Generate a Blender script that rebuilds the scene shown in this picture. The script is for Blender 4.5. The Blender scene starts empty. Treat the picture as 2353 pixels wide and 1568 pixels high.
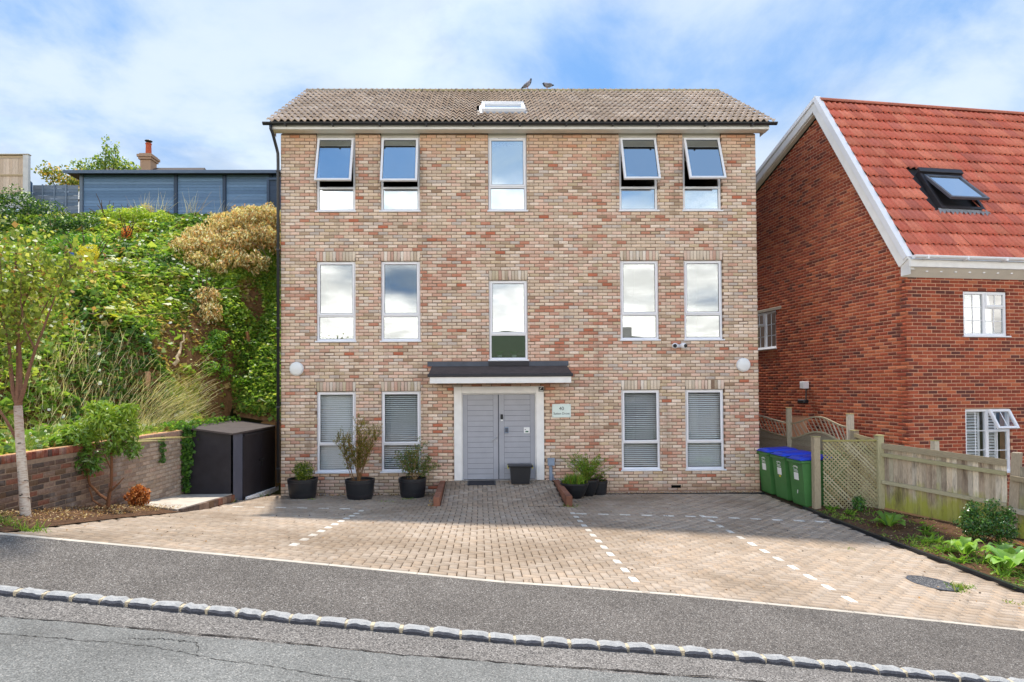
import bpy, math, random
import numpy as np
from mathutils import Matrix, Vector

rng = np.random.default_rng(40)
random.seed(40)
SC = bpy.context.scene
COL = SC.collection
PI = math.pi

# ------------------------------------------------------------------ camera
cam_d = bpy.data.cameras.new("camera")
cam = bpy.data.objects.new("camera", cam_d)
COL.objects.link(cam)
yaw, pitch, roll = math.radians(.785), math.radians(.961), math.radians(-.3415)
f0 = Vector((math.sin(yaw), math.cos(yaw), 0)); r0 = Vector((math.cos(yaw), -math.sin(yaw), 0)); u0 = Vector((0, 0, 1))
fw = f0 * math.cos(pitch) + u0 * math.sin(pitch)
up = u0 * math.cos(pitch) - f0 * math.sin(pitch)
rt = r0 * math.cos(roll) + up * math.sin(roll)
up = up * math.cos(roll) - r0 * math.sin(roll)
CAM = np.array([4.551, -13.91, 2.431])
M = Matrix.Identity(4)
for i in range(3):
    M[i][0] = rt[i]; M[i][1] = up[i]; M[i][2] = -fw[i]; M[i][3] = CAM[i]
cam.matrix_world = M
cam_d.sensor_width = 36
cam_d.lens = 1390 / 2353 * 36
cam_d.shift_x = (1176.5 - 1121) / 2353
cam_d.shift_y = (868 - 784) / 2353
cam_d.clip_start = .1
cam_d.clip_end = 3000
SC.camera = cam

# ------------------------------------------------------------------ world, sun, exposure
SUN_EL, SUN_AZ = math.radians(64), math.radians(-16)      # behind the building, a little to the left
world = bpy.data.worlds.new("World")
SC.world = world
world.use_nodes = True
wn, wl = world.node_tree.nodes, world.node_tree.links
wn.clear()
def wnode(t, **k):
    n = wn.new(t)
    for a, b in k.items(): setattr(n, a, b)
    return n
wout = wnode("ShaderNodeOutputWorld")
wbg = wnode("ShaderNodeBackground")
wbg.inputs[1].default_value = 1.0
sky = wnode("ShaderNodeTexSky", sky_type='NISHITA', sun_disc=False, sun_elevation=SUN_EL, sun_rotation=SUN_AZ,
            altitude=60, air_density=1.0, dust_density=1.0, ozone_density=1.6)
skym = wnode("ShaderNodeVectorMath", operation='SCALE'); skym.inputs[3].default_value = .075
wl.new(sky.outputs[0], skym.inputs[0])
wtc = wnode("ShaderNodeTexCoord")
wsep = wnode("ShaderNodeSeparateXYZ"); wl.new(wtc.outputs["Generated"], wsep.inputs[0])
def wmath(op, a, b=None, c=None):
    n = wnode("ShaderNodeMath", operation=op)
    for i, v in enumerate((a, b, c)):
        if v is None: continue
        if isinstance(v, (int, float)): n.inputs[i].default_value = v
        else: wl.new(v, n.inputs[i])
    return n.outputs[0]
zc = wmath('MAXIMUM', wsep.outputs[2], 0.0)
den = wmath('ADD', zc, .22)
wcomb = wnode("ShaderNodeCombineXYZ")
wl.new(wmath('DIVIDE', wsep.outputs[0], den), wcomb.inputs[0])
wl.new(wmath('DIVIDE', wsep.outputs[1], den), wcomb.inputs[1])
def wnoise(scale, detail, rough, off, dist=0.0):
    mp = wnode("ShaderNodeMapping"); mp.inputs["Location"].default_value = off
    mp.inputs["Scale"].default_value = (1, 1, 1)
    wl.new(wcomb.outputs[0], mp.inputs[0])
    n = wnode("ShaderNodeTexNoise"); n.inputs["Scale"].default_value = scale; n.inputs["Detail"].default_value = detail
    n.inputs["Roughness"].default_value = rough; n.inputs["Distortion"].default_value = dist
    wl.new(mp.outputs[0], n.inputs["Vector"])
    return n.outputs["Fac"]
def wramp(fac, p0, p1, a=0.0, b=1.0):
    n = wnode("ShaderNodeMapRange", interpolation_type='SMOOTHSTEP')
    n.inputs[1].default_value = p0; n.inputs[2].default_value = p1; n.inputs[3].default_value = a; n.inputs[4].default_value = b
    wl.new(fac, n.inputs[0]); return n.outputs[0]
wisp = wramp(wnoise(1.9, 8, .58, (3.1, 1.7, 0), .35), .29, .64)
puff = wramp(wmath('ADD', wnoise(.75, 8, .52, (7.4, 2.2, 3.0), .1), wramp(zc, .10, .50, .20, -.16)), .48, .64)   # banks up towards the horizon
veil = wramp(zc, 0.0, .75, .92, .70)                      # thin high haze, thicker towards the horizon
mixv = wnode("ShaderNodeMix", data_type='RGBA'); wl.new(veil, mixv.inputs[0])
wl.new(skym.outputs[0], mixv.inputs[6]); mixv.inputs[7].default_value = (.115, .27, .55, 1)
mixw = wnode("ShaderNodeMix", data_type='RGBA'); wl.new(wmath('MULTIPLY', wisp, wramp(zc, .45, .80, .80, .25)), mixw.inputs[0])
wl.new(mixv.outputs[2], mixw.inputs[6]); mixw.inputs[7].default_value = (.475, .53, .575, 1)
mixp = wnode("ShaderNodeMix", data_type='RGBA'); wl.new(wmath('MULTIPLY', puff, wramp(wsep.outputs[1], -.3, .4, .92, .42)), mixp.inputs[0])
# cumulus: thin and translucent towards the sun, front-lit and white in the sky facing it
facing = wramp(wsep.outputs[1], -.35, .45, 1.0, 0.0)
cumc = wnode("ShaderNodeMix", data_type='RGBA'); wl.new(facing, cumc.inputs[0]); cumc.inputs[6].default_value = (.56, .62, .67, 1); cumc.inputs[7].default_value = (2.5, 2.32, 2.1, 1)
cshade = wramp(wnoise(2.6, 7, .6, (1.3, 9.2, 5.0), .2), .38, .60, .62, 1.0)      # grey undersides and white tops
cums = wnode("ShaderNodeVectorMath", operation='SCALE'); wl.new(cumc.outputs[2], cums.inputs[0]); wl.new(cshade, cums.inputs[3])
wl.new(mixw.outputs[2], mixp.inputs[6]); wl.new(cums.outputs[0], mixp.inputs[7])
wl.new(mixp.outputs[2], wbg.inputs[0])
wl.new(wbg.outputs[0], wout.inputs[0])

sun_d = bpy.data.lights.new("sun", 'SUN')
sun_d.energy = 2.8
sun_d.angle = math.radians(2.5)
sun_d.color = (1.0, .94, .84)
sun = bpy.data.objects.new("sun", sun_d)
COL.objects.link(sun)
# direction towards the sun
sdir = Vector((math.sin(SUN_AZ) * math.cos(SUN_EL), math.cos(SUN_AZ) * math.cos(SUN_EL), math.sin(SUN_EL)))
sun.rotation_euler = sdir.to_track_quat('Z', 'Y').to_euler()
sun.location = (0, 10, 40)
SC.view_settings.view_transform = 'Standard'
SC.view_settings.look = 'None'
SC.view_settings.exposure = .92
SC.view_settings.gamma = 1
SC.render.engine = 'CYCLES'
SC.cycles.max_bounces = 7
SC.cycles.diffuse_bounces = 3
SC.cycles.glossy_bounces = 3
SC.cycles.transmission_bounces = 4
SC.cycles.transparent_max_bounces = 8
SC.cycles.use_denoising = True

# ------------------------------------------------------------------ object helpers
def tag(o, label=None, cat=None, group=None, kind=None):
    if label: o["label"] = label
    if cat: o["category"] = cat
    if group: o["group"] = group
    if kind: o["kind"] = kind
    return o
def empty(name, loc, label=None, cat=None, group=None, kind=None, parent=None):
    o = bpy.data.objects.new(name, None); COL.objects.link(o)
    o.empty_display_size = .1
    if parent is not None:
        o.parent = parent; o.location = Vector(loc) - wloc(parent)
    else:
        o.location = loc
    return tag(o, label, cat, group, kind)
def wloc(o):
    v = Vector((0, 0, 0))
    while o is not None:
        v += o.location; o = o.parent
    return v
def mesh_np(name, V, F, col=None, mat=None, parent=None, smooth=False, origin=None):
    """one mesh object from world-space arrays; F is (m,k) or a list of lists; col one colour per face"""
    V = np.asarray(V, dtype=np.float64).reshape(-1, 3)
    if parent is not None:
        O = np.array(wloc(parent)); oloc = (0, 0, 0)
    elif origin is not None:
        O = np.array(origin, float); oloc = origin
    else:
        O = np.zeros(3); oloc = (0, 0, 0)
    me = bpy.data.meshes.new(name)
    if isinstance(F, np.ndarray):
        m, k = F.shape
        me.vertices.add(len(V)); me.vertices.foreach_set("co", (V - O).astype(np.float32).ravel())
        me.loops.add(m * k); me.loops.foreach_set("vertex_index", F.astype(np.int32).ravel())
        me.polygons.add(m); me.polygons.foreach_set("loop_start", np.arange(0, m * k, k, dtype=np.int32))
        nf = m
    else:
        me.from_pydata((V - O).tolist(), [], F); nf = len(F)
    if col is not None:
        col = np.asarray(col, float)
        if col.ndim == 1: col = np.tile(col, (nf, 1))
        a = me.attributes.new("tint", 'FLOAT_COLOR', 'FACE')
        c4 = np.ones((nf, 4), np.float32); c4[:, :3] = col
        a.data.foreach_set("color", c4.ravel())
    me.update(calc_edges=True)
    if smooth: me.polygons.foreach_set("use_smooth", [True] * len(me.polygons))
    if mat is not None: me.materials.append(mat)
    o = bpy.data.objects.new(name, me); COL.objects.link(o)
    if parent is not None: o.parent = parent
    o.location = oloc
    return o
class MB:
    """collects shapes for ONE mesh"""
    def __init__(s): s.V = []; s.F = []; s.C = []; s.n = 0
    def add(s, V, F, c=None):
        V = np.asarray(V, float).reshape(-1, 3)
        s.V.append(V)
        for f in F:
            s.F.append([int(i) + s.n for i in f]); s.C.append(c if c is not None else (1, 1, 1))
        s.n += len(V); return s
    def box(s, a, b, c=None, ax=None, org=None, taper=None):
        """axis box from a to b, or in a local frame ax=(u,v,n) rows with origin org"""
        a = np.array(a, float); b = np.array(b, float)
        q = np.array([[a[0], a[1], a[2]], [b[0], a[1], a[2]], [b[0], b[1], a[2]], [a[0], b[1], a[2]],
                      [a[0], a[1], b[2]], [b[0], a[1], b[2]], [b[0], b[1], b[2]], [a[0], b[1], b[2]]])
        if taper is not None:
            m = (a + b) / 2; q[:4, :2] = m[:2] + (q[:4, :2] - m[:2]) * taper
        if ax is not None: q = np.array(org, float) + q @ np.array(ax, float)
        return s.add(q, [[0, 3, 2, 1], [4, 5, 6, 7], [0, 1, 5, 4], [1, 2, 6, 5], [2, 3, 7, 6], [3, 0, 4, 7]], c)
    def bbox(s, a, b, bev=.004, c=None, ax=None, org=None):
        """box with chamfered edges"""
        a = np.array(a, float); b = np.array(b, float)
        lo = np.minimum(a, b); hi = np.maximum(a, b); e = min(bev, *((hi - lo) / 2.2))
        vs = []; idx = {}
        for sx in (0, 1):
            for sy in (0, 1):
                for sz in (0, 1):
                    corner = np.array([(lo, hi)[sx][0], (lo, hi)[sy][1], (lo, hi)[sz][2]])
                    d = np.array([1 - 2 * sx, 1 - 2 * sy, 1 - 2 * sz]) * e
                    for k in range(3):
                        p = corner + d; p[k] = corner[k]
                        idx[(sx, sy, sz, k)] = len(vs); vs.append(p)
        F = []
        for k in range(3):
            o = [i for i in range(3) if i != k]
            for sd in (0, 1):
                loop = []
                for (p, q) in ((0, 0), (1, 0), (1, 1), (0, 1)):
                    t = [0, 0, 0]; t[k] = sd; t[o[0]] = p; t[o[1]] = q
                    loop.append(idx[(t[0], t[1], t[2], k)])
                flip = (sd == 0) ^ (k == 1)
                F.append(loop[::-1] if flip else loop)
        for k in range(3):                                  # edge chamfers along axis k
            o = [i for i in range(3) if i != k]
            for p in (0, 1):
                for q in (0, 1):
                    t0 = [0, 0, 0]; t0[o[0]] = p; t0[o[1]] = q; t0[k] = 0
                    t1 = list(t0); t1[k] = 1
                    F.append([idx[(*t0, o[0])], idx[(*t1, o[0])], idx[(*t1, o[1])], idx[(*t0, o[1])]])
        for t in [(x, y, z) for x in (0, 1) for y in (0, 1) for z in (0, 1)]:
            F.append([idx[(*t, 0)], idx[(*t, 1)], idx[(*t, 2)]])
        q = np.array(vs)
        if ax is not None: q = np.array(org, float) + q @ np.array(ax, float)
        return s.add(q, F, c)
    def tube(s, pts, rad, n=8, c=None, caps=True):
        pts = np.array(pts, float)
        rad = np.full(len(pts), rad) if np.isscalar(rad) else np.array(rad, float)
        V = []; t = np.gradient(pts, axis=0); t /= np.linalg.norm(t, axis=1)[:, None] + 1e-9
        ref = np.array([0, 0, 1.]) if abs(t[0][2]) < .9 else np.array([1., 0, 0])
        a = np.cross(t[0], ref); a /= np.linalg.norm(a)
        for i in range(len(pts)):
            a = a - t[i] * (a @ t[i]); a /= np.linalg.norm(a) + 1e-9
            b = np.cross(t[i], a)
            for k in range(n):
                w = 2 * PI * k / n
                V.append(pts[i] + rad[i] * (a * math.cos(w) + b * math.sin(w)))
        F = [[i * n + k, i * n + (k + 1) % n, (i + 1) * n + (k + 1) % n, (i + 1) * n + k] for i in range(len(pts) - 1) for k in range(n)]
        if caps: F += [list(range(n))[::-1], [(len(pts) - 1) * n + k for k in range(n)]]
        return s.add(V, F, c)
    def lathe(s, prof, org, n=24, c=None, ax=None):
        V = []
        for (r, z) in prof:
            for k in range(n):
                w = 2 * PI * k / n; V.append([r * math.cos(w), r * math.sin(w), z])
        V = np.array(V)
        if ax is not None: V = V @ np.array(ax, float)
        V = V + np.array(org, float)
        F = [[i * n + k, i * n + (k + 1) % n, (i + 1) * n + (k + 1) % n, (i + 1) * n + k] for i in range(len(prof) - 1) for k in range(n)]
        if prof[0][0] > 1e-6: F.append(list(range(n))[::-1])
        if prof[-1][0] > 1e-6: F.append([(len(prof) - 1) * n + k for k in range(n)])
        return s.add(V, F, c)
    def prism(s, poly, d, c=None):
        """poly: list of 3D points (one face), d: offset vector"""
        P = np.array(poly, float); n = len(P); d = np.array(d, float)
        V = np.vstack([P, P + d])
        F = [list(range(n))[::-1], [n + i for i in range(n)]] + [[i, (i + 1) % n, n + (i + 1) % n, n + i] for i in range(n)]
        return s.add(V, F, c)
    def build(s, name, mat, parent=None, smooth=False, origin=None, tint=False):
        return mesh_np(name, np.vstack(s.V), s.F, np.array(s.C, float) if tint else None, mat, parent, smooth, origin)
def fixn(o):
    import bmesh
    b = bmesh.new(); b.from_mesh(o.data); bmesh.ops.recalc_face_normals(b, faces=b.faces); b.to_mesh(o.data); b.free(); return o

def pieces(parent, name, V, F, col, mat, keep, rest_name, smooth=False, label=None):
    """V (N,k,3) pieces sharing face list F; those in keep become objects of their own, the rest one stuff mesh"""
    N, k, _ = V.shape; F = np.asarray(F)
    keepset = np.zeros(N, bool); keepset[keep] = True
    for i in np.nonzero(keepset)[0]:
        mesh_np(name, V[i], F, col[i], mat, parent, smooth)
    r = np.nonzero(~keepset)[0]
    if len(r):
        VV = V[r].reshape(-1, 3)
        FF = (F[None] + (np.arange(len(r)) * k)[:, None, None]).reshape(-1, F.shape[1])
        CC = np.repeat(col[r], len(F), axis=0)
        tag(mesh_np(rest_name, VV, FF, CC, mat, parent, smooth), kind="stuff")
def nearest(V, n=300, vis=None):
    c = V.mean(axis=1); d = np.linalg.norm(c - CAM, axis=1)
    if vis is not None: d = d + np.where(vis, 0, 1000)
    return np.argsort(d)[:n]

# ------------------------------------------------------------------ materials
def srgb(r, g, b):
    def f(v):
        v /= 255
        return v / 12.92 if v <= .04045 else ((v + .055) / 1.055) ** 2.4
    return (f(r), f(g), f(b))
def new_mat(name):
    m = bpy.data.materials.new(name); m.use_nodes = True
    nt = m.node_tree; nt.nodes.clear()
    out = nt.nodes.new("ShaderNodeOutputMaterial"); p = nt.nodes.new("ShaderNodeBsdfPrincipled")
    nt.links.new(p.outputs[0], out.inputs[0])
    return m, nt, p, out
def N(nt, t, **k):
    n = nt.nodes.new(t)
    for a, b in k.items(): setattr(n, a, b)
    return n
def noise(nt, scale, detail=4, rough=.55, vec=None, stretch=None, dist=0):
    n = N(nt, "ShaderNodeTexNoise"); n.inputs["Scale"].default_value = scale
    n.inputs["Detail"].default_value = detail; n.inputs["Roughness"].default_value = rough; n.inputs["Distortion"].default_value = dist
    if vec is None:
        g = N(nt, "ShaderNodeNewGeometry"); vec = g.outputs["Position"]
    if stretch:
        mp = N(nt, "ShaderNodeMapping"); mp.inputs["Scale"].default_value = stretch
        nt.links.new(vec, mp.inputs[0]); vec = mp.outputs[0]
    nt.links.new(vec, n.inputs["Vector"]); return n.outputs["Fac"]
def maprange(nt, fac, a, b, c=0., d=1.):
    n = N(nt, "ShaderNodeMapRange"); nt.links.new(fac, n.inputs[0])
    for i, v in enumerate((a, b, c, d)): n.inputs[i + 1].default_value = v
    return n.outputs[0]
def mixc(nt, fac, a, b, mode='MIX'):
    n = N(nt, "ShaderNodeMix", data_type='RGBA', blend_type=mode)
    for i, v in ((0, fac), (6, a), (7, b)):
        if isinstance(v, (int, float)): n.inputs[i].default_value = v
        elif isinstance(v, tuple): n.inputs[i].default_value = (*v[:3], 1)
        else: nt.links.new(v, n.inputs[i])
    return n.outputs[2]
def bump(nt, p, h, strength=.3, dist=.01):
    b = N(nt, "ShaderNodeBump"); b.inputs["Strength"].default_value = strength; b.inputs["Distance"].default_value = dist
    nt.links.new(h, b.inputs["Height"]); nt.links.new(b.outputs[0], p.inputs["Normal"])
def mat_plain(name, col, rough=.6, spec=.4, var=.12, scale=6, metal=0, bumps=None):
    m, nt, p, o = new_mat(name)
    f = noise(nt, scale, 5)
    c = mixc(nt, maprange(nt, f, .3, .7), tuple(x * (1 - var) for x in col), tuple(min(1, x * (1 + var)) for x in col))
    nt.links.new(c, p.inputs["Base Color"])
    p.inputs["Roughness"].default_value = rough; p.inputs["Specular IOR Level"].default_value = spec; p.inputs["Metallic"].default_value = metal
    if bumps: bump(nt, p, noise(nt, bumps[0], 4), bumps[1], bumps[2])
    return m
def mat_tint(name, rough=.85, spec=.25, var=.25, scale=25, grain=None, bumps=None, dirt=None, streak=0):
    """per-piece colour from the tint attribute, with fine grain on top"""
    m, nt, p, o = new_mat(name)
    a = N(nt, "ShaderNodeAttribute", attribute_name="tint")
    f = noise(nt, scale, 6, .62, stretch=grain)
    c = mixc(nt, 1.0, a.outputs["Color"], mixc(nt, maprange(nt, f, .25, .75), (1 - var,) * 3, (1 + var,) * 3), 'MULTIPLY')
    if dirt:
        (dcol, dscale, lo, hi, amt) = dirt
        c = mixc(nt, maprange(nt, noise(nt, dscale, 6, .6), lo, hi, 0, amt), c, dcol)
    if streak:
        c = mixc(nt, maprange(nt, noise(nt, 1.6, 6, .65, stretch=(1.6, 1.6, .16)), .54, .74, 0, streak), c, srgb(112, 96, 82))
        c = mixc(nt, maprange(nt, noise(nt, .7, 5, .6), .55, .75, 0, streak * .8), c, srgb(206, 190, 174))
    nt.links.new(c, p.inputs["Base Color"])
    p.inputs["Roughness"].default_value = rough; p.inputs["Specular IOR Level"].default_value = spec
    if bumps: bump(nt, p, noise(nt, bumps[0], 5, .6, stretch=grain), bumps[1], bumps[2])
    return m
def mat_leaf(name, rough=.45, trans=.38, gloss=.35):
    m, nt, p, o = new_mat(name)
    a = N(nt, "ShaderNodeAttribute", attribute_name="tint")
    nt.links.new(a.outputs["Color"], p.inputs["Base Color"])
    p.inputs["Roughness"].default_value = rough; p.inputs["Specular IOR Level"].default_value = gloss
    t = N(nt, "ShaderNodeBsdfTranslucent")
    nt.links.new(mixc(nt, 1.0, a.outputs["Color"], (1.30, 1.32, .75), 'MULTIPLY'), t.inputs[0])
    mx = N(nt, "ShaderNodeMixShader"); mx.inputs[0].default_value = trans
    nt.links.new(p.outputs[0], mx.inputs[1]); nt.links.new(t.outputs[0], mx.inputs[2]); nt.links.new(mx.outputs[0], o.inputs[0])
    return m
def mat_glass(name, refl=.5, tintc=(.92, .96, 1.0), tr=(.80, .86, .86), fres=.35):
    m, nt, p, o = new_mat(name)
    g = N(nt, "ShaderNodeBsdfGlossy"); g.inputs["Roughness"].default_value = .006; g.inputs[0].default_value = (*tintc, 1)
    t = N(nt, "ShaderNodeBsdfTransparent"); t.inputs[0].default_value = (*tr, 1)
    fr = N(nt, "ShaderNodeLayerWeight"); fr.inputs[0].default_value = fres
    mx = N(nt, "ShaderNodeMixShader")
    nt.links.new(maprange(nt, fr.outputs["Fresnel"], 0, 1, refl, 1.0), mx.inputs[0])
    nt.links.new(t.outputs[0], mx.inputs[1]); nt.links.new(g.outputs[0], mx.inputs[2]); nt.links.new(mx.outputs[0], o.inputs[0])
    bump(nt, g, noise(nt, .9, 2, .5), .012, .02)
    return m

def mat_masonry_dirt(name, **k): return mat_tint(name, **k)
MT = {}
MT['brick'] = mat_tint('stock_brick', .9, .15, .16, 38, bumps=(90, .5, .006), dirt=(srgb(120, 100, 78), 1.1, .58, .8, .25), streak=.38)
MT['mortar'] = mat_plain('mortar', srgb(142, 120, 102), .95, .1, .15, 30, bumps=(120, .4, .004))
MT['nbrick'] = mat_tint('red_brick', .88, .2, .20, 45, bumps=(110, .4, .005))
MT['nmortar'] = mat_plain('red_wall_mortar', srgb(206, 160, 132), .95, .1, .12, 30)
MT['wbrick'] = mat_tint('garden_wall_brick', .92, .15, .30, 30, bumps=(80, .6, .008), dirt=(srgb(190, 180, 172), 2.4, .55, .75, .45))
MT['wmortar'] = mat_plain('garden_wall_mortar', srgb(150, 130, 112), .95, .1, .2, 20)
MT['tile'] = mat_tint('concrete_roof_tile', .88, .2, .16, 30, bumps=(70, .3, .004))
MT['ntile'] = mat_tint('red_roof_tile', .85, .2, .2, 30, dirt=(srgb(176, 150, 138), 16.0, .66, .72, .6), bumps=(60, .25, .004))
MT['upvc'] = mat_plain('white_upvc', srgb(236, 238, 244), .35, .5, .02, 3)
MT['whitewood'] = mat_plain('white_painted_board', srgb(240, 240, 239), .55, .4, .05, 5)
MT['soffit'] = mat_plain('soffit_board', srgb(226, 222, 212), .6, .3, .06, 3)
MT['black'] = mat_plain('black_plastic', srgb(34, 37, 42), .38, .5, .15, 6)
MT['charcoal'] = mat_plain('charcoal_paint', srgb(46, 44, 50), .5, .4, .2, 5)
MT['panel_reflection'] = mat_plain('charcoal_with_reflection', srgb(92, 96, 112), .45, .4, .1, 5)  # store's charcoal with a bluish reflection put into the colour
MT['lead'] = mat_plain('lead_flashing', srgb(78, 84, 96), .55, .5, .2, 4)
MT['leadbright'] = mat_plain('bright_lead', srgb(140, 144, 152), .5, .5, .15, 8)
MT['darkfelt'] = mat_plain('dark_roof_edge', srgb(52, 52, 56), .6, .4, .15, 8)
MT['door'] = mat_plain('grey_door_paint', srgb(168, 171, 180), .5, .4, .05, 4)
MT['doorline'] = mat_plain('door_groove', srgb(88, 92, 102), .7, .2, .05, 4)
MT['glass'] = mat_glass('window_glass', .58, tintc=(.86, .95, 1.0))
MT['glass_mid'] = mat_glass('first_floor_glass', .20, fres=.25)
MT['glass_clear'] = mat_glass('clear_window_glass', .03, tr=(.97, .98, .98), fres=.12)
MT['glass_half'] = mat_glass('landing_glass', .30, fres=.3)
MT['glass_sky'] = mat_glass('rooflight_glass', .75)
MT['metal'] = mat_plain('brushed_steel', srgb(190, 192, 196), .3, .6, .05, 10, metal=.9)
MT['greymetal'] = mat_plain('grey_box_paint', srgb(140, 156, 178), .5, .4, .08, 6)
MT['blind'] = mat_plain('white_blind_slat', srgb(226, 230, 234), .5, .4, .04, 4)
MT['interior'] = mat_plain('interior_plaster', srgb(150, 148, 142), .9, .1, .05, 2)
MT['intdark'] = mat_plain('interior_floor', srgb(70, 62, 54), .8, .2, .1, 2)
MT['binblue'] = mat_plain('blue_bin_lid', srgb(28, 66, 200), .42, .45, .1, 5)
MT['bingreen'] = mat_plain('green_bin_plastic', srgb(70, 124, 68), .48, .45, .12, 4)
MT['binlidgreen'] = mat_plain('green_bin_lid', srgb(88, 128, 66), .48, .45, .1, 4)
MT['white'] = mat_plain('white_sticker', srgb(238, 240, 240), .6, .3, .02, 4)
MT['ink'] = mat_plain('dark_lettering', srgb(42, 58, 60), .6, .3, .02, 4)
MT['inkgreen'] = mat_plain('green_lettering', srgb(66, 108, 84), .6, .3, .02, 4)
MT['signglass'] = mat_plain('pale_sign_plate', srgb(226, 240, 236), .25, .5, .02, 4)
MT['wood'] = mat_tint('weathered_fence_wood', .88, .2, .30, 20, grain=(6, 6, .6), bumps=(40, .4, .006))
MT['woodh'] = mat_tint('weathered_rail_wood', .88, .2, .30, 20, grain=(.8, .8, 6), bumps=(40, .4, .006))
MT['bluewood'] = mat_tint('blue_stained_board', .7, .3, .22, 14, grain=(.5, 3, 6), bumps=(30, .4, .006))
MT['concrete'] = mat_plain('pale_concrete', srgb(196, 186, 172), .92, .2, .16, 4, bumps=(60, .4, .006))
MT['concpost'] = mat_plain('concrete_post', srgb(205, 205, 205), .9, .2, .1, 6)
MT['felt'] = mat_plain('felt_roof', srgb(88, 80, 78), .9, .2, .15, 6)
MT['leaf'] = mat_leaf('leaf', .45, .45, .35)
MT['leafgloss'] = mat_leaf('glossy_leaf', .28, .25, .6)
MT['dryleaf'] = mat_leaf('dry_leaf', .7, .30, .15)
MT['grass'] = mat_leaf('grass_blade', .55, .35, .25)
MT['petal'] = mat_leaf('white_petal', .5, .3, .2)
MT['soil'] = None
MT['bark'] = mat_tint('brown_bark', .9, .15, .3, 40, bumps=(60, .6, .01))
MT['mirror'] = MT['glass']
# ------------------------------------------------------------------ ground heights
GX = np.array([-40, -8, -3, -1.5, 0, 2.34, 4.8, 6.27, 8.67, 10.2, 14, 18., 40])
GE = np.array([4.2, 1.76, 1.24, 1.10, .945, .70, .435, .32, .06, -.12, -.52, -.95, -2.9])     # at the pavement edge, y=-7.65
GT = np.array([1.2, .55, .40, .33, .27, .195, .16, .13, .05, -.03, -.22, -.45, -1.6])          # y=-2.9
G0 = np.array([.1, 0, 0, 0, 0, 0, 0, 0, 0, 0, -.05, -.15, -1.0])                             # at the facade
def gz(x, y):
    x = np.asarray(x, float); y = np.asarray(y, float)
    a = np.interp(x, GX, G0); b = np.interp(x, GX, GT); c = np.interp(x, GX, GE); t = -y
    z = np.where(t <= 0, a, np.where(t <= 2.9, a + (b - a) * t / 2.9, b + (c - b) * np.clip(t - 2.9, 0, 4.75) / 4.75))
    return z - .034 * np.clip(t - 7.65, 0, 1.3)
YE, YK0, YK1 = -7.65, -8.90, -8.985          # paving edge, kerb back, kerb front
def rz(x, y):                                # road surface
    return gz(x, -8.95) - .036 - .015 * np.clip(-y - 9.0, 0, 3.0)
# bank
def y0b(x): return np.interp(x, [-4.6, -2.8, -1.95, -1.5, 0], [-6.6, -2.6, -.5, 1.0, 1.15])
ZTOP = 8.25
def bump2(x, y, s, seed):
    r = np.random.default_rng(seed); z = 0
    for k in range(6):
        a, b, p, q = r.uniform(-1, 1, 2).tolist() + r.uniform(0, 6.28, 2).tolist()
        z = z + np.sin((x * a + y * b) * s * (1 + .6 * k) + p) * np.cos((x * b - y * a) * s * (1 + .6 * k) + q) / (1 + k * .7)
    return z
def bz(x, y):
    x = np.asarray(x, float); y = np.asarray(y, float)
    s = np.clip((y - y0b(x)) / (6.4 - y0b(x)), 0, 1)
    base = 1.52 + .35 * np.clip((-1.6 - x) / 6, 0, 1)
    h = base + (ZTOP - base) * (s * .55 + .45 * s ** .8 * (1 - .15 * np.sin(s * PI)))
    return h + .12 * bump2(x, y, 1.1, 5) * np.clip(s * 5, 0, 1) * np.clip((1 - s) * 6, 0, 1)
def grid(fn, xs, ys):
    X, Y = np.meshgrid(xs, ys, indexing='ij'); Z = fn(X, Y)
    V = np.stack([X, Y, Z], -1).reshape(-1, 3); nx, ny = len(xs), len(ys)
    i, j = np.meshgrid(np.arange(nx - 1), np.arange(ny - 1), indexing='ij')
    a = (i * ny + j).ravel()
    return V, np.stack([a, a + ny, a + ny + 1, a + 1], -1)

# ------------------------------------------------------------------ ground materials
def mat_asphalt(name, base, light, dark, speck=.5, patch=None, scale=420):
    m, nt, p, o = new_mat(name)
    g = N(nt, "ShaderNodeNewGeometry")
    v = N(nt, "ShaderNodeTexVoronoi"); v.inputs["Scale"].default_value = scale * .30; nt.links.new(g.outputs["Position"], v.inputs["Vector"])
    sep = N(nt, "ShaderNodeSeparateColor"); nt.links.new(v.outputs["Color"], sep.inputs[0])
    c = mixc(nt, maprange(nt, sep.outputs[0], 0, 1), dark, light)
    c = mixc(nt, maprange(nt, sep.outputs[1], .90, .96, 0, .8), c, (.55, .52, .48))
    c = mixc(nt, speck, base, c)
    big = noise(nt, 1.3, 6, .6)
    c = mixc(nt, maprange(nt, big, .3, .7, 0, 1), mixc(nt, 1, c, (.82, .81, .80), 'MULTIPLY'), mixc(nt, 1, c, (1.14, 1.13, 1.12), 'MULTIPLY'))
    c = mixc(nt, maprange(nt, noise(nt, 5.5, 6, .7), .60, .75, 0, .35), c, mixc(nt, 1, c, (.62, .60, .58), 'MULTIPLY'))
    if patch:
        c = mixc(nt, maprange(nt, noise(nt, patch[0], 5, .6), .56, .7, 0, patch[2]), c, patch[1])
    nt.links.new(c, p.inputs["Base Color"]); p.inputs["Roughness"].default_value = .9; p.inputs["Specular IOR Level"].default_value = .25
    bump(nt, p, v.outputs["Distance"], .55, .008)
    return m
MT['pavement'] = mat_asphalt('pavement_asphalt', srgb(90, 85, 81), srgb(140, 133, 126), srgb(52, 49, 47), .75)
MT['roadchip'] = mat_asphalt('fresh_chip_asphalt', srgb(106, 102, 98), srgb(162, 156, 150), srgb(56, 54, 53), .8, scale=380)
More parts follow.
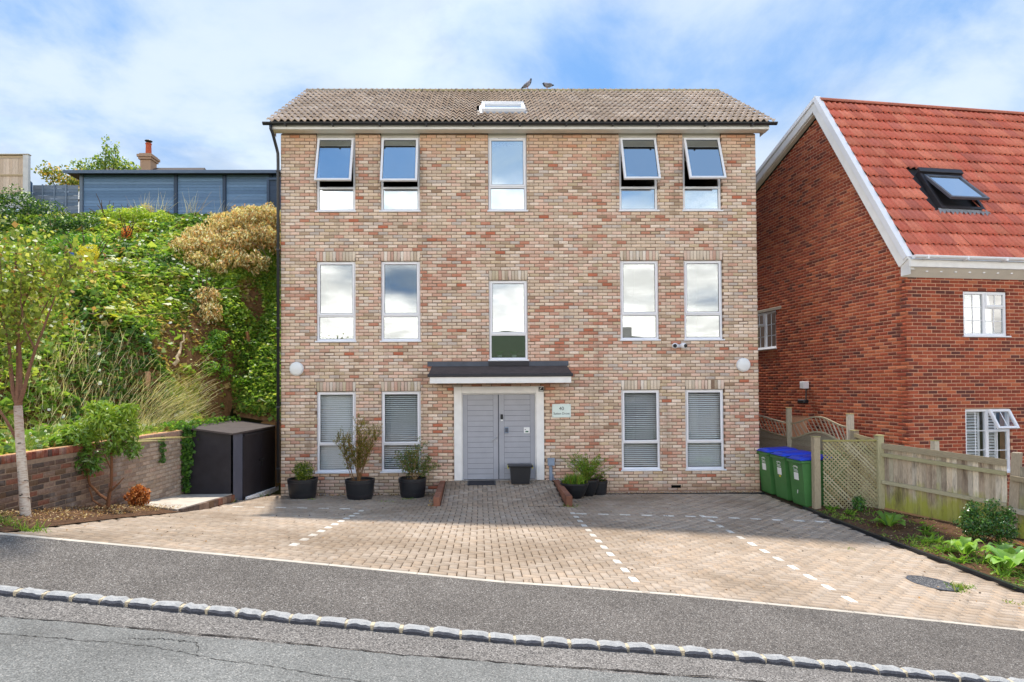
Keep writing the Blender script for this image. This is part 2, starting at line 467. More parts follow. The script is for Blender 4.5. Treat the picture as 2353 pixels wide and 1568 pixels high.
MT['road'] = mat_asphalt('old_road_asphalt', srgb(116, 116, 113), srgb(156, 156, 152), srgb(80, 80, 78), .6, patch=(.8, srgb(92, 88, 84), .5))
def mat_soil(name, a, b, c3):
    m, nt, p, o = new_mat(name)
    n1 = noise(nt, 9, 8, .7); n2 = noise(nt, 60, 5, .7)
    c = mixc(nt, maprange(nt, n1, .35, .65), a, b)
    c = mixc(nt, maprange(nt, n2, .60, .72, 0, .8), c, c3)
    nt.links.new(c, p.inputs["Base Color"]); p.inputs["Roughness"].default_value = .95; p.inputs["Specular IOR Level"].default_value = .1
    bump(nt, p, n2, .9, .03)
    return m
MT['soil'] = mat_soil('bed_soil', srgb(84, 62, 48), srgb(122, 92, 70), srgb(168, 140, 112))
MT['banksoil'] = mat_soil('bank_soil', srgb(104, 76, 50), srgb(146, 110, 76), srgb(160, 136, 96))
MT['grassland'] = mat_soil('rough_grass', srgb(74, 80, 50), srgb(96, 100, 64), srgb(112, 108, 76))
MT['sand'] = mat_soil('joint_sand', srgb(82, 69, 56), srgb(102, 88, 72), srgb(74, 68, 48))
MT['hillgreen'] = mat_soil('hill_trees', srgb(62, 70, 52), srgb(86, 94, 72), srgb(112, 116, 92))
def mat_paver():
    m, nt, p, o = new_mat('paving_block')
    a = N(nt, "ShaderNodeAttribute", attribute_name="tint")
    f = noise(nt, 70, 6, .7)
    c = mixc(nt, 1.0, a.outputs["Color"], mixc(nt, maprange(nt, f, .25, .75), (.80,) * 3, (1.2,) * 3), 'MULTIPLY')
    # moss and oil stains with a shape of their own
    st = noise(nt, .42, 5, .62)
    g = N(nt, "ShaderNodeNewGeometry"); sp = N(nt, "ShaderNodeSeparateXYZ"); nt.links.new(g.outputs["Position"], sp.inputs[0])
    c = mixc(nt, maprange(nt, st, .47, .66, 0, .55), c, srgb(118, 98, 76))
    st2 = noise(nt, 3.0, 6, .65)
    c = mixc(nt, maprange(nt, st2, .58, .76, 0, .4), c, srgb(132, 116, 98))
    nt.links.new(c, p.inputs["Base Color"]); p.inputs["Roughness"].default_value = .88; p.inputs["Specular IOR Level"].default_value = .25
    bump(nt, p, noise(nt, 160, 4, .6), .4, .004)
    return m
MT['paver'] = mat_paver()

# ------------------------------------------------------------------ setting
# wide ground to the horizon
def far(x, y):
    s = -2.2 * np.tanh(x / 26.) - 1.2
    back = np.clip((y - 7.5) / 60, 0, 1); left = np.clip((4 - x) / 30, 0, 1)
    s = s + 9.4 * np.clip((y - 6.6) / 1.2, 0, 1) * np.clip((1.5 - x) / 3, 0, 1) + 5 * back * left
    s = s - .05 * np.clip(-y - 20, 0, 60) + np.where((y < -11), -.1, 0)
    return s - 1.2
gx = np.concatenate([[-1500, -600, -250, -120, -70], np.linspace(-45, 45, 46), [70, 120, 250, 600, 1500]])
gy = np.concatenate([[-1500, -600, -250, -120, -70], np.linspace(-45, 5, 14), [6.6, 7.2, 7.8, 9], np.linspace(12, 60, 12), [120, 250, 600, 1500]])
V, F = grid(far, gx, gy)
tag(mesh_np('ground', V, F, None, MT['grassland']), kind='structure')
# low hill beyond the far side of the road
V, F = grid(lambda x, y: -14 + (27 + 5 * np.sin(x / 47.) + 4 * np.sin(x / 21. + 1) + 1.2 * np.sin(x / 6.3)) * np.clip((-85 - y) / 70, 0, 1) ** .8, np.linspace(-420, 420, 141), np.linspace(-330, -85, 16))
tag(mesh_np('hill', V, F, None, MT['hillgreen'], smooth=True), kind='structure')
# bank
xs = np.concatenate([np.linspace(-22, -8, 22)[:-1], np.linspace(-8, -.04, 64)])
ys = np.concatenate([np.linspace(-8.5, 7.2, 120), [8.2, 10]])
V, F = grid(bz, xs, ys)
Pm = V[F].mean(axis=1)
ok = (Pm[:, 0] < -1.53) | (Pm[:, 1] > 1.10)
tag(mesh_np('bank', V, F[ok], None, MT['banksoil'], smooth=True), kind='structure')

# base of the drive (joint sand) under the blocks
PADL = lambda y: np.interp(y, [-7.65, -5.5, -4.2, -1.7, .2], [-.33, -.40, -.30, -.42, -.5])
PADR = lambda y: np.interp(y, [-7.65, -6.35, -5.9, -5.15, -4.5, -3.7, -2.6, -2.0, -1.5, .2], [11.62, 11.40, 11.36, 11.27, 11.2, 11.12, 11.06, 11.08, 11.02, 10.98])
drive = empty('driveway', (5.5, -4, .1), kind='structure')
ys = np.linspace(-7.66, .25, 40); nx = 60
V = []
for y in ys:
    a, b = PADL(y), PADR(y) + .6
    for x in np.linspace(a - 1.4, b, nx): V.append((x, y, float(gz(x, y)) - .014))
V = np.array(V); i, j = np.meshgrid(np.arange(len(ys) - 1), np.arange(nx - 1), indexing='ij'); a = (i * nx + j).ravel()
mesh_np('sand_bed', V, np.stack([a, a + 1, a + nx + 1, a + nx], -1), None, MT['sand'], drive)
# herringbone blocks
PB = []; PC = []
cA, cB, cL = int(round(6.2 / .1)), int(round(8.6 / .1)), int(round(2.3 / .1))
jT, jTL = -29, -25
RAMP = (3.76, 6.23, -1.97, 0.02)
def fit(c0, res, want):                     # shift a column so that its residue is right
    return c0
cols_pal = np.array([srgb(180, 167, 154), srgb(174, 161, 148), srgb(184, 172, 160), srgb(172, 158, 144), srgb(182, 166, 150)])
for i in range(-8, 124):
    for j in range(-78, 2):
        k = (i - j) % 4
        if k == 0: x0, y0, w, l, typ = i * .1, j * .1, .2, .1, 'H'
        elif k == 3: x0, y0, w, l, typ = i * .1, j * .1, .1, .2, 'V'
        else: continue
        cx, cy = x0 + w / 2, y0 + l / 2
        if cx < PADL(cy) or cx > PADR(cy) - .03 or cy < YE + .05 or cy > -.12: continue
        if RAMP[0] - .14 < cx < RAMP[1] + .14 and cy > RAMP[2]: continue
        if math.hypot((cx - 10.33), (cy + 6.2)) < .26: continue
        white = False
        if typ == 'V' and i in (cA, cB) and cy < -2.85 and cy > -7.5: white = True
        if typ == 'V' and i == cL and cy < -2.5 and cy > -6.9: white = True
        if typ == 'H' and j == jT and cx > 6.15 and cx < 11.0: white = True
        if typ == 'H' and j == jTL and cx < 2.35 and cx > -.1: white = True
        if j == jT and 6.15 < cx < 6.5: white = True
        if j == jT and 8.4 < cx < 8.9: white = True
        g = .0050
        PB.append((x0 + g, y0 + g, x0 + w - g, y0 + l - g))
        c = np.array(cols_pal[rng.integers(5)]) * rng.uniform(.94, 1.05) * np.array([1.04, .975, .895])
        if white: c = np.array(srgb(246, 240, 228)) * rng.uniform(.9, 1.0)
        PC.append(c)
PB = np.array(PB); PC = np.array(PC)
n = len(PB)
V = np.zeros((n, 8, 3)); b = .006
tilt = rng.normal(0, .0012, (n, 4))
for q, (ix, iy, sx, sy) in enumerate(((0, 1, 1, 1), (2, 1, -1, 1), (2, 3, -1, -1), (0, 3, 1, -1))):
    x, y = PB[:, ix], PB[:, iy]
    V[:, q, 0] = x; V[:, q, 1] = y; V[:, q, 2] = gz(x, y) - .013
    V[:, q + 4, 0] = x + sx * b; V[:, q + 4, 1] = y + sy * b; V[:, q + 4, 2] = gz(x, y) + tilt[:, q]
BF = [[4, 5, 6, 7], [0, 1, 5, 4], [1, 2, 6, 5], [2, 3, 7, 6], [3, 0, 4, 7]]
pieces(drive, 'paving_block', V, BF, PC, MT['paver'], nearest(V), 'paving_blocks')
# pale edging course along the footway
m = MB()
xs = np.arange(-.6, 12.6, .9)
for a_, b_ in zip(xs[:-1], xs[1:]):
    a1, b1 = a_ + .003, b_ - .003
    q = [(a1, YE - .05), (b1, YE - .05), (b1, YE + .005), (a1, YE + .005)]
    top = [(x, y, float(gz(x, y)) + .004) for x, y in q]; bot = [(x, y, z - .08) for x, y, z in top]
    m.add(top + bot, [[0, 1, 2, 3], [0, 4, 5, 1], [1, 5, 6, 2], [2, 6, 7, 3], [3, 7, 4, 0]])
m.build('edging_course', MT['concrete'], drive)

# entrance ramp with block paving and side kerbs
ramp = empty('entrance_ramp', (5.0, -1, .12), kind='structure')
def rampz(x, y): return .305 + (.115 - .305) * np.clip(-y / 2.0, 0, 1) - .004 * 0
m = MB()
q = [(RAMP[0], -2.0), (RAMP[1], -2.0), (RAMP[1], .05), (RAMP[0], .05)]
top = [(x, y, float(rampz(x, y)) - .013) for x, y in q]; bot = [(x, y, -.1) for x, y in q]
m.add(top + bot, [[0, 1, 2, 3], [0, 4, 5, 1], [1, 5, 6, 2], [2, 6, 7, 3], [3, 7, 4, 0]]).build('ramp_base', MT['sand'], ramp)
PB = []; PC = []
for i in range(36, 64):
    for j in range(-22, 2):
        k = (i - j) % 4
        if k == 0: r_ = (i * .1, j * .1, i * .1 + .2, j * .1 + .1)
        elif k == 3: r_ = (i * .1, j * .1, i * .1 + .1, j * .1 + .2)
        else: continue
        x0, y0, x1, y1 = max(r_[0], RAMP[0] + .005), max(r_[1], -2.0), min(r_[2], RAMP[1] - .005), min(r_[3], .04)
        if x1 - x0 < .03 or y1 - y0 < .03: continue
        PB.append((x0 + .0035, y0 + .0035, x1 - .0035, y1 - .0035)); PC.append(np.array(cols_pal[rng.integers(5)]) * rng.uniform(.82, 1.0) * np.array([1.04, .975, .895]))
PB = np.array(PB); PC = np.array(PC); V = np.zeros((len(PB), 8, 3))
for q, (ix, iy, sx, sy) in enumerate(((0, 1, 1, 1), (2, 1, -1, 1), (2, 3, -1, -1), (0, 3, 1, -1))):
    x, y = PB[:, ix], PB[:, iy]
    V[:, q] = np.stack([x, y, rampz(x, y) - .012], -1); V[:, q + 4] = np.stack([x + sx * b, y + sy * b, rampz(x, y)], -1)
pieces(ramp, 'paving_block', V, BF, PC, MT['paver'], nearest(V, 60), 'paving_blocks')
for (x0, x1, lab) in ((3.635, 3.755, 0), (6.235, 6.355, 1)):          # brick kerbs beside the ramp
    ys = np.linspace(-2.06, -.02, 11)
    for a_, b_ in zip(ys[:-1], ys[1:]):
        z1 = .30 + .018 * (a_ + 2) / 2
        mm = MB().bbox((x0, a_ + .004, .0), (x1, b_ - .004, z1), .006)
        cc = np.array(srgb(142, 98, 80)) * rng.uniform(.75, 1.2)
        mesh_np('kerb_brick', np.vstack(mm.V), mm.F, cc, MT['nbrick'], ramp)
# footway, kerb and road
V, F = grid(lambda x, y: gz(x, y) + .0, np.linspace(-30, 32, 125), np.array([-8.905, -8.5, -8.1, -7.698]))
tag(mesh_np('pavement', V, F, None, MT['pavement']), kind='structure')
V, F = grid(lambda x, y: gz(x, np.full_like(x, -8.95)) - .036 - .012 * (-y - 9.0), np.linspace(-30, 32, 125), np.array([-9.44, -9.2, -8.85]))
tag(mesh_np('road_channel_strip', V, F, None, MT['roadchip']), kind='structure')
def wob(x): return .03 * np.sin(x * 1.7) + .02 * np.sin(x * 4.1 + 1) + .012 * np.sin(x * 9.7)
xs_ = np.linspace(-30, 32, 400)
V = []; F = []
for q, x in enumerate(xs_):
    for y in (-9.36 + .5 * wob(x), -9.8, -11.5, -15.5):
        V.append((x, y, float(gz(x, -8.95)) - .036 - .012 * .36 + (.004 if y > -9.5 else .004 - .01 * (-y - 9.36))))
for q in range(len(xs_) - 1):
    for k in range(3): F.append([q * 4 + k, q * 4 + k + 1, q * 4 + 5 + k, q * 4 + 4 + k])
tag(mesh_np('road', np.array(V), F, None, MT['road']), kind='structure')
# ragged dark joint between the two surfaces and the cracks in the old asphalt
crackm = mat_plain('tar_crack', srgb(48, 44, 42), .9, .2, .3, 20)
def crack(pts, w, seed):
    r = np.random.default_rng(seed); pts = np.array(pts, float); t = np.linspace(0, 1, 140)
    d = np.linspace(0, 1, len(pts)); x = np.interp(t, d, pts[:, 0]); y = np.interp(t, d, pts[:, 1])
    y = y + np.cumsum(r.normal(0, .006, len(t))) * .8 + r.normal(0, .004, len(t)); x = x + r.normal(0, .003, len(t))
    ww = w * np.clip(r.normal(1, .5, len(t)), .15, 2.2) * np.clip(np.sin(t * PI) * 4, .3, 1)
    z = np.array([float(gz(a_, -8.95)) - .036 - .012 * .36 + .0075 - .01 * max(0, -b_ - 9.36) for a_, b_ in zip(x, y)])
    V = np.concatenate([np.stack([x, y + ww, z], -1), np.stack([x, y - ww, z], -1)])
    k = len(t); F = [[i, k + i, k + i + 1, i + 1] for i in range(k - 1)]
    return V, F
road = bpy.data.objects['road']
for q, (pts, w) in enumerate((([(-.6, -9.36), (1.2, -9.375), (3.2, -9.365), (5.2, -9.36), (8, -9.365)], .006),
                              ([(.9, -9.62), (2.2, -9.60), (3.2, -9.70), (4.3, -9.85)], .0022),
                              ([(2.0, -9.5), (2.5, -9.46), (2.6, -9.6)], .003))):
    V, F = crack(pts, w, 70 + q); mesh_np('crack', V, F, None, crackm, road)
# granite setts
kerb = empty('kerb', (5, -8.96, .3), kind='structure')
def mat_sett():
    m, nt, p, o = new_mat('granite_sett')
    a = N(nt, "ShaderNodeAttribute", attribute_name="tint")
    c = mixc(nt, 1.0, a.outputs["Color"], mixc(nt, maprange(nt, noise(nt, 120, 4, .7), .3, .7), (.72,) * 3, (1.2,) * 3), 'MULTIPLY')
    nt.links.new(c, p.inputs["Base Color"]); p.inputs["Roughness"].default_value = .75
    bump(nt, p, noise(nt, 45, 5, .6), .8, .012); return m
MT['sett'] = mat_sett()
x = -1.9
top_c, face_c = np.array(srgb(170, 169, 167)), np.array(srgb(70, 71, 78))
mort = MB()
while x < 12.4:
    L = rng.uniform(.185, .225); x1 = x + L
    r_ = np.random.default_rng(int(x * 1000) + 9000)
    nx_ = 6; V = []; 
    for q in range(nx_):
        xx = x + L * q / (nx_ - 1); zt = float(gz(xx, -8.95)) + .012 + r_.normal(0, .003)
        e = .010 if q in (0, nx_ - 1) else 0
        yb, yf = YK0 + .006 + r_.normal(0, .004), YK1 + r_.normal(0, .006)
        V += [(xx, yb, zt - .1), (xx, yb, zt - e), (xx, (yb + yf) / 2, zt + .004 - e), (xx, yf + .012, zt - .010 - e), (xx, yf - .004, zt - .026), (xx, yf - .002, zt - .1)]
    F = []; CC = []
    for q in range(nx_ - 1):
        for k in range(5):
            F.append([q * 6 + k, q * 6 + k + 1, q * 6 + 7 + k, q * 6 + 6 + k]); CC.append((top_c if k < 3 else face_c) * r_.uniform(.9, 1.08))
    F += [[5, 4, 3, 2, 1, 0], [(nx_ - 1) * 6 + k for k in range(6)]]; CC += [top_c * .8] * 2
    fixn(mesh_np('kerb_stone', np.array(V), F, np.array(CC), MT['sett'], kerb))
    zz = float(gz(x1, -8.95))
    g = rng.uniform(.014, .028)
    m = MB().bbox((x1 - .004, YK1 + .008, zz - .1), (x1 + g + .004, YK0 - .002, zz + .003), .004)
    mesh_np('mortar_joint', np.vstack(m.V), m.F, np.array(srgb(206, 190, 160)), MT['sett'], kerb)
    x = x1 + g

# flower beds
soil_l = []
ys = np.linspace(-7.64, -1.4, 40)
V = []; nx_ = 9
for y in ys:
    a, b_ = -1.48, float(PADL(y)) + .02
    for k in range(nx_):
        x = a + (b_ - a) * k / (nx_ - 1)
        V.append((x, y, float(gz(x, y)) + .012 + .05 * math.sin(PI * k / (nx_ - 1)) * (.6 + .5 * math.sin(y * 5 + k))))
V = np.array(V); i, j = np.meshgrid(np.arange(len(ys) - 1), np.arange(nx_ - 1), indexing='ij'); a = (i * nx_ + j).ravel()
tag(mesh_np('soil_bed', V, np.stack([a, a + 1, a + nx_ + 1, a + nx_], -1), None, MT['soil'], smooth=True), kind='structure')
def bedr(x, y): return gz(x, y) + .02 + .05 * np.clip((x - PADR(y)) * 2, 0, 1) + .025 * np.sin(x * 7 + y * 5) * np.sin(y * 6)
ys = np.linspace(-7.7, -1.75, 50); nx_ = 22; V = []
for y in ys:
    a, b_ = float(PADR(y)) + .05, float(PADR(y)) + 2.6 + (-1.8 - y) * .35
    for x in np.linspace(a, b_, nx_): V.append((x, y, float(bedr(x, y))))
V = np.array(V); i, j = np.meshgrid(np.arange(len(ys) - 1), np.arange(nx_ - 1), indexing='ij'); a = (i * nx_ + j).ravel()
tag(mesh_np('soil_bed', V, np.stack([a, a + 1, a + nx_ + 1, a + nx_], -1), None, MT['soil'], smooth=True), kind='structure')
# ground beside and behind the bins
V, F = grid(lambda x, y: gz(x, y) - .03, np.linspace(10.9, 24, 30), np.linspace(-2.0, 7, 20))
tag(mesh_np('side_yard', V, F, None, MT['soil']), kind='structure')
V, F = grid(lambda x, y: gz(x, y) - .04, np.linspace(11.5, 40, 30), np.linspace(-7.7, -1.7, 10))
tag(mesh_np('front_garden', V, F, None, MT['soil']), kind='structure')
V, F = grid(lambda x, y: gz(x, y) - .05 - .0 * x, np.linspace(-30, -1.3, 30), np.linspace(-7.72, -6.5, 4))
tag(mesh_np('verge', V, F, None, MT['soil']), kind='structure')
# far side of the road
V, F = grid(lambda x, y: gz(x, np.full_like(x, -8.95)) - .1 + .02 * np.clip(-y - 15, 0, 40), np.linspace(-30, 32, 40), np.array([-30, -22, -17, -15.4]))
tag(mesh_np('far_verge', V, F, None, MT['grassland']), kind='structure')
# gravel margin along the building
grv = empty('gravel_margin', (9, -.1, 0), kind='structure')
m = MB().box((6.5, -.20, -.06), (10.98, -.002, .006)); m.build('gravel_base', MT['sand'], grv)
k = 5200; c = np.stack([rng.uniform(6.6, 10.97, k), rng.uniform(-.20, -.01, k), rng.uniform(.002, .022, k)], -1); s = rng.uniform(.006, .014, k)
oct_ = np.array([[1, 0, 0], [-1, 0, 0], [0, 1, 0], [0, -1, 0], [0, 0, .7], [0, 0, -.7]])
V = c[:, None, :] + oct_[None] * s[:, None, None] * rng.uniform(.7, 1.3, (k, 6, 1))
F = np.array([[0, 2, 4], [2, 1, 4], [1, 3, 4], [3, 0, 4], [2, 0, 5], [1, 2, 5], [3, 1, 5], [0, 3, 5]])
pal = np.array([srgb(200, 170, 130), srgb(224, 206, 180), srgb(170, 130, 95), srgb(190, 180, 170), srgb(150, 110, 80)])
CC = np.repeat(pal[rng.integers(0, 5, k)] * rng.uniform(.8, 1.1, (k, 1)), 8, axis=0)
tag(mesh_np('gravel', V.reshape(-1, 3), (F[None] + (np.arange(k) * 6)[:, None, None]).reshape(-1, 3), CC, MT['tile'], grv), kind='stuff')
m = MB().box((6.42, -.235, -.1), (11.0, -.205, .02)); m.build('edging_strip', MT['black'], grv)
# ------------------------------------------------------------------ brick walls
QB = [[8, 9, 10, 11], [4, 5, 9, 8], [5, 6, 10, 9], [6, 7, 11, 10], [7, 4, 8, 11], [0, 1, 5, 4], [1, 2, 6, 5], [2, 3, 7, 6], [3, 0, 4, 7]]
def brick_arrays(rects, org, u, n, depth=.1, bev=.007, jit=.003, proud=.0025, vdir=(0, 0, 1)):
    """rects (N,4): s0,z0,s1,z1 in the wall plane; n points out of the wall; returns (N,12,3)"""
    R_ = np.array(rects, float); k = len(R_); u = np.array(u, float); n = np.array(n, float); v = np.array(vdir, float); org = np.array(org, float)
    V = np.zeros((k, 12, 3)); out = rng.normal(0, proud, k)
    cor = ((0, 1, 1, 1), (2, 1, -1, 1), (2, 3, -1, -1), (0, 3, 1, -1))
    j = rng.normal(0, jit, (k, 8))
    for q, (a, b, sx, sy) in enumerate(cor):
        S, Z = R_[:, a], R_[:, b]
        base = org + S[:, None] * u + Z[:, None] * v
        V[:, q] = base - depth * n
        V[:, q + 4] = base + (out - bev * .8)[:, None] * n
        V[:, q + 8] = org + (S + sx * (bev + np.abs(j[:, q])))[:, None] * u + (Z + sy * (bev + np.abs(j[:, q + 4])))[:, None] * v + out[:, None] * n
    return V
def subtract(iv, cuts):
    for (a, b) in cuts:
        o = []
        for (p, q) in iv:
            if b <= p or a >= q: o.append((p, q)); continue
            if a > p: o.append((p, a))
            if b < q: o.append((b, q))
        iv = o
    return iv
def course_rects(allowed, z0, rows, holes, pitch=.225, joint=.010, h=.065, start=0., jitter=.002):
    R_ = []
    for r in range(rows):
        z = z0 + r * .075; zc_ = z + h / 2
        off = (r % 2) * pitch / 2
        al = allowed(zc_)
        if not al: continue
        smin, smax = min(a for a, b in al), max(b for a, b in al)
        cuts = [(a, b) for (a, b, c, d) in holes if c - .02 < zc_ < d + .001]
        k0 = int(math.floor((smin - start - off) / pitch)) - 1
        for k in range(k0, int((smax - start) / pitch) + 2):
            s0 = start + off + k * pitch + rng.normal(0, jitter); s1 = s0 + pitch - joint + rng.normal(0, jitter)
            for (p, q) in subtract([(max(s0, a), min(s1, b)) for a, b in al if min(s1, b) > max(s0, a)], cuts):
                if q - p > .028: R_.append((p, z + rng.normal(0, .0012), q, z + h + rng.normal(0, .0012)))
    return R_
def core_wall(name, org, u, n, ss, zs, holes, thick, mat, parent, front=-.009, inset=.006, clip=None):
    """mortar core: the wall as cells between openings"""
    u = np.array(u, float); n = np.array(n, float); org = np.array(org, float); v = np.array((0, 0, 1.))
    H = [(a - inset, b + inset, c - inset, d + inset) for a, b, c, d in holes]
    S = sorted(set([ss[0], ss[1]] + [x for h_ in H for x in h_[:2] if ss[0] < x < ss[1]])); Z = sorted(set([zs[0], zs[1]] + [x for h_ in H for x in h_[2:] if zs[0] < x < zs[1]]))
    inside = lambda s, z: any(a < s < b and c < z < d for a, b, c, d in H)
    m = MB(); P = lambda s, z, d: org + s * u + z * v + d * n
    nS, nZ = len(S) - 1, len(Z) - 1
    occ = [[not inside((S[i] + S[i + 1]) / 2, (Z[j] + Z[j + 1]) / 2) for j in range(nZ)] for i in range(nS)]
    for i in range(nS):
        for j in range(nZ):
            if not occ[i][j]: continue
            a, b, c, d = S[i], S[i + 1], Z[j], Z[j + 1]
            m.add([P(a, c, front), P(b, c, front), P(b, d, front), P(a, d, front)], [[0, 1, 2, 3]])
            m.add([P(a, c, -thick), P(b, c, -thick), P(b, d, -thick), P(a, d, -thick)], [[3, 2, 1, 0]])
            for (di, dj, p, q) in ((-1, 0, (a, c), (a, d)), (1, 0, (b, d), (b, c)), (0, -1, (b, c), (a, c)), (0, 1, (a, d), (b, d))):
                ii, jj = i + di, j + dj
                if 0 <= ii < nS and 0 <= jj < nZ and occ[ii][jj]: continue
                m.add([P(*p, front), P(*q, front), P(*q, -thick), P(*p, -thick)], [[3, 2, 1, 0]])
    return m.build(name, mat, parent)

# ------------------------------------------------------------------ main building
bld = empty('apartment_building', (5.5, 0, 0), 'three storey pale multi coloured brick apartment block with brown tiled roof', 'building')
WX = [(.81, 1.71), (2.288, 3.198), (4.775, 5.675), (7.818, 8.72), (9.302, 10.206)]
ZB = [.49, 3.49, 6.49]
ZS = 8.315
OPEN = []
for fl in range(3):
    for w in (0, 1, 3, 4): OPEN.append((*WX[w], ZB[fl], ZB[fl] + 1.875 if fl < 2 else ZS + .05))
OPEN.append((*WX[2], 3.04, 4.915)); OPEN.append((*WX[2], 6.49, ZS + .05))
DOOR = (3.956, 6.029, .29, 2.465); OPEN.append(DOOR)
LINT = [(*WX[w], ZB[fl] + 1.875, ZB[fl] + 1.875 + .225) for fl in (0, 1) for w in (0, 1, 3, 4)] + [(*WX[2], 4.915, 5.14)]
core_wall('wall', (0, 0, 0), (1, 0, 0), (0, -1, 0), (0.004, 11.006), (-.3, ZS - .003), OPEN, .26, MT['mortar'], bld)
R_ = course_rects(lambda z: [(0, 11.01)], .045 - .075 * 3, 114, OPEN + LINT, start=-.01, joint=.012, h=.0635)
R_ = [r for r in R_ if r[3] < ZS + .002]
pal = np.array([srgb(224, 208, 188), srgb(214, 198, 178), srgb(232, 220, 206), srgb(220, 190, 172), srgb(208, 170, 152), srgb(198, 144, 122),
                srgb(204, 196, 188), srgb(192, 174, 152), srgb(226, 202, 186), srgb(212, 196, 168), srgb(190, 120, 96), srgb(170, 148, 126)])
pw = np.array([.20, .16, .13, .14, .08, .04, .08, .035, .09, .04, .012, .012]); pw /= pw.sum()
cx = np.array([[(r[0] + r[2]) / 2, (r[1] + r[3]) / 2] for r in R_])
C_ = pal[rng.choice(12, len(R_), p=pw)]
red = bump2(cx[:, 0], cx[:, 1], .8, 21) + bump2(cx[:, 0], cx[:, 1], 2.3, 22) * .6
sel = (red > .8) & (rng.random(len(R_)) < .5); C_[sel] = pal[rng.choice([3, 4, 5, 8], sel.sum())]
sel = (red < -.95) & (rng.random(len(R_)) < .5); C_[sel] = pal[rng.choice([0, 2, 6, 9], sel.sum())]
C_ = C_ * rng.uniform(.9, 1.1, (len(R_), 1)) * np.array([1.02, .95, .91])
topw = np.clip((cx[:, 1] - 7.6) / .6, 0, 1)[:, None]      # warmer bricks in the top courses
C_ = C_ * (1 - topw * .45) + np.array(srgb(206, 162, 122)) * topw * .45
damp = np.clip((.22 - cx[:, 1]) / .2, 0, 1)[:, None] * (cx[:, 0] > 6.4)[:, None]
C_ = C_ * (1 - damp * .55) + np.array(srgb(128, 84, 66)) * damp * .55
V = brick_arrays(R_, (0, 0, 0), (1, 0, 0), (0, -1, 0), bev=.010, jit=.005)
# soldier courses above the windows
SR = []
for (a, b, c, d) in LINT:
    w = (b - a) / 12
    for k in range(12): SR.append((a + k * w + .004, c + .002, a + (k + 1) * w - .004, d - .008))
SV = brick_arrays(SR, (0, 0, 0), (1, 0, 0), (0, -1, 0), bev=.008, jit=.003)
SCOL = pal[rng.choice([0, 1, 2, 3, 8, 9, 7, 4], len(SR), p=[.2, .2, .14, .12, .1, .12, .06, .06])] * rng.uniform(.85, 1.08, (len(SR), 1))
allV = np.concatenate([V, SV]); allC = np.concatenate([C_, SCOL])
hid = ~((allV.mean(1)[:, 2] < .9) & (allV.mean(1)[:, 0] < 4.0))
pieces(bld, 'brick', allV, QB, allC, MT['brick'], nearest(allV, 300, hid), 'brickwork')
# weep slots and small vents
m = MB()
for (a, b, c, d) in LINT:
    for x in (a + .004, (a + b) / 2, b - .004): m.box((x - .005, -.004, c), (x + .005, .0, c + .07))
for x in (7.9, 9.1, 9.9, .9, 2.1): m.box((x - .005, -.004, .27), (x + .005, 0, .335))
m.build('weep_vent', MT['black'], bld)
MB().box((8.95, -.012, .10), (9.17, -.002, .165)).build('air_brick', MT['nbrick'], bld)
# body behind: side and back walls, floors, inner back wall
m = MB()
m.box((.004, .262, -.3), (.25, 5.9, ZS)); m.box((10.76, .262, -.3), (11.006, 5.9, ZS)); m.box((.252, 5.65, -.3), (10.758, 5.9, ZS))
m.build('rear_walls', MT['mortar'], bld)
m = MB()
for z in (.15, 3.0, 6.0, ZS - .12): m.box((.252, .263, z), (10.758, 5.648, z + .18 if z < 8 else z + .1))
m.build('floor_slab', MT['intdark'], bld)
m = MB()
for x in (2.0, 3.9, 6.3, 7.2, 9.0): 
    for z in (.34, 3.19, 6.19): m.box((x - .05, .9, z), (x + .05, 5.64, z + 2.6 if z < 6 else 8.17))
for z in (.34, 3.19, 6.19): m.box((.256, 3.2, z), (10.75, 3.3, z + 2.6 if z < 6 else 8.17))
m.build('partition_wall', MT['interior'], bld)

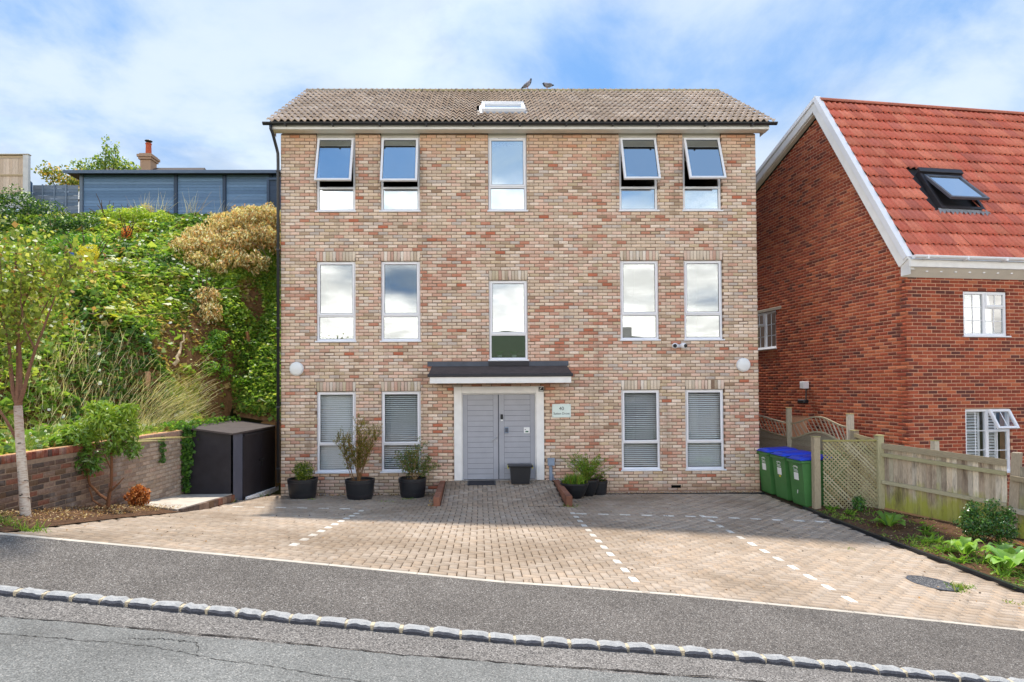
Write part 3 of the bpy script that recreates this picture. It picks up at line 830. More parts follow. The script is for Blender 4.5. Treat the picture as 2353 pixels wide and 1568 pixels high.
# windows
def ring(m, x0, x1, z0, z1, w, y0, y1, ax=None, org=None, bev=.006, wb=None):
    wb = w if wb is None else wb
    m.bbox((x0, y0, z0), (x0 + w, y1, z1), bev, ax=ax, org=org); m.bbox((x1 - w, y0, z0), (x1, y1, z1), bev, ax=ax, org=org)
    m.bbox((x0 + w - .001, y0 + .001, z0), (x1 - w + .001, y1, z0 + wb), bev, ax=ax, org=org); m.bbox((x0 + w - .001, y0 + .001, z1 - w), (x1 - w + .001, y1, z1), bev, ax=ax, org=org)
    return m
def window(x0, x1, z0, z1, zt, opened=0, glass='glass', extra=0., reveal=.055):
    """tall two light window: opening upper sash, fixed lower light; zt transom centre"""
    w = empty('window', ((x0 + x1) / 2, 0, z0), parent=bld)
    g = .006; yf = reveal
    m = ring(MB(), x0 + g, x1 - g, z0 + .03, z1 - g - extra, .052, yf, yf + .065)
    m.bbox((x0 + g + .05, yf + .001, zt - .026), (x1 - g - .05, yf + .064, zt + .026), .005)
    m.build('frame', MT['upvc'], w)
    if extra:
        MB().box((x0 + g, yf + .004, z1 - extra - .004), (x1 - g, yf + .06, z1 + .04)).build('head_packer', MT['soffit'], w)
    MB().bbox((x0 - .025, -.035, z0 + .001), (x1 + .022, yf + .03, z0 + .034), .006).build('sill', MT['upvc'], w)
    xm = (x0 + x1) / 2
    MB().bbox((xm - .22, yf - .012, z1 - extra - .052), (xm + .22, yf + .002, z1 - extra - .028), .004).build('trickle_vent', MT['blind' if not extra else 'darkfelt'], w)
    # lower pane and its gasket
    a, b = x0 + g + .052, x1 - g - .052
    def pane(c, d, ax=None, org=None, y=yf + .03, bx=(a, b)):
        m = MB().box((bx[0] - .004, y, c - .004), (bx[1] + .004, y + .006, d + .004), ax=ax, org=org); m.build('pane', MT[glass], w)
        m = MB(); t = .008
        for (p, q) in (((bx[0], c), (bx[0] + t, d)), ((bx[1] - t, c), (bx[1], d)), ((bx[0] + t, c), (bx[1] - t, c + t)), ((bx[0] + t, d - t), (bx[1] - t, d))):
            m.box((p[0], y - .006, p[1]), (q[0], y - .001, q[1]), ax=ax, org=org)
        m.build('gasket', MT['black'], w)
    pane(z0 + .083, zt - .027)
    # sash
    sa, sb, sc, sd = x0 + g + .028, x1 - g - .028, zt + .006, z1 - extra - .058 + .03
    if extra: sd = z1 - extra - .03
    if opened:
        th = math.radians(opened); org = (0, yf - .012, sd)
        # local z runs down the sash (negative); bottom swings out to -y
        ax = np.array([[1., 0, 0], [0, math.cos(th), -math.sin(th)], [0, math.sin(th), math.cos(th)]])
        h = sd - sc
        m = ring(MB(), sa, sb, -h, 0, .05, -.03, .03, ax=ax, org=org); m.build('sash', MT['upvc'], w)
        pane(-h + .052, -.052, ax=ax, org=org, y=0, bx=(sa + .05, sb - .05))
        mm = MB().bbox((xm - .012, .03, -h + .03), (xm + .012, .05, -h + .13), .004, ax=ax, org=org); mm.build('handle', MT['upvc'], w)
        m = MB()
        for xx in (sa + .012, sb - .012):
            p0 = np.array([xx, yf + .02, sd - .42]); p1 = np.array([xx, 0.012, -h * .62]) @ ax + np.array(org)
            m.tube([p0, p1], .006, 5)
        m.build('stay', MT['metal'], w)
    else:
        m = ring(MB(), sa, sb, sc, sd, .046, yf - .014, yf + .03); m.build('sash', MT['upvc'], w)
        pane(sc + .047, sd - .047, y=yf + .008, bx=(sa + .046, sb - .046))
    return w
for q, w in enumerate((0, 1, 3, 4)):
    window(*WX[w], ZB[0], ZB[0] + 1.875, ZB[0] + .66, glass='glass_clear')
    window(*WX[w], ZB[1], ZB[1] + 1.875, ZB[1] + .62, glass='glass_mid')
    window(*WX[w], ZB[2], ZS, ZB[2] + .58, opened=(17, 16, 19, 20)[q], extra=.07)
window(*WX[2], 3.04, 4.915, 3.04 + .62, glass='glass_half')
window(*WX[2], ZB[2], ZS, ZB[2] + .60, extra=.07)
# venetian blinds behind the ground floor windows
for q, (w, lab) in enumerate(((0, 'white venetian blind behind the leftmost ground floor window'), (1, 'white venetian blind behind the ground floor window next to the door on the left'),
                              (3, 'white venetian blind behind the first ground floor window right of the door'), (4, 'white venetian blind behind the rightmost ground floor window'))):
    x0, x1 = WX[w]; bl = empty('venetian_blind', ((x0 + x1) / 2, .17, .5), lab, 'blind', 'venetian blinds of the ground floor')
    MB().bbox((x0 + .03, .15, 2.30), (x1 - .03, .20, 2.345), .004).build('head_rail', MT['blind'], bl)
    z = .555; tilt = math.radians((50, 32, 30, 40)[q]); base = None
    while z < 2.29:
        if base is None:
            c_, s_ = math.cos(tilt) * .023, math.sin(tilt) * .023
            V = [(x0 + .035, -c_, -s_), (x1 - .035, -c_, -s_), (x1 - .035, 0, .004), (x0 + .035, 0, .004), (x0 + .035, c_, s_), (x1 - .035, c_, s_)]
            V = np.array(V); V[:, 0] -= (x0 + x1) / 2
            me = bpy.data.meshes.new('slat'); me.from_pydata(V.tolist(), [], [[0, 1, 2, 3], [3, 2, 5, 4]]); me.materials.append(MT['blind'])
            so = bpy.data.objects.new('slat', me); md = so.modifiers.new('t', 'SOLIDIFY'); md.thickness = .0015; base = so
        else: so = base.copy()
        COL.objects.link(so); so.parent = bl; so.location = (0, .0, z - .5); so.rotation_euler = (0, rng.normal(0, .002), 0)
        z += .0455
    m = MB()
    for xx in (x0 + .16, x1 - .16): m.tube([(xx, .145, .54), (xx, .145, 2.3)], .0018, 4)
    m.build('cord', MT['blind'], bl)
# white roller blinds / nets upstairs give the pale lower lights
for (w, lab) in ((3, 'pale roller blind behind the open top floor window right of centre'), (4, 'pale roller blind behind the rightmost top floor window')):
    x0, x1 = WX[w]
    tag(MB().box((x0 + .05, .19, ZB[2] + .05), (x1 - .08, .192, ZB[2] + .54)).build('roller_blind', MT['blind'], origin=(x0, .19, ZB[2] + .05)), lab, 'blind', 'pale top floor blinds')
x0, x1 = WX[2]
tag(MB().box((x0 + .05, .19, ZB[2] + .05), (x1 - .05, .192, ZS - .1)).build('roller_blind', MT['blind'], origin=(x0, .19, ZB[2])), 'pale full height blind behind the middle top floor window', 'blind')
for (px_, lab) in ((5.02, 'left green plant in a white pot on the sill of the landing window'), (5.36, 'right green plant in a white pot on the sill of the landing window')):
    sp_ = empty('sill_plant', (px_, .2, 3.09), lab, 'plant', 'plants on the landing sill')
    MB().lathe([(.045, 0), (.06, .1), (.055, .1), (0, .09)], (px_, .2, 3.09), 14).build('pot', MT['white'], sp_)
    mm = MB()
    for k in range(16):
        w = 2 * PI * k / 16; L_ = rng.uniform(.12, .2); dd = np.array([math.cos(w) * .7, math.sin(w) * .4, 1.0]); dd /= np.linalg.norm(dd); sd = np.array([-dd[1], dd[0], 0]) * .014; b0 = np.array([px_, .2, 3.18])
        mm.add([b0 - sd, b0 + sd, b0 + dd * L_ * .6 + sd * 1.2, b0 + dd * L_ + [dd[0] * .05, 0, -.02], b0 + dd * L_ * .6 - sd * 1.2], [[0, 1, 2, 3, 4]], srgb(96, 150, 58))
    mm.build('leaves', MT['leaf'], sp_, tint=True)
# front door
dr = empty('front_door', (5.0, 0, .3), parent=bld)
m = MB(); a, b, c, d = DOOR
m.bbox((a + .004, -.035, c + .02), (a + .185, .10, d - .004), .008); m.bbox((b - .185, -.035, c + .02), (b - .004, .10, d - .004), .008)
m.bbox((a + .184, -.034, d - .165), (b - .184, .099, d - .005), .008); m.build('architrave', MT['whitewood'], dr)
m = MB(); m.bbox((a + .186, .03, d - .19), (b - .186, .10, d - .166), .004); m.bbox((a + .186, .03, c + .02), (a + .204, .1, d - .19), .004); m.bbox((b - .204, .03, c + .02), (b - .186, .1, d - .19), .004)
m.build('door_stop', MT['whitewood'], dr)
MB().box((a + .186, -.01, c - .02), (b - .186, .1, c + .03)).build('threshold', MT['metal'], dr)
xm = 4.978
for (l, r_, hinge) in ((4.162, xm - .004, 0), (xm + .012, 5.823, 1)):
    lf = MB().box((l, .062, .325), (r_, .10, 2.272)).build('leaf', MT['doorline'], dr)
    st = .1 if hinge == 0 else .12
    s0, s1 = (l + .105, r_ - .115) if hinge == 0 else (l + .125, r_ - .11)
    mm = MB().bbox((l + .001, .05, .326), (s0 - .003, .064, 2.271), .002); mm.build('stile', MT['door'], lf)
    mm = MB().bbox((s1 + .003, .05, .326), (r_ - .001, .064, 2.271), .002); mm.build('stile', MT['door'], lf)
    nb = 16; hh = (2.271 - .326) / nb
    for k in range(nb):
        z = .326 + k * hh
        MB().bbox((s0 + .001, .052, z + .0025), (s1 - .001, .064, z + hh - .0025), .0025).build('board', MT['door'], lf)
MB().box((xm - .003, .04, .326), (xm + .011, .066, 2.272)).build('cover_strip', MT['doorline'], dr)
m = MB().tube([(4.945, .05, 1.31), (4.945, .01, 1.31)], .012, 10); m.tube([(4.945, .012, 1.31), (4.90, .008, 1.275), (4.815, .008, 1.225)], .011, 8); m.lathe([(.024, 0), (.024, .008)], (4.945, .05, 1.31), 14, ax=[[1, 0, 0], [0, 0, 1], [0, -1, 0]]); m.lathe([(.016, 0), (.016, .008)], (4.945, .05, 1.205), 12, ax=[[1, 0, 0], [0, 0, 1], [0, -1, 0]])
m.build('lever_handle', MT['metal'], dr, smooth=False)
tag(MB().bbox((5.03, .018, 1.70), (5.085, .05, 1.815), .006).build('door_bell', MT['black'], origin=(5.06, .05, 1.7)), 'narrow black and white video doorbell on the right door leaf', 'doorbell')
MB().bbox((5.03, .016, 1.665), (5.085, .05, 1.698), .005).build('bell_button', MT['white'], bpy.data.objects['door_bell'])
tag(MB().bbox((5.12, .015, 1.38), (5.21, .05, 1.52), .008).build('key_safe', MT['greymetal'], origin=(5.16, .05, 1.38)), 'small grey key safe on the right door leaf', 'key safe')
ks = bpy.data.objects['key_safe']; MB().bbox((5.132, .009, 1.40), (5.198, .016, 1.50), .004).build('cover', MT['lead'], ks)
nt_ = tag(MB().bbox((5.565, .03, 1.375), (5.70, .05, 1.515), .004).build('notice_box', MT['white'], origin=(5.63, .05, 1.38)), 'small white entry panel box on the right door leaf', 'entry panel')
MB().box((5.60, .027, 1.40), (5.67, .031, 1.43)).build('button', MT['inkgreen'], nt_); MB().box((5.585, .0275, 1.455), (5.61, .031, 1.47)).build('button', MT['lead'], nt_)
st_ = tag(MB().box((5.905, -.038, 2.335), (6.02, -.0355, 2.44)).build('warning_sticker', MT['darkfelt'], origin=(5.96, -.036, 2.33)), 'small black and white sticker on the upper right door frame corner', 'sticker')
m = MB(); m.prism([(5.915, -.0385, 2.38), (5.96, -.0385, 2.43), (5.985, -.0385, 2.435), (5.94, -.0385, 2.385)], (0, -.001, 0)); m.box((5.915, -.0395, 2.345), (6.01, -.0382, 2.36)); m.build('print', MT['white'], st_)

# canopy over the door
cn = empty('door_canopy', (5, -.3, 2.5), parent=bld)
MB().bbox((3.405, -.62, 2.672), (6.615, -.003, 2.74), .01).build('roof_edge', MT['darkfelt'], cn)
m = MB(); m.add([(3.43, -.60, 2.741), (6.59, -.60, 2.741), (6.56, -.004, 2.93), (3.46, -.004, 2.93), (3.43, -.60, 2.735), (6.59, -.60, 2.735), (6.56, -.004, 2.735), (3.46, -.004, 2.735)], [[0, 1, 2, 3], [1, 5, 6, 2], [4, 0, 3, 7]]); m.build('felt_roof', MT['felt'], cn)
MB().bbox((3.455, -.585, 2.53), (6.575, -.555, 2.671), .004).build('fascia', MT['whitewood'], cn)
MB().box((3.457, -.553, 2.535), (6.573, -.003, 2.548)).build('soffit', MT['soffit'], cn)
m = MB(); m.box((3.457, -.554, 2.536), (3.487, -.004, 2.67)); m.box((6.543, -.554, 2.536), (6.573, -.004, 2.67)); m.build('return_fascia', MT['whitewood'], cn)
m = MB(); m.bbox((3.357, -.02, 2.925), (4.77, -.003, 3.035), .004); m.bbox((5.68, -.02, 2.925), (6.60, -.003, 3.035), .004); m.build('flashing', MT['lead'], cn)
MB().bbox((4.76, -.045, 2.925), (5.69, -.001, 3.038), .004).build('apron', MT['charcoal'], cn)

# eaves
MB().bbox((-.187, -.23, 8.325), (11.227, -.205, 8.418), .003).build('fascia', MT['whitewood'], bld)
MB().box((-.185, -.204, 8.318), (11.225, -.003, 8.33)).build('soffit', MT['soffit'], bld)
m = MB(); m.add([(-.187, -.205, 8.33), (-.187, .25, 8.33), (-.187, .25, 8.62), (-.187, -.205, 8.42)], [[0, 1, 2, 3]]); m.add([(11.227, -.205, 8.33), (11.227, .25, 8.33), (11.227, .25, 8.62), (11.227, -.205, 8.42)], [[3, 2, 1, 0]]); m.build('box_end', MT['whitewood'], bld)
gt = MB(); prof = [(math.cos(t) * .056, math.sin(t) * .056) for t in np.linspace(PI, 2 * PI, 9)]
V = []; ng = len(prof)
for x in (-.306, 11.37):
    for (p, q) in prof: V.append((x, -.292 + p, 8.442 + q))
    for (p, q) in prof[::-1]: V.append((x, -.292 + p * .9, 8.442 + q * .9))
k = ng * 2
gt.add(V, [[i, (i + 1) % k, k + (i + 1) % k, k + i] for i in range(k)] + [list(range(ng))[::-1], [k + i for i in range(ng)]])
go = gt.build('gutter', MT['black'], bld)
for x in np.arange(.2, 11.3, 1.06): MB().bbox((x - .02, -.35, 8.375), (x + .02, -.228, 8.40), .004).build('gutter_bracket', MT['black'], go)
m = MB().tube([(-.13, -.29, 8.39), (-.13, -.285, 8.31), (-.11, -.22, 8.23), (-.06, -.09, 7.93), (-.045, -.06, 7.83), (-.045, -.045, 7.6), (-.045, -.045, .3)], .034, 10); m.build('downpipe', MT['black'], bld, smooth=True)
m = MB()
for z in (7.4, 5.6, 3.8, 2.0, .6): m.bbox((-.085, -.083, z), (-.001, -.004, z + .04), .004)
m.build('pipe_clip', MT['black'], bld)

# ------------------------------------------------------------------ tiled roofs
def tiles(parent, E, eu, es, length, slope, tw, gauge, waves, amp, thick, pal_, mat, skip=None, nkeep=300, seg=10, shape=1.0, lift=.05, keepfn=None, start=0.):
    E = np.array(E, float); eu = np.array(eu, float); es = np.array(es, float); nn = np.cross(eu, es); nn /= np.linalg.norm(nn)
    nr = int(math.ceil(slope / gauge)); nc = int(math.ceil(length / tw))
    uu = np.linspace(0, tw, seg + 1); ph = uu / tw * waves * 2 * PI
    prof = amp * (.5 + .5 * np.sin(ph)) ** shape
    VV = []; CC = []; keepc = []
    for r in range(nr):
        s0, s1 = r * gauge - .03, min((r + 1) * gauge + .02, slope)
        for c in range(nc):
            u0 = start + c * tw; um = u0 + tw / 2; sm = (s0 + s1) / 2
            if skip and skip(um, sm): continue
            j = rng.normal(0, .0025, 2)
            P = lambda u, s, h: E + u[:, None] * eu + s * es + h[:, None] * nn
            us = u0 + uu
            top = P(us, s1, prof * .9 - .012 + j[0]); low = P(us, s0, prof + lift + j[1]); bot = P(us, s0 + .004, prof + lift - thick + j[1])
            VV.append(np.concatenate([top, low, bot]))
            cc = pal_[rng.integers(len(pal_))] * rng.uniform(.85, 1.12)
            CC.append(cc); keepc.append(keepfn(um, sm) if keepfn else 0)
    VV = np.array(VV); CC = np.array(CC); k = seg + 1
    Fq = [[i, k + i, k + i + 1, i + 1][::-1] for i in range(seg)] + [[k + i, 2 * k + i, 2 * k + i + 1, k + i + 1][::-1] for i in range(seg)]
    keep = nearest(VV, nkeep)
    pieces(parent, 'tile', VV, np.array(Fq), CC, mat, keep, 'roof_tiles')
    return nr, nc
roof = empty('roof', (5.5, 1.5, 8.5), parent=bld)
EV = np.array([-.20, -.295, 8.452]); RG = np.array([-.20, 2.86, 10.70]); es = RG - EV; SL = np.linalg.norm(es); es /= SL
nrm = np.cross([1, 0, 0], es)
def onroof(x, s, h): return np.array([x, 0, 0]) + np.array([0, *(EV + es * s + nrm * h)[1:]])
tp = np.array([srgb(208, 190, 175), srgb(199, 181, 167), srgb(213, 197, 184), srgb(202, 183, 167)])
m = MB(); m.add([onroof(-.19, 0.02, -.012), onroof(11.26, .02, -.012), onroof(11.26, SL, -.012), onroof(-.19, SL, -.012)], [[0, 1, 2, 3]])
m.add([(-.19, 2.86, 10.685), (11.26, 2.86, 10.685), (11.26, 6.1, 8.4), (-.19, 6.1, 8.4)], [[0, 1, 2, 3]])
m.build('underlay', MT['darkfelt'], roof)
m = MB()
for x in (.02, 10.99): m.add([(x, -.0, 8.33), (x, 5.85, 8.33), (x, 2.86, 10.62)], [[0, 1, 2]])
m.build('gable_wall', MT['mortar'], roof)
# skylight opening in the tiles: x 4.60..5.72, s range from the photo
skx = (4.62, 5.70); sks = (.80, 1.62)
tiles(roof, EV, (1, 0, 0), es, 11.47, SL, .295, .318, 2, .058, .036, tp, MT['tile'], skip=lambda u, s: skx[0] - .02 < u - .2 < skx[1] + .02 and sks[0] < s < sks[1], seg=12)
for k in range(25):                                          # ridge tiles
    x0 = -.21 + k * .46; x1 = min(x0 + .457, 11.285)
    if x1 - x0 < .1: continue
    V = []
    for x in (x0, x1):
        for t in np.linspace(0, PI, 8): V.append((x, 2.86 - math.cos(t) * .13, 10.655 + math.sin(t) * .115))
    F = [[i, i + 1, 9 + i, 8 + i] for i in range(7)] + [list(range(8)), [15 - i for i in range(8)]]
    c = np.array(srgb(150, 142, 128)) * rng.uniform(.9, 1.1)
    if 5 < k: c = c * .55 + np.array(srgb(168, 150, 70)) * .42
    fixn(mesh_np('ridge_tile', np.array(V), F, c, MT['tile'], roof))
    if k:
        V = []
        for x in (x0 - .018, x0 + .018):
            for t in np.linspace(0, PI, 8): V.append((x, 2.86 - math.cos(t) * .137, 10.655 + math.sin(t) * .123))
        fixn(mesh_np('ridge_joint', np.array(V), F, np.array(srgb(112, 104, 94)), MT['tile'], roof))
# yellow lichen on the top course is in the tile colours there
def frame_at(x, s): return np.array([x, *(EV + es * s)[1:]])
sk = empty('skylight', frame_at(5.16, 1.2), parent=roof)
ax = np.array([[1, 0, 0], es, nrm])
m = MB(); ring_ = lambda m, x0, x1, s0, s1, w, h0, h1: (m.bbox((x0, s0, h0), (x0 + w, s1, h1), .004, ax=ax, org=(0, *EV[1:])), m.bbox((x1 - w, s0, h0), (x1, s1, h1), .004, ax=ax, org=(0, *EV[1:])), m.bbox((x0 + w, s0, h0), (x1 - w, s0 + w, h1), .004, ax=ax, org=(0, *EV[1:])), m.bbox((x0 + w, s1 - w, h0), (x1 - w, s1, h1), .004, ax=ax, org=(0, *EV[1:])))
ring_(m, skx[0] + .02, skx[1] - .02, sks[0] + .08, sks[1] - .02, .075, -.01, .13); m.build('frame', MT['upvc'], sk)
MB().box((skx[0] + .09, sks[0] + .15, .08), (skx[1] - .09, sks[1] - .09, .09), ax=ax, org=(0, *EV[1:])).build('pane', MT['glass_sky'], sk)
MB().box((skx[0] + .09, sks[0] + .15, .02), (skx[1] - .09, sks[1] - .09, .03), ax=ax, org=(0, *EV[1:])).build('shade', MT['blind'], sk)
m = MB(); m.bbox((skx[0] - .03, sks[0] - .06, .03), (skx[1] + .03, sks[0] + .085, .055), .004, ax=ax, org=(0, *EV[1:])); m.bbox((skx[0] - .04, sks[0] + .086, .02), (skx[0] + .019, sks[1] + .03, .06), .004, ax=ax, org=(0, *EV[1:])); m.bbox((skx[1] - .019, sks[0] + .086, .02), (skx[1] + .04, sks[1] + .03, .06), .004, ax=ax, org=(0, *EV[1:])); m.bbox((skx[0] + .02, sks[1] - .019, .04), (skx[1] - .02, sks[1] + .06, .145), .004, ax=ax, org=(0, *EV[1:]))
m.build('flashing', MT['leadbright'], sk)

# ------------------------------------------------------------------ things fixed to the facade
for (x, z, lab) in ((.375, 2.887, 'round white wall lamp on the left end of the brick facade'), (10.638, 2.923, 'round white wall lamp on the right end of the brick facade')):
    o = empty('wall_lamp', (x, 0, z), lab, 'wall lamp', 'round wall lamps')
    A = [[1, 0, 0], [0, 0, 1], [0, -1, 0]]
    MB().lathe([(.15, .0), (.158, .03), (.158, .055)], (x, -.004, z), 32, ax=A).build('base', MT['upvc'], o, smooth=False)
    MB().lathe([(.150, .056), (.147, .075), (.125, .09), (.0, .098)], (x, -.004, z), 32, ax=A).build('diffuser', MT['white'], o, smooth=True)
o = empty('security_camera', (9.13, 0, 3.37), 'pair of white dome security cameras below the right first floor windows', 'camera')
MB().bbox((9.0, -.035, 3.33), (9.27, -.003, 3.40), .01).build('mount', MT['upvc'], o)
for (x, dx) in ((9.06, -.03), (9.215, .035)):
    pts = [(x, -.03, 3.375), (x + dx * .3, -.07, 3.372), (x + dx, -.13, 3.365), (x + dx * 1.3, -.165, 3.362)]
    h = MB().tube(pts, [.05, .066, .064, .05], 16).build('head', MT['upvc'], o, smooth=True)
    MB().tube([(x + dx * 1.3, -.163, 3.362), (x + dx * 1.42, -.178, 3.36)], [.046, .04], 14).build('lens', MT['black'], h)
sg = empty('house_sign', (6.43, 0, 1.74), 'pale glass plate reading 40 Sutton Drove beside the front door', 'sign')
MB().bbox((6.214, -.025, 1.737), (6.645, -.019, 2.047), .003).build('plate', MT['signglass'], sg)
for x in (6.235, 6.624):
    for z in (1.758, 2.026): MB().lathe([(.009, 0), (.009, .024), (.006, .028)], (x, -.003, z), 10, ax=[[1, 0, 0], [0, 0, 1], [0, -1, 0]]).build('stud', MT['metal'], sg)
def text(name, body, loc, size, mat, parent, rot=(PI / 2, 0, 0), ext=.001, align='CENTER', sx=1.0):
    cu = bpy.data.curves.new(name, 'FONT'); cu.body = body; cu.size = size; cu.align_x = align; cu.extrude = ext
    t = bpy.data.objects.new(name + '_src', cu); COL.objects.link(t)
    dg = bpy.context.evaluated_depsgraph_get(); me = bpy.data.meshes.new_from_object(t.evaluated_get(dg))
    bpy.data.objects.remove(t); o = bpy.data.objects.new(name, me); COL.objects.link(o); me.materials.clear(); me.materials.append(mat)
    o.parent = parent; o.location = Vector(loc) - wloc(parent); o.rotation_euler = rot; o.scale = (sx, 1, 1); return o
text('number', '40', (6.43, -.0265, 1.905), .115, MT['ink'], sg)
text('street_name', 'Sutton Drove', (6.43, -.0265, 1.805), .078, MT['ink'], sg, sx=.86)
mb_ = empty('meter_box', (6.18, 0, .3), 'small grey electrical box on a pipe right of the door', 'electrical box')
MB().bbox((6.10, -.10, .64), (6.255, -.004, .806), .008).build('box', MT['greymetal'], mb_)
MB().bbox((6.095, -.104, .79), (6.26, -.004, .812), .006).build('lid', MT['greymetal'], mb_)
m = MB(); m.bbox((6.135, -.075, .30), (6.205, -.004, .63), .01); m.tube([(6.215, -.05, .45), (6.222, -.05, .36), (6.26, -.08, .31), (6.36, -.10, .29)], .012, 6); m.build('conduit', MT['greymetal'], mb_)
# things at the door
bx_ = empty('storage_box', (5.44, -.28, .3), 'black plastic storage box with lid and yellow clips in front of the door', 'box')
MB().box((5.22, -.44, .285), (5.68, -.12, .66), taper=.88).build('tub', MT['black'], bx_)
MB().bbox((5.17, -.47, .655), (5.73, -.09, .70), .012).build('lid', MT['black'], bx_)
yel = mat_plain('yellow_clip', srgb(205, 200, 70), .5, .4, .05)
for x in (5.165, 5.705): MB().bbox((x, -.40, .62), (x + .03, -.28, .695), .006).build('clip', yel, bx_)
o = tag(MB().bbox((4.26, -.42, .292), (4.90, -.03, .312), .006).build('door_mat', MT['black'], origin=(4.58, -.22, .29)), 'black rubber door mat in front of the left door leaf', 'door mat')
for k in range(7): MB().bbox((4.29, -.40 + k * .052, .312), (4.87, -.37 + k * .052, .318), .002).build('rib', MT['charcoal'], o)
o.location.z += -.018; o.rotation_euler = (math.atan(.095), 0, 0)
# ------------------------------------------------------------------ neighbouring red brick house
AN = math.radians(7.77)
NC = np.array([13.443, -1.46, 0.]); NU = np.array([math.cos(AN), math.sin(AN), 0]); NV = np.array([-math.sin(AN), math.cos(AN), 0])   # along the front, along the side wall
nb = empty('neighbour_house', NC, 'red brick house with steep red tiled roof on the right', 'house')
TA, ZA, ZE = 2.43, 9.22, 4.92            # apex distance along the side wall, apex height of the bricks, eaves
def gable(z):
    if z < ZE: return [(0, 7.2)]
    a = (z - ZE) / (ZA - ZE) * TA; b = min(7.2, TA + (ZA - z) / .40)
    return [(a, b)] if b - a > .05 else []
SIDEWIN = (4.38, 5.5, 3.47, 4.56)
SIDEDOOR = (3.15, 3.95, -.4, 1.62)
# side wall: s runs backwards from the corner, outward normal -NU
core = MB(); P = lambda s, z, d: NC + s * NV + np.array([0, 0, z]) - d * NU
poly = [(0, -1.5), (7.2, -1.5), (7.2, 7.3), (TA, ZA), (0, ZE)]
H = SIDEWIN
cells = [(.009, 0, H[0] - .006, 0)]
# core as strips around the window
def strip(s0, s1, z0, z1=None):
    top = lambda s: (ZE + (ZA - ZE) * s / TA if s <= TA else ZA - .40 * (s - TA))
    if z1 is None:
        q = [(s0, z0), (s1, z0), (s1, top(s1))] + ([(TA, ZA)] if s0 < TA < s1 else []) + [(s0, top(s0))]
    else: q = [(s0, z0), (s1, z0), (s1, z1), (s0, z1)]
    f = [P(s, z, -.004) for s, z in q]; core.add(f, [list(range(len(f)))[::-1]])
strip(.0, H[0] - .006, -1.5); strip(H[0] - .006, H[1] + .006, -1.5, H[2] - .006); strip(H[0] - .006, H[1] + .006, H[3] + .006); strip(H[1] + .006, 7.2, -1.5)
core.build('wall', MT['nmortar'], nb)
Rs = course_rects(gable, -1.2 + .0, 142, [SIDEWIN, SIDEDOOR], start=-.06, jitter=.001, joint=.013, h=.0615)
npal = np.array([srgb(166, 84, 60), srgb(150, 74, 56), srgb(178, 98, 68), srgb(134, 68, 54), srgb(116, 64, 54), srgb(188, 112, 80), srgb(104, 62, 56)])
pw = np.array([.3, .24, .16, .12, .08, .06, .04])
Cs = npal[rng.choice(7, len(Rs), p=pw)] * rng.uniform(.85, 1.15, (len(Rs), 1))
Vs = brick_arrays(Rs, NC, NV, -NU, bev=.003, jit=.0008, proud=.001)
Vs = Vs[:, [1, 0, 3, 2, 5, 4, 7, 6, 9, 8, 11, 10]]
# front wall
W1 = (1.365, 2.445, 3.44, 4.42); W2 = (1.365, 2.485, .55, 1.92)
Rf = course_rects(lambda z: [(0, 6.5)], -1.2, 79, [W1, W2], start=-.06 + .1, jitter=.001, joint=.013, h=.0615)
Cf = npal[rng.choice(7, len(Rf), p=[.26, .28, .1, .14, .1, .06, .06])] * rng.uniform(.85, 1.15, (len(Rf), 1))
Vf = brick_arrays(Rf, NC, NU, -NV, bev=.003, jit=.0008, proud=.001)
core_wall('front_wall', NC, NU, -NV, (.004, 6.5), (-1.5, 4.69), [W1, W2], .26, MT['nmortar'], nb, front=-.004)
V = np.concatenate([Vs, Vf]); C_ = np.concatenate([Cs, Cf])
cz = V.mean(1); vis = (cz[:, 0] < 16.3) & (cz[:, 2] > 1.2)
pieces(nb, 'brick', V, QB, C_, MT['nbrick'], nearest(V, 300, vis), 'brickwork')
# rest of the body
m = MB()
q = [NC + 6.5 * NU, NC + 6.5 * NU + 7.2 * NV, NC + 7.2 * NV]
m.prism([q[0] + [0, 0, -1.5], q[1] + [0, 0, -1.5], q[1] + [0, 0, 4.9], q[0] + [0, 0, 4.9]], NU * .02)
m.prism([q[2] + [0, 0, -1.5], q[1] + [0, 0, -1.5], q[1] + [0, 0, 4.9], q[2] + [0, 0, 4.9]], NV * .02)
m.build('rear_walls', MT['nmortar'], nb)
m = MB()
for (s, z0_, z1_) in ((1.1, -.5, 8.0),):
    m.prism([NC + .3 * NU + s * NV + [0, 0, z0_], NC + 6.4 * NU + s * NV + [0, 0, z0_], NC + 6.4 * NU + s * NV + [0, 0, 4.6], NC + .3 * NU + s * NV + [0, 0, 4.6]], NV * .05)
m.build('partition_wall', MT['interior'], nb)
MB().prism([NC + .3 * NU + 3.0 * NV + [0, 0, 3.0], NC + .3 * NU + 6.8 * NV + [0, 0, 3.0], NC + .3 * NU + 6.8 * NV + [0, 0, 4.8], NC + .3 * NU + 3.0 * NV + [0, 0, 4.8]], NU * .05).build('room_shade_sheet', MT['charcoal'], nb)  # flat dark sheet stands in for the unlit room behind the side window
AXF = np.array([NU, NV, [0, 0, 1]]); AXS = np.array([NV, NU, [0, 0, 1]])
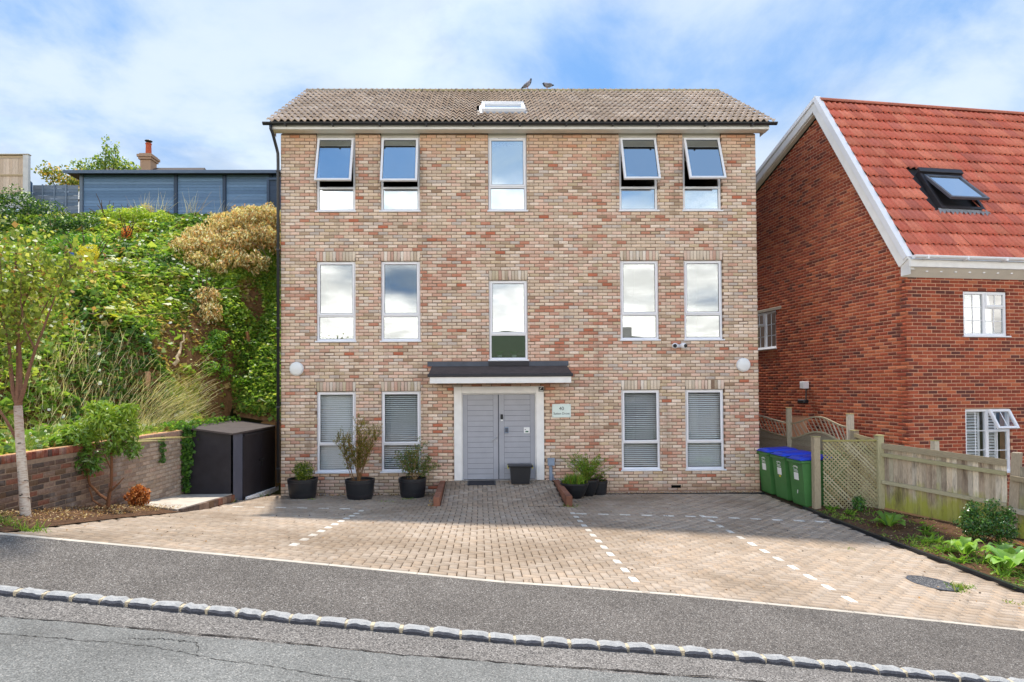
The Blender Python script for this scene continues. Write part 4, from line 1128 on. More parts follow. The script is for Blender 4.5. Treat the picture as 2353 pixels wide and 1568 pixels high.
def cottage_window(ax, rect, open_top=False, cols2=True, depth=.03):
    s0, s1, z0, z1 = rect; g = .006; w = empty('window', NC + ((s0 + s1) / 2) * ax[0] + np.array([0, 0, z0]), parent=nb)
    kw = dict(ax=ax, org=NC); y0_, y1_ = depth, depth + .065; sm = (s0 + s1) / 2
    m = ring(MB(), s0 + g, s1 - g, z0 + .03, z1 - g, .055, y0_, y1_, **kw)
    m.bbox((sm - .035, y0_ + .001, z0 + .08), (sm + .035, y1_ - .001, z1 - .06), .004, **kw); m.build('frame', MT['upvc'], w)
    MB().bbox((s0 - .03, -.03, z0), (s1 + .06, y0_ + .02, z0 + .032), .005, **kw).build('sill', MT['upvc'], w)
    zt = z0 + (z1 - z0) * .66
    def light(a, b, c, d, rows_, yy=y0_ + .03, ax_=ax, org_=NC, fr=None):
        MB().box((a - .004, yy, c - .004), (b + .004, yy + .006, d + .004), ax=ax_, org=org_).build('pane', MT['glass_clear' if open_top else 'glass_mid'], w)
        m = MB(); m.bbox(((a + b) / 2 - .009, yy - .008, c), ((a + b) / 2 + .009, yy - .001, d), .002, ax=ax_, org=org_)
        for z in rows_: m.bbox((a, yy - .0075, z - .009), (b, yy - .0015, z + .009), .002, ax=ax_, org=org_)
        m.build('glazing_bar', MT['upvc'], w)
    light(s0 + .061, sm - .036, z0 + .086, z1 - .062, [z0 + .086 + (z1 - z0 - .148) * k / 3 for k in (1, 2)])
    MB().bbox((sm + .036, y0_ + .002, zt - .028), (s1 - .062, y1_ - .002, zt + .028), .004, **kw).build('transom', MT['upvc'], w)
    light(sm + .036, s1 - .062, z0 + .086, zt - .029, [(z0 + .086 + zt - .029) / 2])
    a, b, c, d = sm + .02, s1 - .03, zt + .0, z1 - .025
    if open_top:
        th = math.radians(28); A2 = np.array([[1, 0, 0], [0, math.cos(th), -math.sin(th)], [0, math.sin(th), math.cos(th)]])
        axo = np.array([A2[0][0] * ax[0], A2[1][1] * ax[1] + A2[1][2] * ax[2], A2[2][1] * ax[1] + A2[2][2] * ax[2]])
        og = NC + d * ax[2] + (y0_ - .012) * ax[1]; h = d - c
        ring(MB(), a, b, -h, 0, .05, -.03, .03, ax=axo, org=og).build('sash', MT['upvc'], w)
        light(a + .05, b - .05, -h + .05, -.05, [], 0, axo, og)
    else:
        ring(MB(), a, b, c, d, .048, y0_ - .014, y0_ + .028, **kw).build('sash', MT['upvc'], w)
        light(a + .048, b - .048, c + .048, d - .048, [], y0_ + .01)
cottage_window(AXF, W1); cottage_window(AXF, W2, True)
AXS2 = np.array([NV, NU, [0, 0, 1]]); 
cottage_window(AXS2, SIDEWIN)
m = MB().bbox((SIDEWIN[0] - .25, -.01, SIDEWIN[3] + .0), (SIDEWIN[1] + .1, .02, SIDEWIN[3] + .08), .004, ax=AXS2, org=NC); m.build('lintel', MT['concrete'], nb)
# shutters in the lower window
sh = empty('window_shutters', NC + 1.9 * NU + np.array([0, 0, .6]), 'white louvred shutters behind the lower window of the red house', 'shutters')
for (a, b) in ((1.44, 1.88), (1.97, 2.30)):
    k = MB(); ring(k, a, b, .62, 1.86, .05, .16, .185, ax=AXF, org=NC); k.build('frame', MT['upvc'], sh)
    for z in np.arange(.70, 1.80, .062):
        MB().prism([NC + (a + .05) * NU + .145 * NV + [0, 0, z], NC + (b - .05) * NU + .145 * NV + [0, 0, z], NC + (b - .05) * NU + .20 * NV + [0, 0, z + .03], NC + (a + .05) * NU + .20 * NV + [0, 0, z + .03]], (0, 0, .008)).build('louvre', MT['upvc'], sh)
# roof
nroof = empty('roof', NC + 2 * NU + 2 * NV + np.array([0, 0, 6]), parent=nb)
EVN = NC - .16 * NU - .165 * NV + np.array([0, 0, 5.085]); RGN = NC - .16 * NU + TA * NV + np.array([0, 0, 9.53])
esn = RGN - EVN; SLN = np.linalg.norm(esn); esn /= SLN; nnn = np.cross(NU, esn); nnn /= np.linalg.norm(nnn)
AXR = np.array([NU, esn, nnn])
rp = np.array([srgb(218, 128, 108), srgb(212, 120, 102), srgb(222, 138, 116), srgb(204, 122, 108), srgb(218, 132, 112)])
m = MB(); m.add([EVN + NU * .05 + nnn * -.012, EVN + NU * 6.8 - nnn * .012, RGN + NU * 6.8 - nnn * .012, RGN + NU * .05 - nnn * .012], [[0, 1, 2, 3]])
RB = RGN + NV * 4.9 + np.array([0, 0, -.40 * 4.9]); m.add([RGN, RGN + NU * 6.9, RB + NU * 6.9, RB], [[0, 1, 2, 3]]); m.build('underlay', MT['darkfelt'], nroof)
LX = (1.52, 2.62); LS = (1.36, 2.56)
tiles(nroof, EVN + NU * .13, NU, esn, 6.6, SLN, .30, .343, 2, .058, .036, rp, MT['ntile'], skip=lambda u, s: LX[0] - .05 < u + .13 < LX[1] + .05 and LS[0] - .02 < s < LS[1] + .05, seg=12, shape=.7)
for k in range(15):
    x0 = .1 + k * .46; V = []
    for x in (x0, x0 + .456):
        for t in np.linspace(0, PI, 8): V.append(RGN + NU * x - NV * math.cos(t) * .12 + np.array([0, 0, -.03 + math.sin(t) * .11]))
    fixn(mesh_np('ridge_tile', np.array(V), [[i, i + 1, 9 + i, 8 + i] for i in range(7)] + [list(range(8)), [15 - i for i in range(8)]], np.array(srgb(180, 110, 90)) * rng.uniform(.85, 1.1), MT['ntile'], nroof))
# bargeboards and eaves trim
def board(p0, p1, drop, out0, out1, name, mat, par):
    p0, p1 = np.array(p0, float), np.array(p1, float); d = np.array([0, 0, -drop])
    MB().prism([p0 - NU * out0, p1 - NU * out0, p1 - NU * out0 + d, p0 - NU * out0 + d], -NU * (out1 - out0)).build(name, mat, par)
A0 = NC - .22 * NV + np.array([0, 0, 5.02]); A1 = NC + TA * NV + np.array([0, 0, 9.60]); A2_ = NC + 7.4 * NV + np.array([0, 0, 9.60 - .40 * (7.4 - TA)])
def bargeb(p0, p1, w, o0, o1, name, mat):
    p0, p1 = np.array(p0), np.array(p1); t = (p1 - p0) / np.linalg.norm(p1 - p0); nrm_ = np.cross(t, NU); 
    if nrm_[2] > 0: nrm_ = -nrm_
    MB().prism([p0 - NU * o0, p1 - NU * o0, p1 - NU * o0 + nrm_ * w, p0 - NU * o0 + nrm_ * w], -NU * (o1 - o0)).build(name, mat, nroof)
bargeb(A0, A1, .26, .11, .15, 'bargeboard', MT['whitewood']); bargeb(A1, A2_, .24, .112, .152, 'bargeboard', MT['whitewood'])
bargeb(A0 + np.array([0, 0, .05]), A1 + np.array([0, 0, .05]), .11, .02, .175, 'verge_trim', MT['upvc']); bargeb(A1 + np.array([0, 0, .052]), A2_ + np.array([0, 0, .05]), .09, .021, .176, 'verge_trim', MT['upvc'])
bargeb(A0 + np.array([0, 0, -.22]), A1 + np.array([0, 0, -.46]), .03, -.01, .109, 'verge_soffit', MT['soffit']); bargeb(A1 + np.array([0, 0, -.27]), A2_ + np.array([0, 0, -.25]), .03, -.01, .111, 'verge_soffit', MT['soffit'])
MB().bbox((-.13, -.235, 4.86), (6.8, -.205, 5.02), .004, ax=AXF, org=NC).build('fascia', MT['whitewood'], nroof)
m = MB(); m.add([NC + a * NU + b * NV + np.array([0, 0, c]) for (a, b, c) in ((-.11, -.20, 4.86), (6.8, -.20, 4.86), (6.8, -.012, 4.68), (-.11, -.012, 4.68))], [[0, 3, 2, 1]])
m.add([NC + a * NU + b * NV + np.array([0, 0, c]) for (a, b, c) in ((-.11, -.20, 4.86), (-.11, -.012, 4.68), (-.11, -.012, 5.0), (-.11, -.2, 5.0))], [[0, 1, 2, 3]]); m.build('coved_soffit', MT['soffit'], nroof)
for k in range(14): MB().bbox((.35 + k * .34, -.14, 4.775), (.40 + k * .34, -.115, 4.81), .004, ax=AXF, org=NC).build('soffit_vent', MT['upvc'], nroof)
MB().bbox((-.115, -.245, 4.70), (-.112, .0, 5.05), .001, ax=AXF, org=NC).build('box_end', MT['whitewood'], nroof)
g = MB(); pr = [(math.cos(t) * .06, math.sin(t) * .06) for t in np.linspace(PI * .95, 2.05 * PI, 9)]; V = []
for a in (-.09, 6.8):
    for (p, q) in pr: V.append(NC + a * NU + (-.30 + p) * NV + np.array([0, 0, 5.07 + q]))
    for (p, q) in pr[::-1]: V.append(NC + a * NU + (-.30 + p * .88) * NV + np.array([0, 0, 5.07 + q * .88]))
g.add(V, [[i, (i + 1) % 18, 18 + (i + 1) % 18, 18 + i] for i in range(18)] + [list(range(9))[::-1]]); go = g.build('gutter', MT['upvc'], nroof)
for k in range(7): MB().bbox((.18 + k * .93, -.372, 4.995), (.215 + k * .93, -.235, 5.075), .006, ax=AXF, org=NC).build('gutter_bracket', MT['upvc'], go)
# roof window, open
rl = empty('roof_window', EVN + NU * 2.2 + esn * 2, parent=nroof)
def rring(m, x0, x1, s0, s1, w, h0, h1, ax, og):
    m.bbox((x0, s0, h0), (x0 + w, s1, h1), .004, ax=ax, org=og); m.bbox((x1 - w, s0, h0), (x1, s1, h1), .004, ax=ax, org=og); m.bbox((x0 + w, s0, h0), (x1 - w, s0 + w, h1), .004, ax=ax, org=og); m.bbox((x0 + w, s1 - w, h0), (x1 - w, s1, h1), .004, ax=ax, org=og)
m = MB(); rring(m, LX[0], LX[1], LS[0] + .02, LS[1], .07, -.02, .10, AXR, EVN); m.bbox((LX[0] - .02, LS[1] - .06, .10), (LX[1] + .02, LS[1] + .07, .15), .006, ax=AXR, org=EVN); m.build('frame', MT['charcoal'], rl)
MB().box((LX[0] + .07, LS[0] + .09, -.5), (LX[1] - .07, LS[1] - .07, -.49), ax=AXR, org=EVN).build('opening_shade_sheet', MT['charcoal'], rl)  # dark sheet painted in for the shade inside the roof opening
th = math.radians(13)                                            # sash swings out at the bottom about its upper third
og = EVN + esn * (LS[0] + 1.02) + nnn * .10
s2 = esn * math.cos(th) - nnn * math.sin(th) * 1.0; n2 = np.cross(NU, s2)
AXQ = np.array([NU, s2, n2]); m = MB(); rring(m, LX[0] + .07, LX[1] - .07, -.95, .06, .055, -.03, .03, AXQ, og); m.build('sash', MT['lead'], rl)
MB().box((LX[0] + .12, -.90, -.004), (LX[1] - .12, .01, .004), ax=AXQ, org=og).build('pane', MT['glass_sky'], rl)
V = []; F = []
for k in range(25):
    u_ = LX[0] - .08 + k * (LX[1] - LX[0] + .2) / 24; V += [EVN + NU * u_ + esn * (LS[0] + .03) + nnn * .07, EVN + NU * u_ + esn * (LS[0] - (.05 if k % 2 else .13)) + nnn * (.075 if k % 2 else .045)]
    if k: F.append([2 * k - 2, 2 * k - 1, 2 * k + 1, 2 * k])
mesh_np('flashing', np.array(V), F, None, MT['leadbright'], rl)
o = empty('floodlight', NC + 3.5 * NV + np.array([0, 0, 2.2]), 'small white box light and black fitting on the side wall of the red house', 'floodlight')
MB().bbox((3.03, -.16, 2.36), (3.19, -.005, 2.54), .01, ax=AXS2, org=NC).build('sensor', MT['upvc'], o); MB().bbox((2.98, -.19, 1.98), (3.26, -.05, 2.08), .02, ax=AXS2, org=NC).build('lamp_head', MT['black'], o); MB().tube([NC + 3.1 * NV - .04 * NU + np.array([0, 0, 2.36]), NC + 3.1 * NV - .05 * NU + np.array([0, 0, 2.05])], .015, 6).build('cable', MT['black'], o)

# ------------------------------------------------------------------ fences on the right
WP = np.array([srgb(186, 172, 152), srgb(170, 156, 138), srgb(198, 188, 172), srgb(160, 144, 126), srgb(178, 170, 150)])
def wcol(green=0., dark=1.): 
    c = WP[rng.integers(5)] * rng.uniform(.85, 1.1) * dark
    return c * (1 - green) + np.array(srgb(160, 160, 62)) * green
def post(parent, name, base, h, w=.11, lean=(0, 0), green=.2, rot=0., cap=True):
    b = np.array(base, float); ax = np.array([[math.cos(rot), math.sin(rot), 0], [-math.sin(rot), math.cos(rot), 0], [lean[0], lean[1], 1]])
    m = MB().bbox((-w / 2, -w / 2, -.25), (w / 2, w / 2, h), .008, ax=ax, org=b)
    o = mesh_np(name, np.vstack(m.V), m.F, wcol(green), MT['wood'], parent)
    if cap:
        m = MB().bbox((-w / 2 - .01, -w / 2 - .01, h), (w / 2 + .01, w / 2 + .01, h + .012), .005, ax=ax, org=b); mesh_np('cap', np.vstack(m.V), m.F, wcol(.45), MT['wood'], o)
    return o
P1 = np.array([11.27, -1.87, -.06]); P2 = np.array([12.56, -1.86, -.10]); P3 = np.array([13.66, -3.62, -.25])
tr = empty('trellis_screen', (11.9, -1.86, -.06), 'square lattice trellis panel with posts beside the wheeled bins', 'trellis')
post(tr, 'post', P1, 1.47, .125, green=.1); post(tr, 'post', P2, 1.52, .125, green=.35)
TX0, TX1, TZ0, TZ1 = 11.43, 12.50, -.03, 1.31
def lat(k, sgn, y):
    # one 45 degree slat clipped to the panel
    c = TX0 + k; pts = []
    for z in (TZ0, TZ1):
        x = c + sgn * (z - TZ0)
        if TX0 <= x <= TX1: pts.append((x, z))
    for x in (TX0, TX1):
        z = TZ0 + (x - c) / sgn
        if TZ0 < z < TZ1: pts.append((x, z))
    if len(pts) < 2: return
    a, b = pts[0], pts[1]
    if math.hypot(a[0] - b[0], a[1] - b[1]) < .08: return
    d = np.array([b[0] - a[0], b[1] - a[1]]); d /= np.linalg.norm(d); n_ = np.array([-d[1], d[0]]) * .0145
    q = [(a[0] + n_[0], y, a[1] + n_[1]), (b[0] + n_[0], y, b[1] + n_[1]), (b[0] - n_[0], y, b[1] - n_[1]), (a[0] - n_[0], y, a[1] - n_[1])]
    m = MB().prism(q, (0, .010, 0)); mesh_np('slat', np.vstack(m.V), m.F, wcol(.28, .95), MT['wood'], tr)
for k in np.arange(-1.4, 2.6, .084): lat(k, 1, -1.85)
for k in np.arange(-.2, 2.6, .084): lat(k, -1, -1.864)
m = MB().bbox((TX0 - .02, -1.88, TZ1), (TX1 + .02, -1.835, TZ1 + .035), .004); mesh_np('top_rail', np.vstack(m.V), m.F, wcol(.5), MT['woodh'], tr)
m = MB().bbox((TX0 - .02, -1.875, TZ0 - .03), (TX1 + .02, -1.84, TZ0), .004); mesh_np('bottom_rail', np.vstack(m.V), m.F, wcol(.2), MT['woodh'], tr)

fn = empty('board_fence', (P2 + P3) / 2, 'weathered vertical board fence with rails and green algae behind the flower bed', 'fence')
d = P3 - P2; L = np.linalg.norm(d[:2]); fu = np.array([d[0], d[1], 0]) / L; fnv = np.array([fu[1], -fu[0], 0]); fnv = fnv if fnv[1] < 0 else -fnv
def FP(s, z, o_): return P2 + fu * s + np.array([0, 0, d[2] * s / L + z]) + fnv * o_
def wood_green():
    m_, nt, p, o_ = new_mat('algae_fence_wood')
    a = N(nt, "ShaderNodeAttribute", attribute_name="tint"); f = noise(nt, 20, 6, .62, stretch=(5, 5, .5))
    c = mixc(nt, 1.0, a.outputs["Color"], mixc(nt, maprange(nt, f, .25, .75), (.68,) * 3, (1.28,) * 3), 'MULTIPLY')
    g_ = N(nt, "ShaderNodeNewGeometry"); sp = N(nt, "ShaderNodeSeparateXYZ"); nt.links.new(g_.outputs["Position"], sp.inputs[0])
    nz = noise(nt, 2.2, 5, .6, stretch=(2.5, 2.5, .6))
    add = N(nt, "ShaderNodeMath", operation='MULTIPLY_ADD'); nt.links.new(nz, add.inputs[0]); add.inputs[1].default_value = 1.5
    mul = N(nt, "ShaderNodeMath", operation='MULTIPLY'); nt.links.new(sp.outputs[2], mul.inputs[0]); mul.inputs[1].default_value = -1.0; nt.links.new(mul.outputs[0], add.inputs[2])
    c = mixc(nt, maprange(nt, add.outputs[0], .22, .62, 0, .85), c, srgb(164, 168, 52))
    c = mixc(nt, maprange(nt, noise(nt, 3, 6, .7, stretch=(3, 3, .5)), .50, .68, 0, .75), c, srgb(96, 82, 70))
    nt.links.new(c, p.inputs["Base Color"]); p.inputs["Roughness"].default_value = .9; bump(nt, p, f, .5, .008); return m_
MT['algae'] = wood_green()
nbd = 24
for k in range(nbd):
    s0 = .07 + (L - .14) * k / nbd; s1 = .07 + (L - .14) * (k + 1) / nbd + .012
    o0 = -.03 + rng.normal(0, .002); q = [FP(s0, .10, o0 + .004), FP(s1, .10, o0 + .016), FP(s1, 1.36 + rng.normal(0, .003), o0 + .016), FP(s0, 1.36, o0 + .004)]
    m = MB().prism(q, -fnv * .012); fixn(mesh_np('board', np.vstack(m.V), m.F, WP[rng.integers(5)] * rng.uniform(.75, 1.25) * 1.12, MT['algae'], fn))
for (z, h) in ((1.12, .07), (.58, .07)):
    m = MB().prism([FP(.06, z, 0.0), FP(L - .05, z - .01, 0.0), FP(L - .05, z + h - .01, .0), FP(.06, z + h, 0.)], fnv * .055); fixn(mesh_np('rail', np.vstack(m.V), m.F, wcol(.25, .95), MT['woodh'], fn))
m = MB().prism([FP(.06, 1.27, .0), FP(L - .05, 1.27, .0), FP(L - .05, 1.385, .0), FP(.06, 1.385, 0.)], fnv * .03); fixn(mesh_np('capping_board', np.vstack(m.V), m.F, wcol(.1, 1.0), MT['woodh'], fn))
m = MB().prism([FP(.05, -.08, .0), FP(L - .04, -.08, .0), FP(L - .04, .10, .0), FP(.05, .10, 0.)], -fnv * .03); fixn(mesh_np('gravel_board', np.vstack(m.V), m.F, np.array(srgb(176, 134, 98)), MT['woodh'], fn))
post(fn, 'post', P3, 1.52, .13, lean=(.06, -.02), green=.02, rot=-.9, cap=False)
P4 = P3 + np.array([1.05, -1.9, -.22]); d2 = P4 - P3
for k in range(18):
    a = P3 + d2 * (k + .6) / 18.6; b = P3 + d2 * (k + 1.6) / 18.6
    m = MB().prism([a + [0, 0, .06], b + [0, 0, .06], b + [0, 0, 1.3], a + [0, 0, 1.3]], (.012, .006, 0)); fixn(mesh_np('board', np.vstack(m.V), m.F, WP[rng.integers(5)] * rng.uniform(.7, .95), MT['algae'], fn))
for z in (.5, 1.05):
    m = MB().prism([P3 + [-.02, -.03, z], P4 + [-.02, -.03, z], P4 + [-.02, -.03, z + .08], P3 + [-.02, -.03, z + .08]], (-.05, -.03, 0)); fixn(mesh_np('rail', np.vstack(m.V), m.F, wcol(.1, .9), MT['woodh'], fn))
# wavy top panels between the houses
FA2, FA, FB = np.array([11.78, 2.95, -.05]), np.array([12.37, 1.3, -.03]), np.array([12.93, -.32, -.08])
wf = empty('wave_top_fence', (FA + FB) / 2, 'wave topped lattice fence panels between the two houses', 'fence')
for (p, h, w_) in ((FA, 1.90, .12), (FB, 1.86, .13)): post(wf, 'post', p, h, w_, green=.0, rot=-.3)
def wave_panel(p, q, base, lift, flip):
    dv = q - p; Lp = np.linalg.norm(dv[:2]); uu = np.array([dv[0], dv[1], 0]) / Lp; nn = np.array([uu[1], -uu[0], 0])
    Q = lambda s, z: p + uu * s + np.array([0, 0, z])
    ts = np.linspace(0, 1, 25); wv = lambda t: lift * (.5 - .5 * math.cos(2 * PI * (t * .5 + .5 if flip else t)))
    zt = lambda t: base + wv(t); zb = lambda t: base - .36 + wv(t)
    if flip: zt = lambda t: base + lift * (1 - t) ** 1.0 * (.6 + .4 * math.sin(PI * t)); zb = lambda t: zt(t) - .36
    for (zf, nm) in ((zt, 'top_rail'), (zb, 'lower_rail')):
        V = []
        for t in ts:
            s = .06 + (Lp - .12) * t
            for (o_, dz) in ((-.02, 0), (.02, 0), (.02, .035), (-.02, .035)): V.append(Q(s, zf(t) + dz) + nn * o_)
        F = [[4 * i + k, 4 * i + (k + 1) % 4, 4 * i + 4 + (k + 1) % 4, 4 * i + 4 + k] for i in range(24) for k in range(4)] + [[0, 1, 2, 3], [99, 98, 97, 96]]
        fixn(mesh_np(nm, np.array(V), F, wcol(.12, .95), MT['woodh'], wf))
    for (sg, oo) in ((1, .006), (-1, -.008)):
        for k in np.arange(-.6, 1.5, .075):
            t0 = k; t1 = k + .36 / Lp * .55 * 1.0
            if sg < 0: a_, b_ = t1, t0
            else: a_, b_ = t0, t1
            ta, tb = min(max(a_, .02), .98), min(max(b_, .02), .98)
            if abs(ta - tb) < .05: continue
            # slat rises from the lower rail at ta to the top rail at tb
            za, zb_ = zb(ta) + .03, zt(tb)
            A_, B_ = Q(.06 + (Lp - .12) * ta, za), Q(.06 + (Lp - .12) * tb, zb_)
            if sg > 0: continue
            w_ = uu * .016
            m = MB().prism([A_ - w_ + nn * oo, A_ + w_ + nn * oo, B_ + w_ + nn * oo, B_ - w_ + nn * oo], nn * .008); fixn(mesh_np('slat', np.vstack(m.V), m.F, wcol(.0, 1.1), MT['wood'], wf))
    z = -.02; k = 0
    while z < base + lift - .4:
        ztop = z + .135
        V = []; 
        for t in ts:
            lim = zb(t) + .01; a_, b_ = min(z, lim), min(ztop, lim)
            s = .06 + (Lp - .12) * t
            V += [Q(s, a_) + nn * (.012 * (k % 2)), Q(s, b_) + nn * (.012 * (k % 2) - .01)]
        F = [[2 * i, 2 * i + 2, 2 * i + 3, 2 * i + 1] for i in range(24)]
        mesh_np('board', np.array(V), F, wcol(0, .72), MT['woodh'], wf); z += .125; k += 1
wave_panel(FA, FB, 1.50, .20, False)
wave_panel(FA2, FA, 1.52, .28, True)
lf = empty('low_board_fence', (FB + P2) / 2, 'short run of plain boards behind the trellis screen', 'fence')
for (p, h, w_) in ((np.array([12.88, -.55, -.1]), 1.53, .13), (np.array([13.05, -1.15, -.1]), 1.47, .10), (np.array([13.62, -1.95, -.2]), 1.52, .11)): post(lf, 'post', p, h, w_, green=.05, rot=.2)
dv = P2 - np.array([12.93, -.40, -.1]); 
for k in range(11):
    a = np.array([12.95, -.42, -.1]) + dv * k / 11; b = np.array([12.95, -.42, -.1]) + dv * (k + 1.05) / 11
    m = MB().prism([a, b, b + [0, 0, 1.40], a + [0, 0, 1.40]], (.012, .004, 0)); fixn(mesh_np('board', np.vstack(m.V), m.F, wcol(.05, .8), MT['wood'], lf))
m = MB().prism([np.array([12.90, -.42, 1.30]), P2 + [-.03, 0, 1.36], P2 + [-.03, 0, 1.44], np.array([12.90, -.42, 1.38])], (-.03, -.012, 0)); fixn(mesh_np('rail', np.vstack(m.V), m.F, wcol(.2, .95), MT['woodh'], lf))

# ------------------------------------------------------------------ wheeled bins
def wheelie(base, label, lidmat, number=None, yellow=False, rot=PI, group='green wheeled bins with blue lids', yaw=0.):
    """front faces -x; base = centre of the footprint"""
    o = empty('wheeled_bin', base, label, 'bin', group); b = np.array(base, float)
    ca, sa = math.cos(yaw), math.sin(yaw); ax = np.array([[ca, sa, 0], [-sa, ca, 0], [0, 0, 1.]]); kw = dict(ax=ax, org=b)
    # body: x front -.36..+.30 at the top, tapered
    def sect(z, f, r, w): return [(-f, -w, z), (r, -w, z), (r, w, z), (-f, w, z)]
    S = [sect(.03, .27, .22, .235), sect(.06, .285, .235, .245), sect(.90, .355, .315, .275), sect(.93, .36, .32, .28)]
    V = np.array([p for s in S for p in s]); V = b + V @ ax
    F = [[0, 3, 2, 1], [12, 13, 14, 15]] + [[4 * i + k, 4 * i + (k + 1) % 4, 4 * i + 4 + (k + 1) % 4, 4 * i + 4 + k] for i in range(3) for k in range(4)]
    mesh_np('body', V, F, None, MT['bingreen'], o)
    m = MB().bbox((-.39, -.295, .915), (.34, .295, .965), .01, **kw); m.bbox((-.405, -.27, .90), (-.37, .27, .94), .008, **kw); m.build('rim', MT['bingreen'], o)
    xs = np.linspace(-.405, .36, 9); ys = np.linspace(-.295, .295, 7); V = []
    for x in xs:
        for y in ys:
            e = min(1, (x + .405) / .05 + .0, (.36 - x) / .05, (y + .295) / .05, (.295 - y) / .05)
            V.append((x, y, .968 + .045 * max(0, e) ** .6 + .035 * (x + .4) / .76))
    V = b + np.array(V) @ ax; F = [[i * 7 + j, i * 7 + 7 + j, i * 7 + 8 + j, i * 7 + j + 1] for i in range(8) for j in range(6)]
    lid = mesh_np('lid', V, F, None, MT[lidmat], o, smooth=True); md = lid.modifiers.new('t', 'SOLIDIFY'); md.thickness = .012; md.offset = 1
    MB().bbox((-.30, -.06, 1.015), (-.22, .06, 1.045), .008, **kw).build('lid_grip', MT[lidmat], lid)
    m = MB().tube([b + np.array(p) @ ax for p in ((.34, -.22, .93), (.41, -.22, .97), (.41, .22, .97), (.34, .22, .93))], .016, 8); m.build('handle', MT['bingreen'], o)
    for y in (-.255, .215):
        MB().lathe([(.02, 0), (.095, 0), (.1, .01), (.1, .035), (.095, .045), (.02, .045)], b + np.array([.24, y, .1]) @ ax, 16, ax=np.array([[1, 0, 0], [0, 0, 1], [0, 1, 0]]) @ ax).build('wheel', MT['black'], o)
    # stickers and emblem on the front face
    fx = lambda z: -(.285 + (.355 - .285) * (z - .06) / .84) - .003
    def patch(y0, y1, z0, z1, mat, nm, par, off=0.):
        V = b + np.array([(fx(z0) - off, y0, z0), (fx(z0) - off, y1, z0), (fx(z1) - off, y1, z1), (fx(z1) - off, y0, z1)]) @ ax
        return mesh_np(nm, V, [[0, 3, 2, 1]], None, mat, par)
    pt = patch(-.09, .09, .55, .70, MT['white'], 'label', o)
    for k in range(3): patch(-.085, .085, .718 + k * .013, .724 + k * .013, MT['white'], 'print_line', pt)
    m = MB()
    for (za, a0, a1, rr) in ((.79, .2, 2.9, .055), (.805, .2, 2.9, .075), (.79, 3.4, 6.0, .06)):
        t = np.linspace(a0, a1, 12); pts = [b + np.array([fx(za) - .004, rr * 1.25 * math.cos(w), za + .028 * math.sin(w)]) @ ax for w in t]; m.tube(pts, .005, 4)
    m.build('emblem', MT['white'], o)
    if yellow: patch(-.05, .03, .50, .545, mat_plain('yellow_sticker', srgb(220, 205, 80), .6), 'sticker', o, .002)
    if number:
        t = text('number', number, b + np.array([fx(.30) - .006, 0, .27]) @ ax, .28, MT['white'], o, rot=(PI / 2 - .085, 0, -PI / 2 + yaw), sx=.9)
    return o
wheelie((11.40, -1.50, -.05), 'green wheeled bin with blue lid and a white number 1, nearest the camera', 'binblue', '1')
wheelie((11.37, -.86, -.035), 'middle green wheeled bin with blue lid and a torn yellow sticker below its label', 'binblue', yellow=True)
wheelie((11.34, -.22, -.02), 'green wheeled bin with blue lid against the corner of the pale brick building', 'binblue')
wheelie((12.18, -.62, -.06), 'green wheeled bin with green lid behind the blue lidded bins', 'binlidgreen', group='green lidded bin', yaw=.1)

# round cover in the drive
mh = empty('drain_cover', (10.33, -6.2, float(gz(10.33, -6.2))), 'round dark access cover set in the block paving on the right', 'drain cover')
V = []; n_ = 36
for (r_, dz) in ((.26, -.03), (.26, .003), (.24, .005), (0, .006)):
    for k in range(n_):
        w = 2 * PI * k / n_; x, y = 10.33 + r_ * math.cos(w), -6.2 + r_ * math.sin(w); V.append((x, y, float(gz(x, y)) + dz))
mesh_np('cover', np.array(V), [[i * n_ + k, i * n_ + (k + 1) % n_, i * n_ + n_ + (k + 1) % n_, i * n_ + n_ + k] for i in range(3) for k in range(n_)], None, mat_asphalt('cover_grit', srgb(70, 70, 74), srgb(120, 120, 122), srgb(34, 34, 38), .85, scale=300), mh)
V = []
for (r_, dz) in ((.275, .002), (.275, .006), (.258, .006), (.258, .002)):
    for k in range(n_):
        w = 2 * PI * k / n_; x, y = 10.33 + r_ * math.cos(w), -6.2 + r_ * math.sin(w); V.append((x, y, float(gz(x, y)) + dz))
mesh_np('rim', np.array(V), [[i * n_ + k, i * n_ + (k + 1) % n_, i * n_ + n_ + (k + 1) % n_, i * n_ + n_ + k] for i in range(3) for k in range(n_)], None, MT['lead'], mh)
# black plastic edging of the right bed
m = MB(); ys = np.linspace(-1.75, -7.6, 60)
for a_, b_ in zip(ys[:-1], ys[1:]):
    xa, xb = float(PADR(a_)), float(PADR(b_)); za, zb_ = float(gz(xa, a_)), float(gz(xb, b_))
    m.add([(xa, a_, za - .05), (xa, a_, za + .045), (xa + .06, a_, za + .045), (xb, b_, zb_ - .05), (xb, b_, zb_ + .045), (xb + .06, b_, zb_ + .045), (xa + .06, a_, za - .05), (xb + .06, b_, zb_ - .05)], [[0, 1, 4, 3], [1, 2, 5, 4], [2, 6, 7, 5]])
tag(fixn(m.build('bed_edging', MT['black'], origin=(11.1, -4, 0))), 'black plastic edging between the drive and the right flower bed', 'edging')

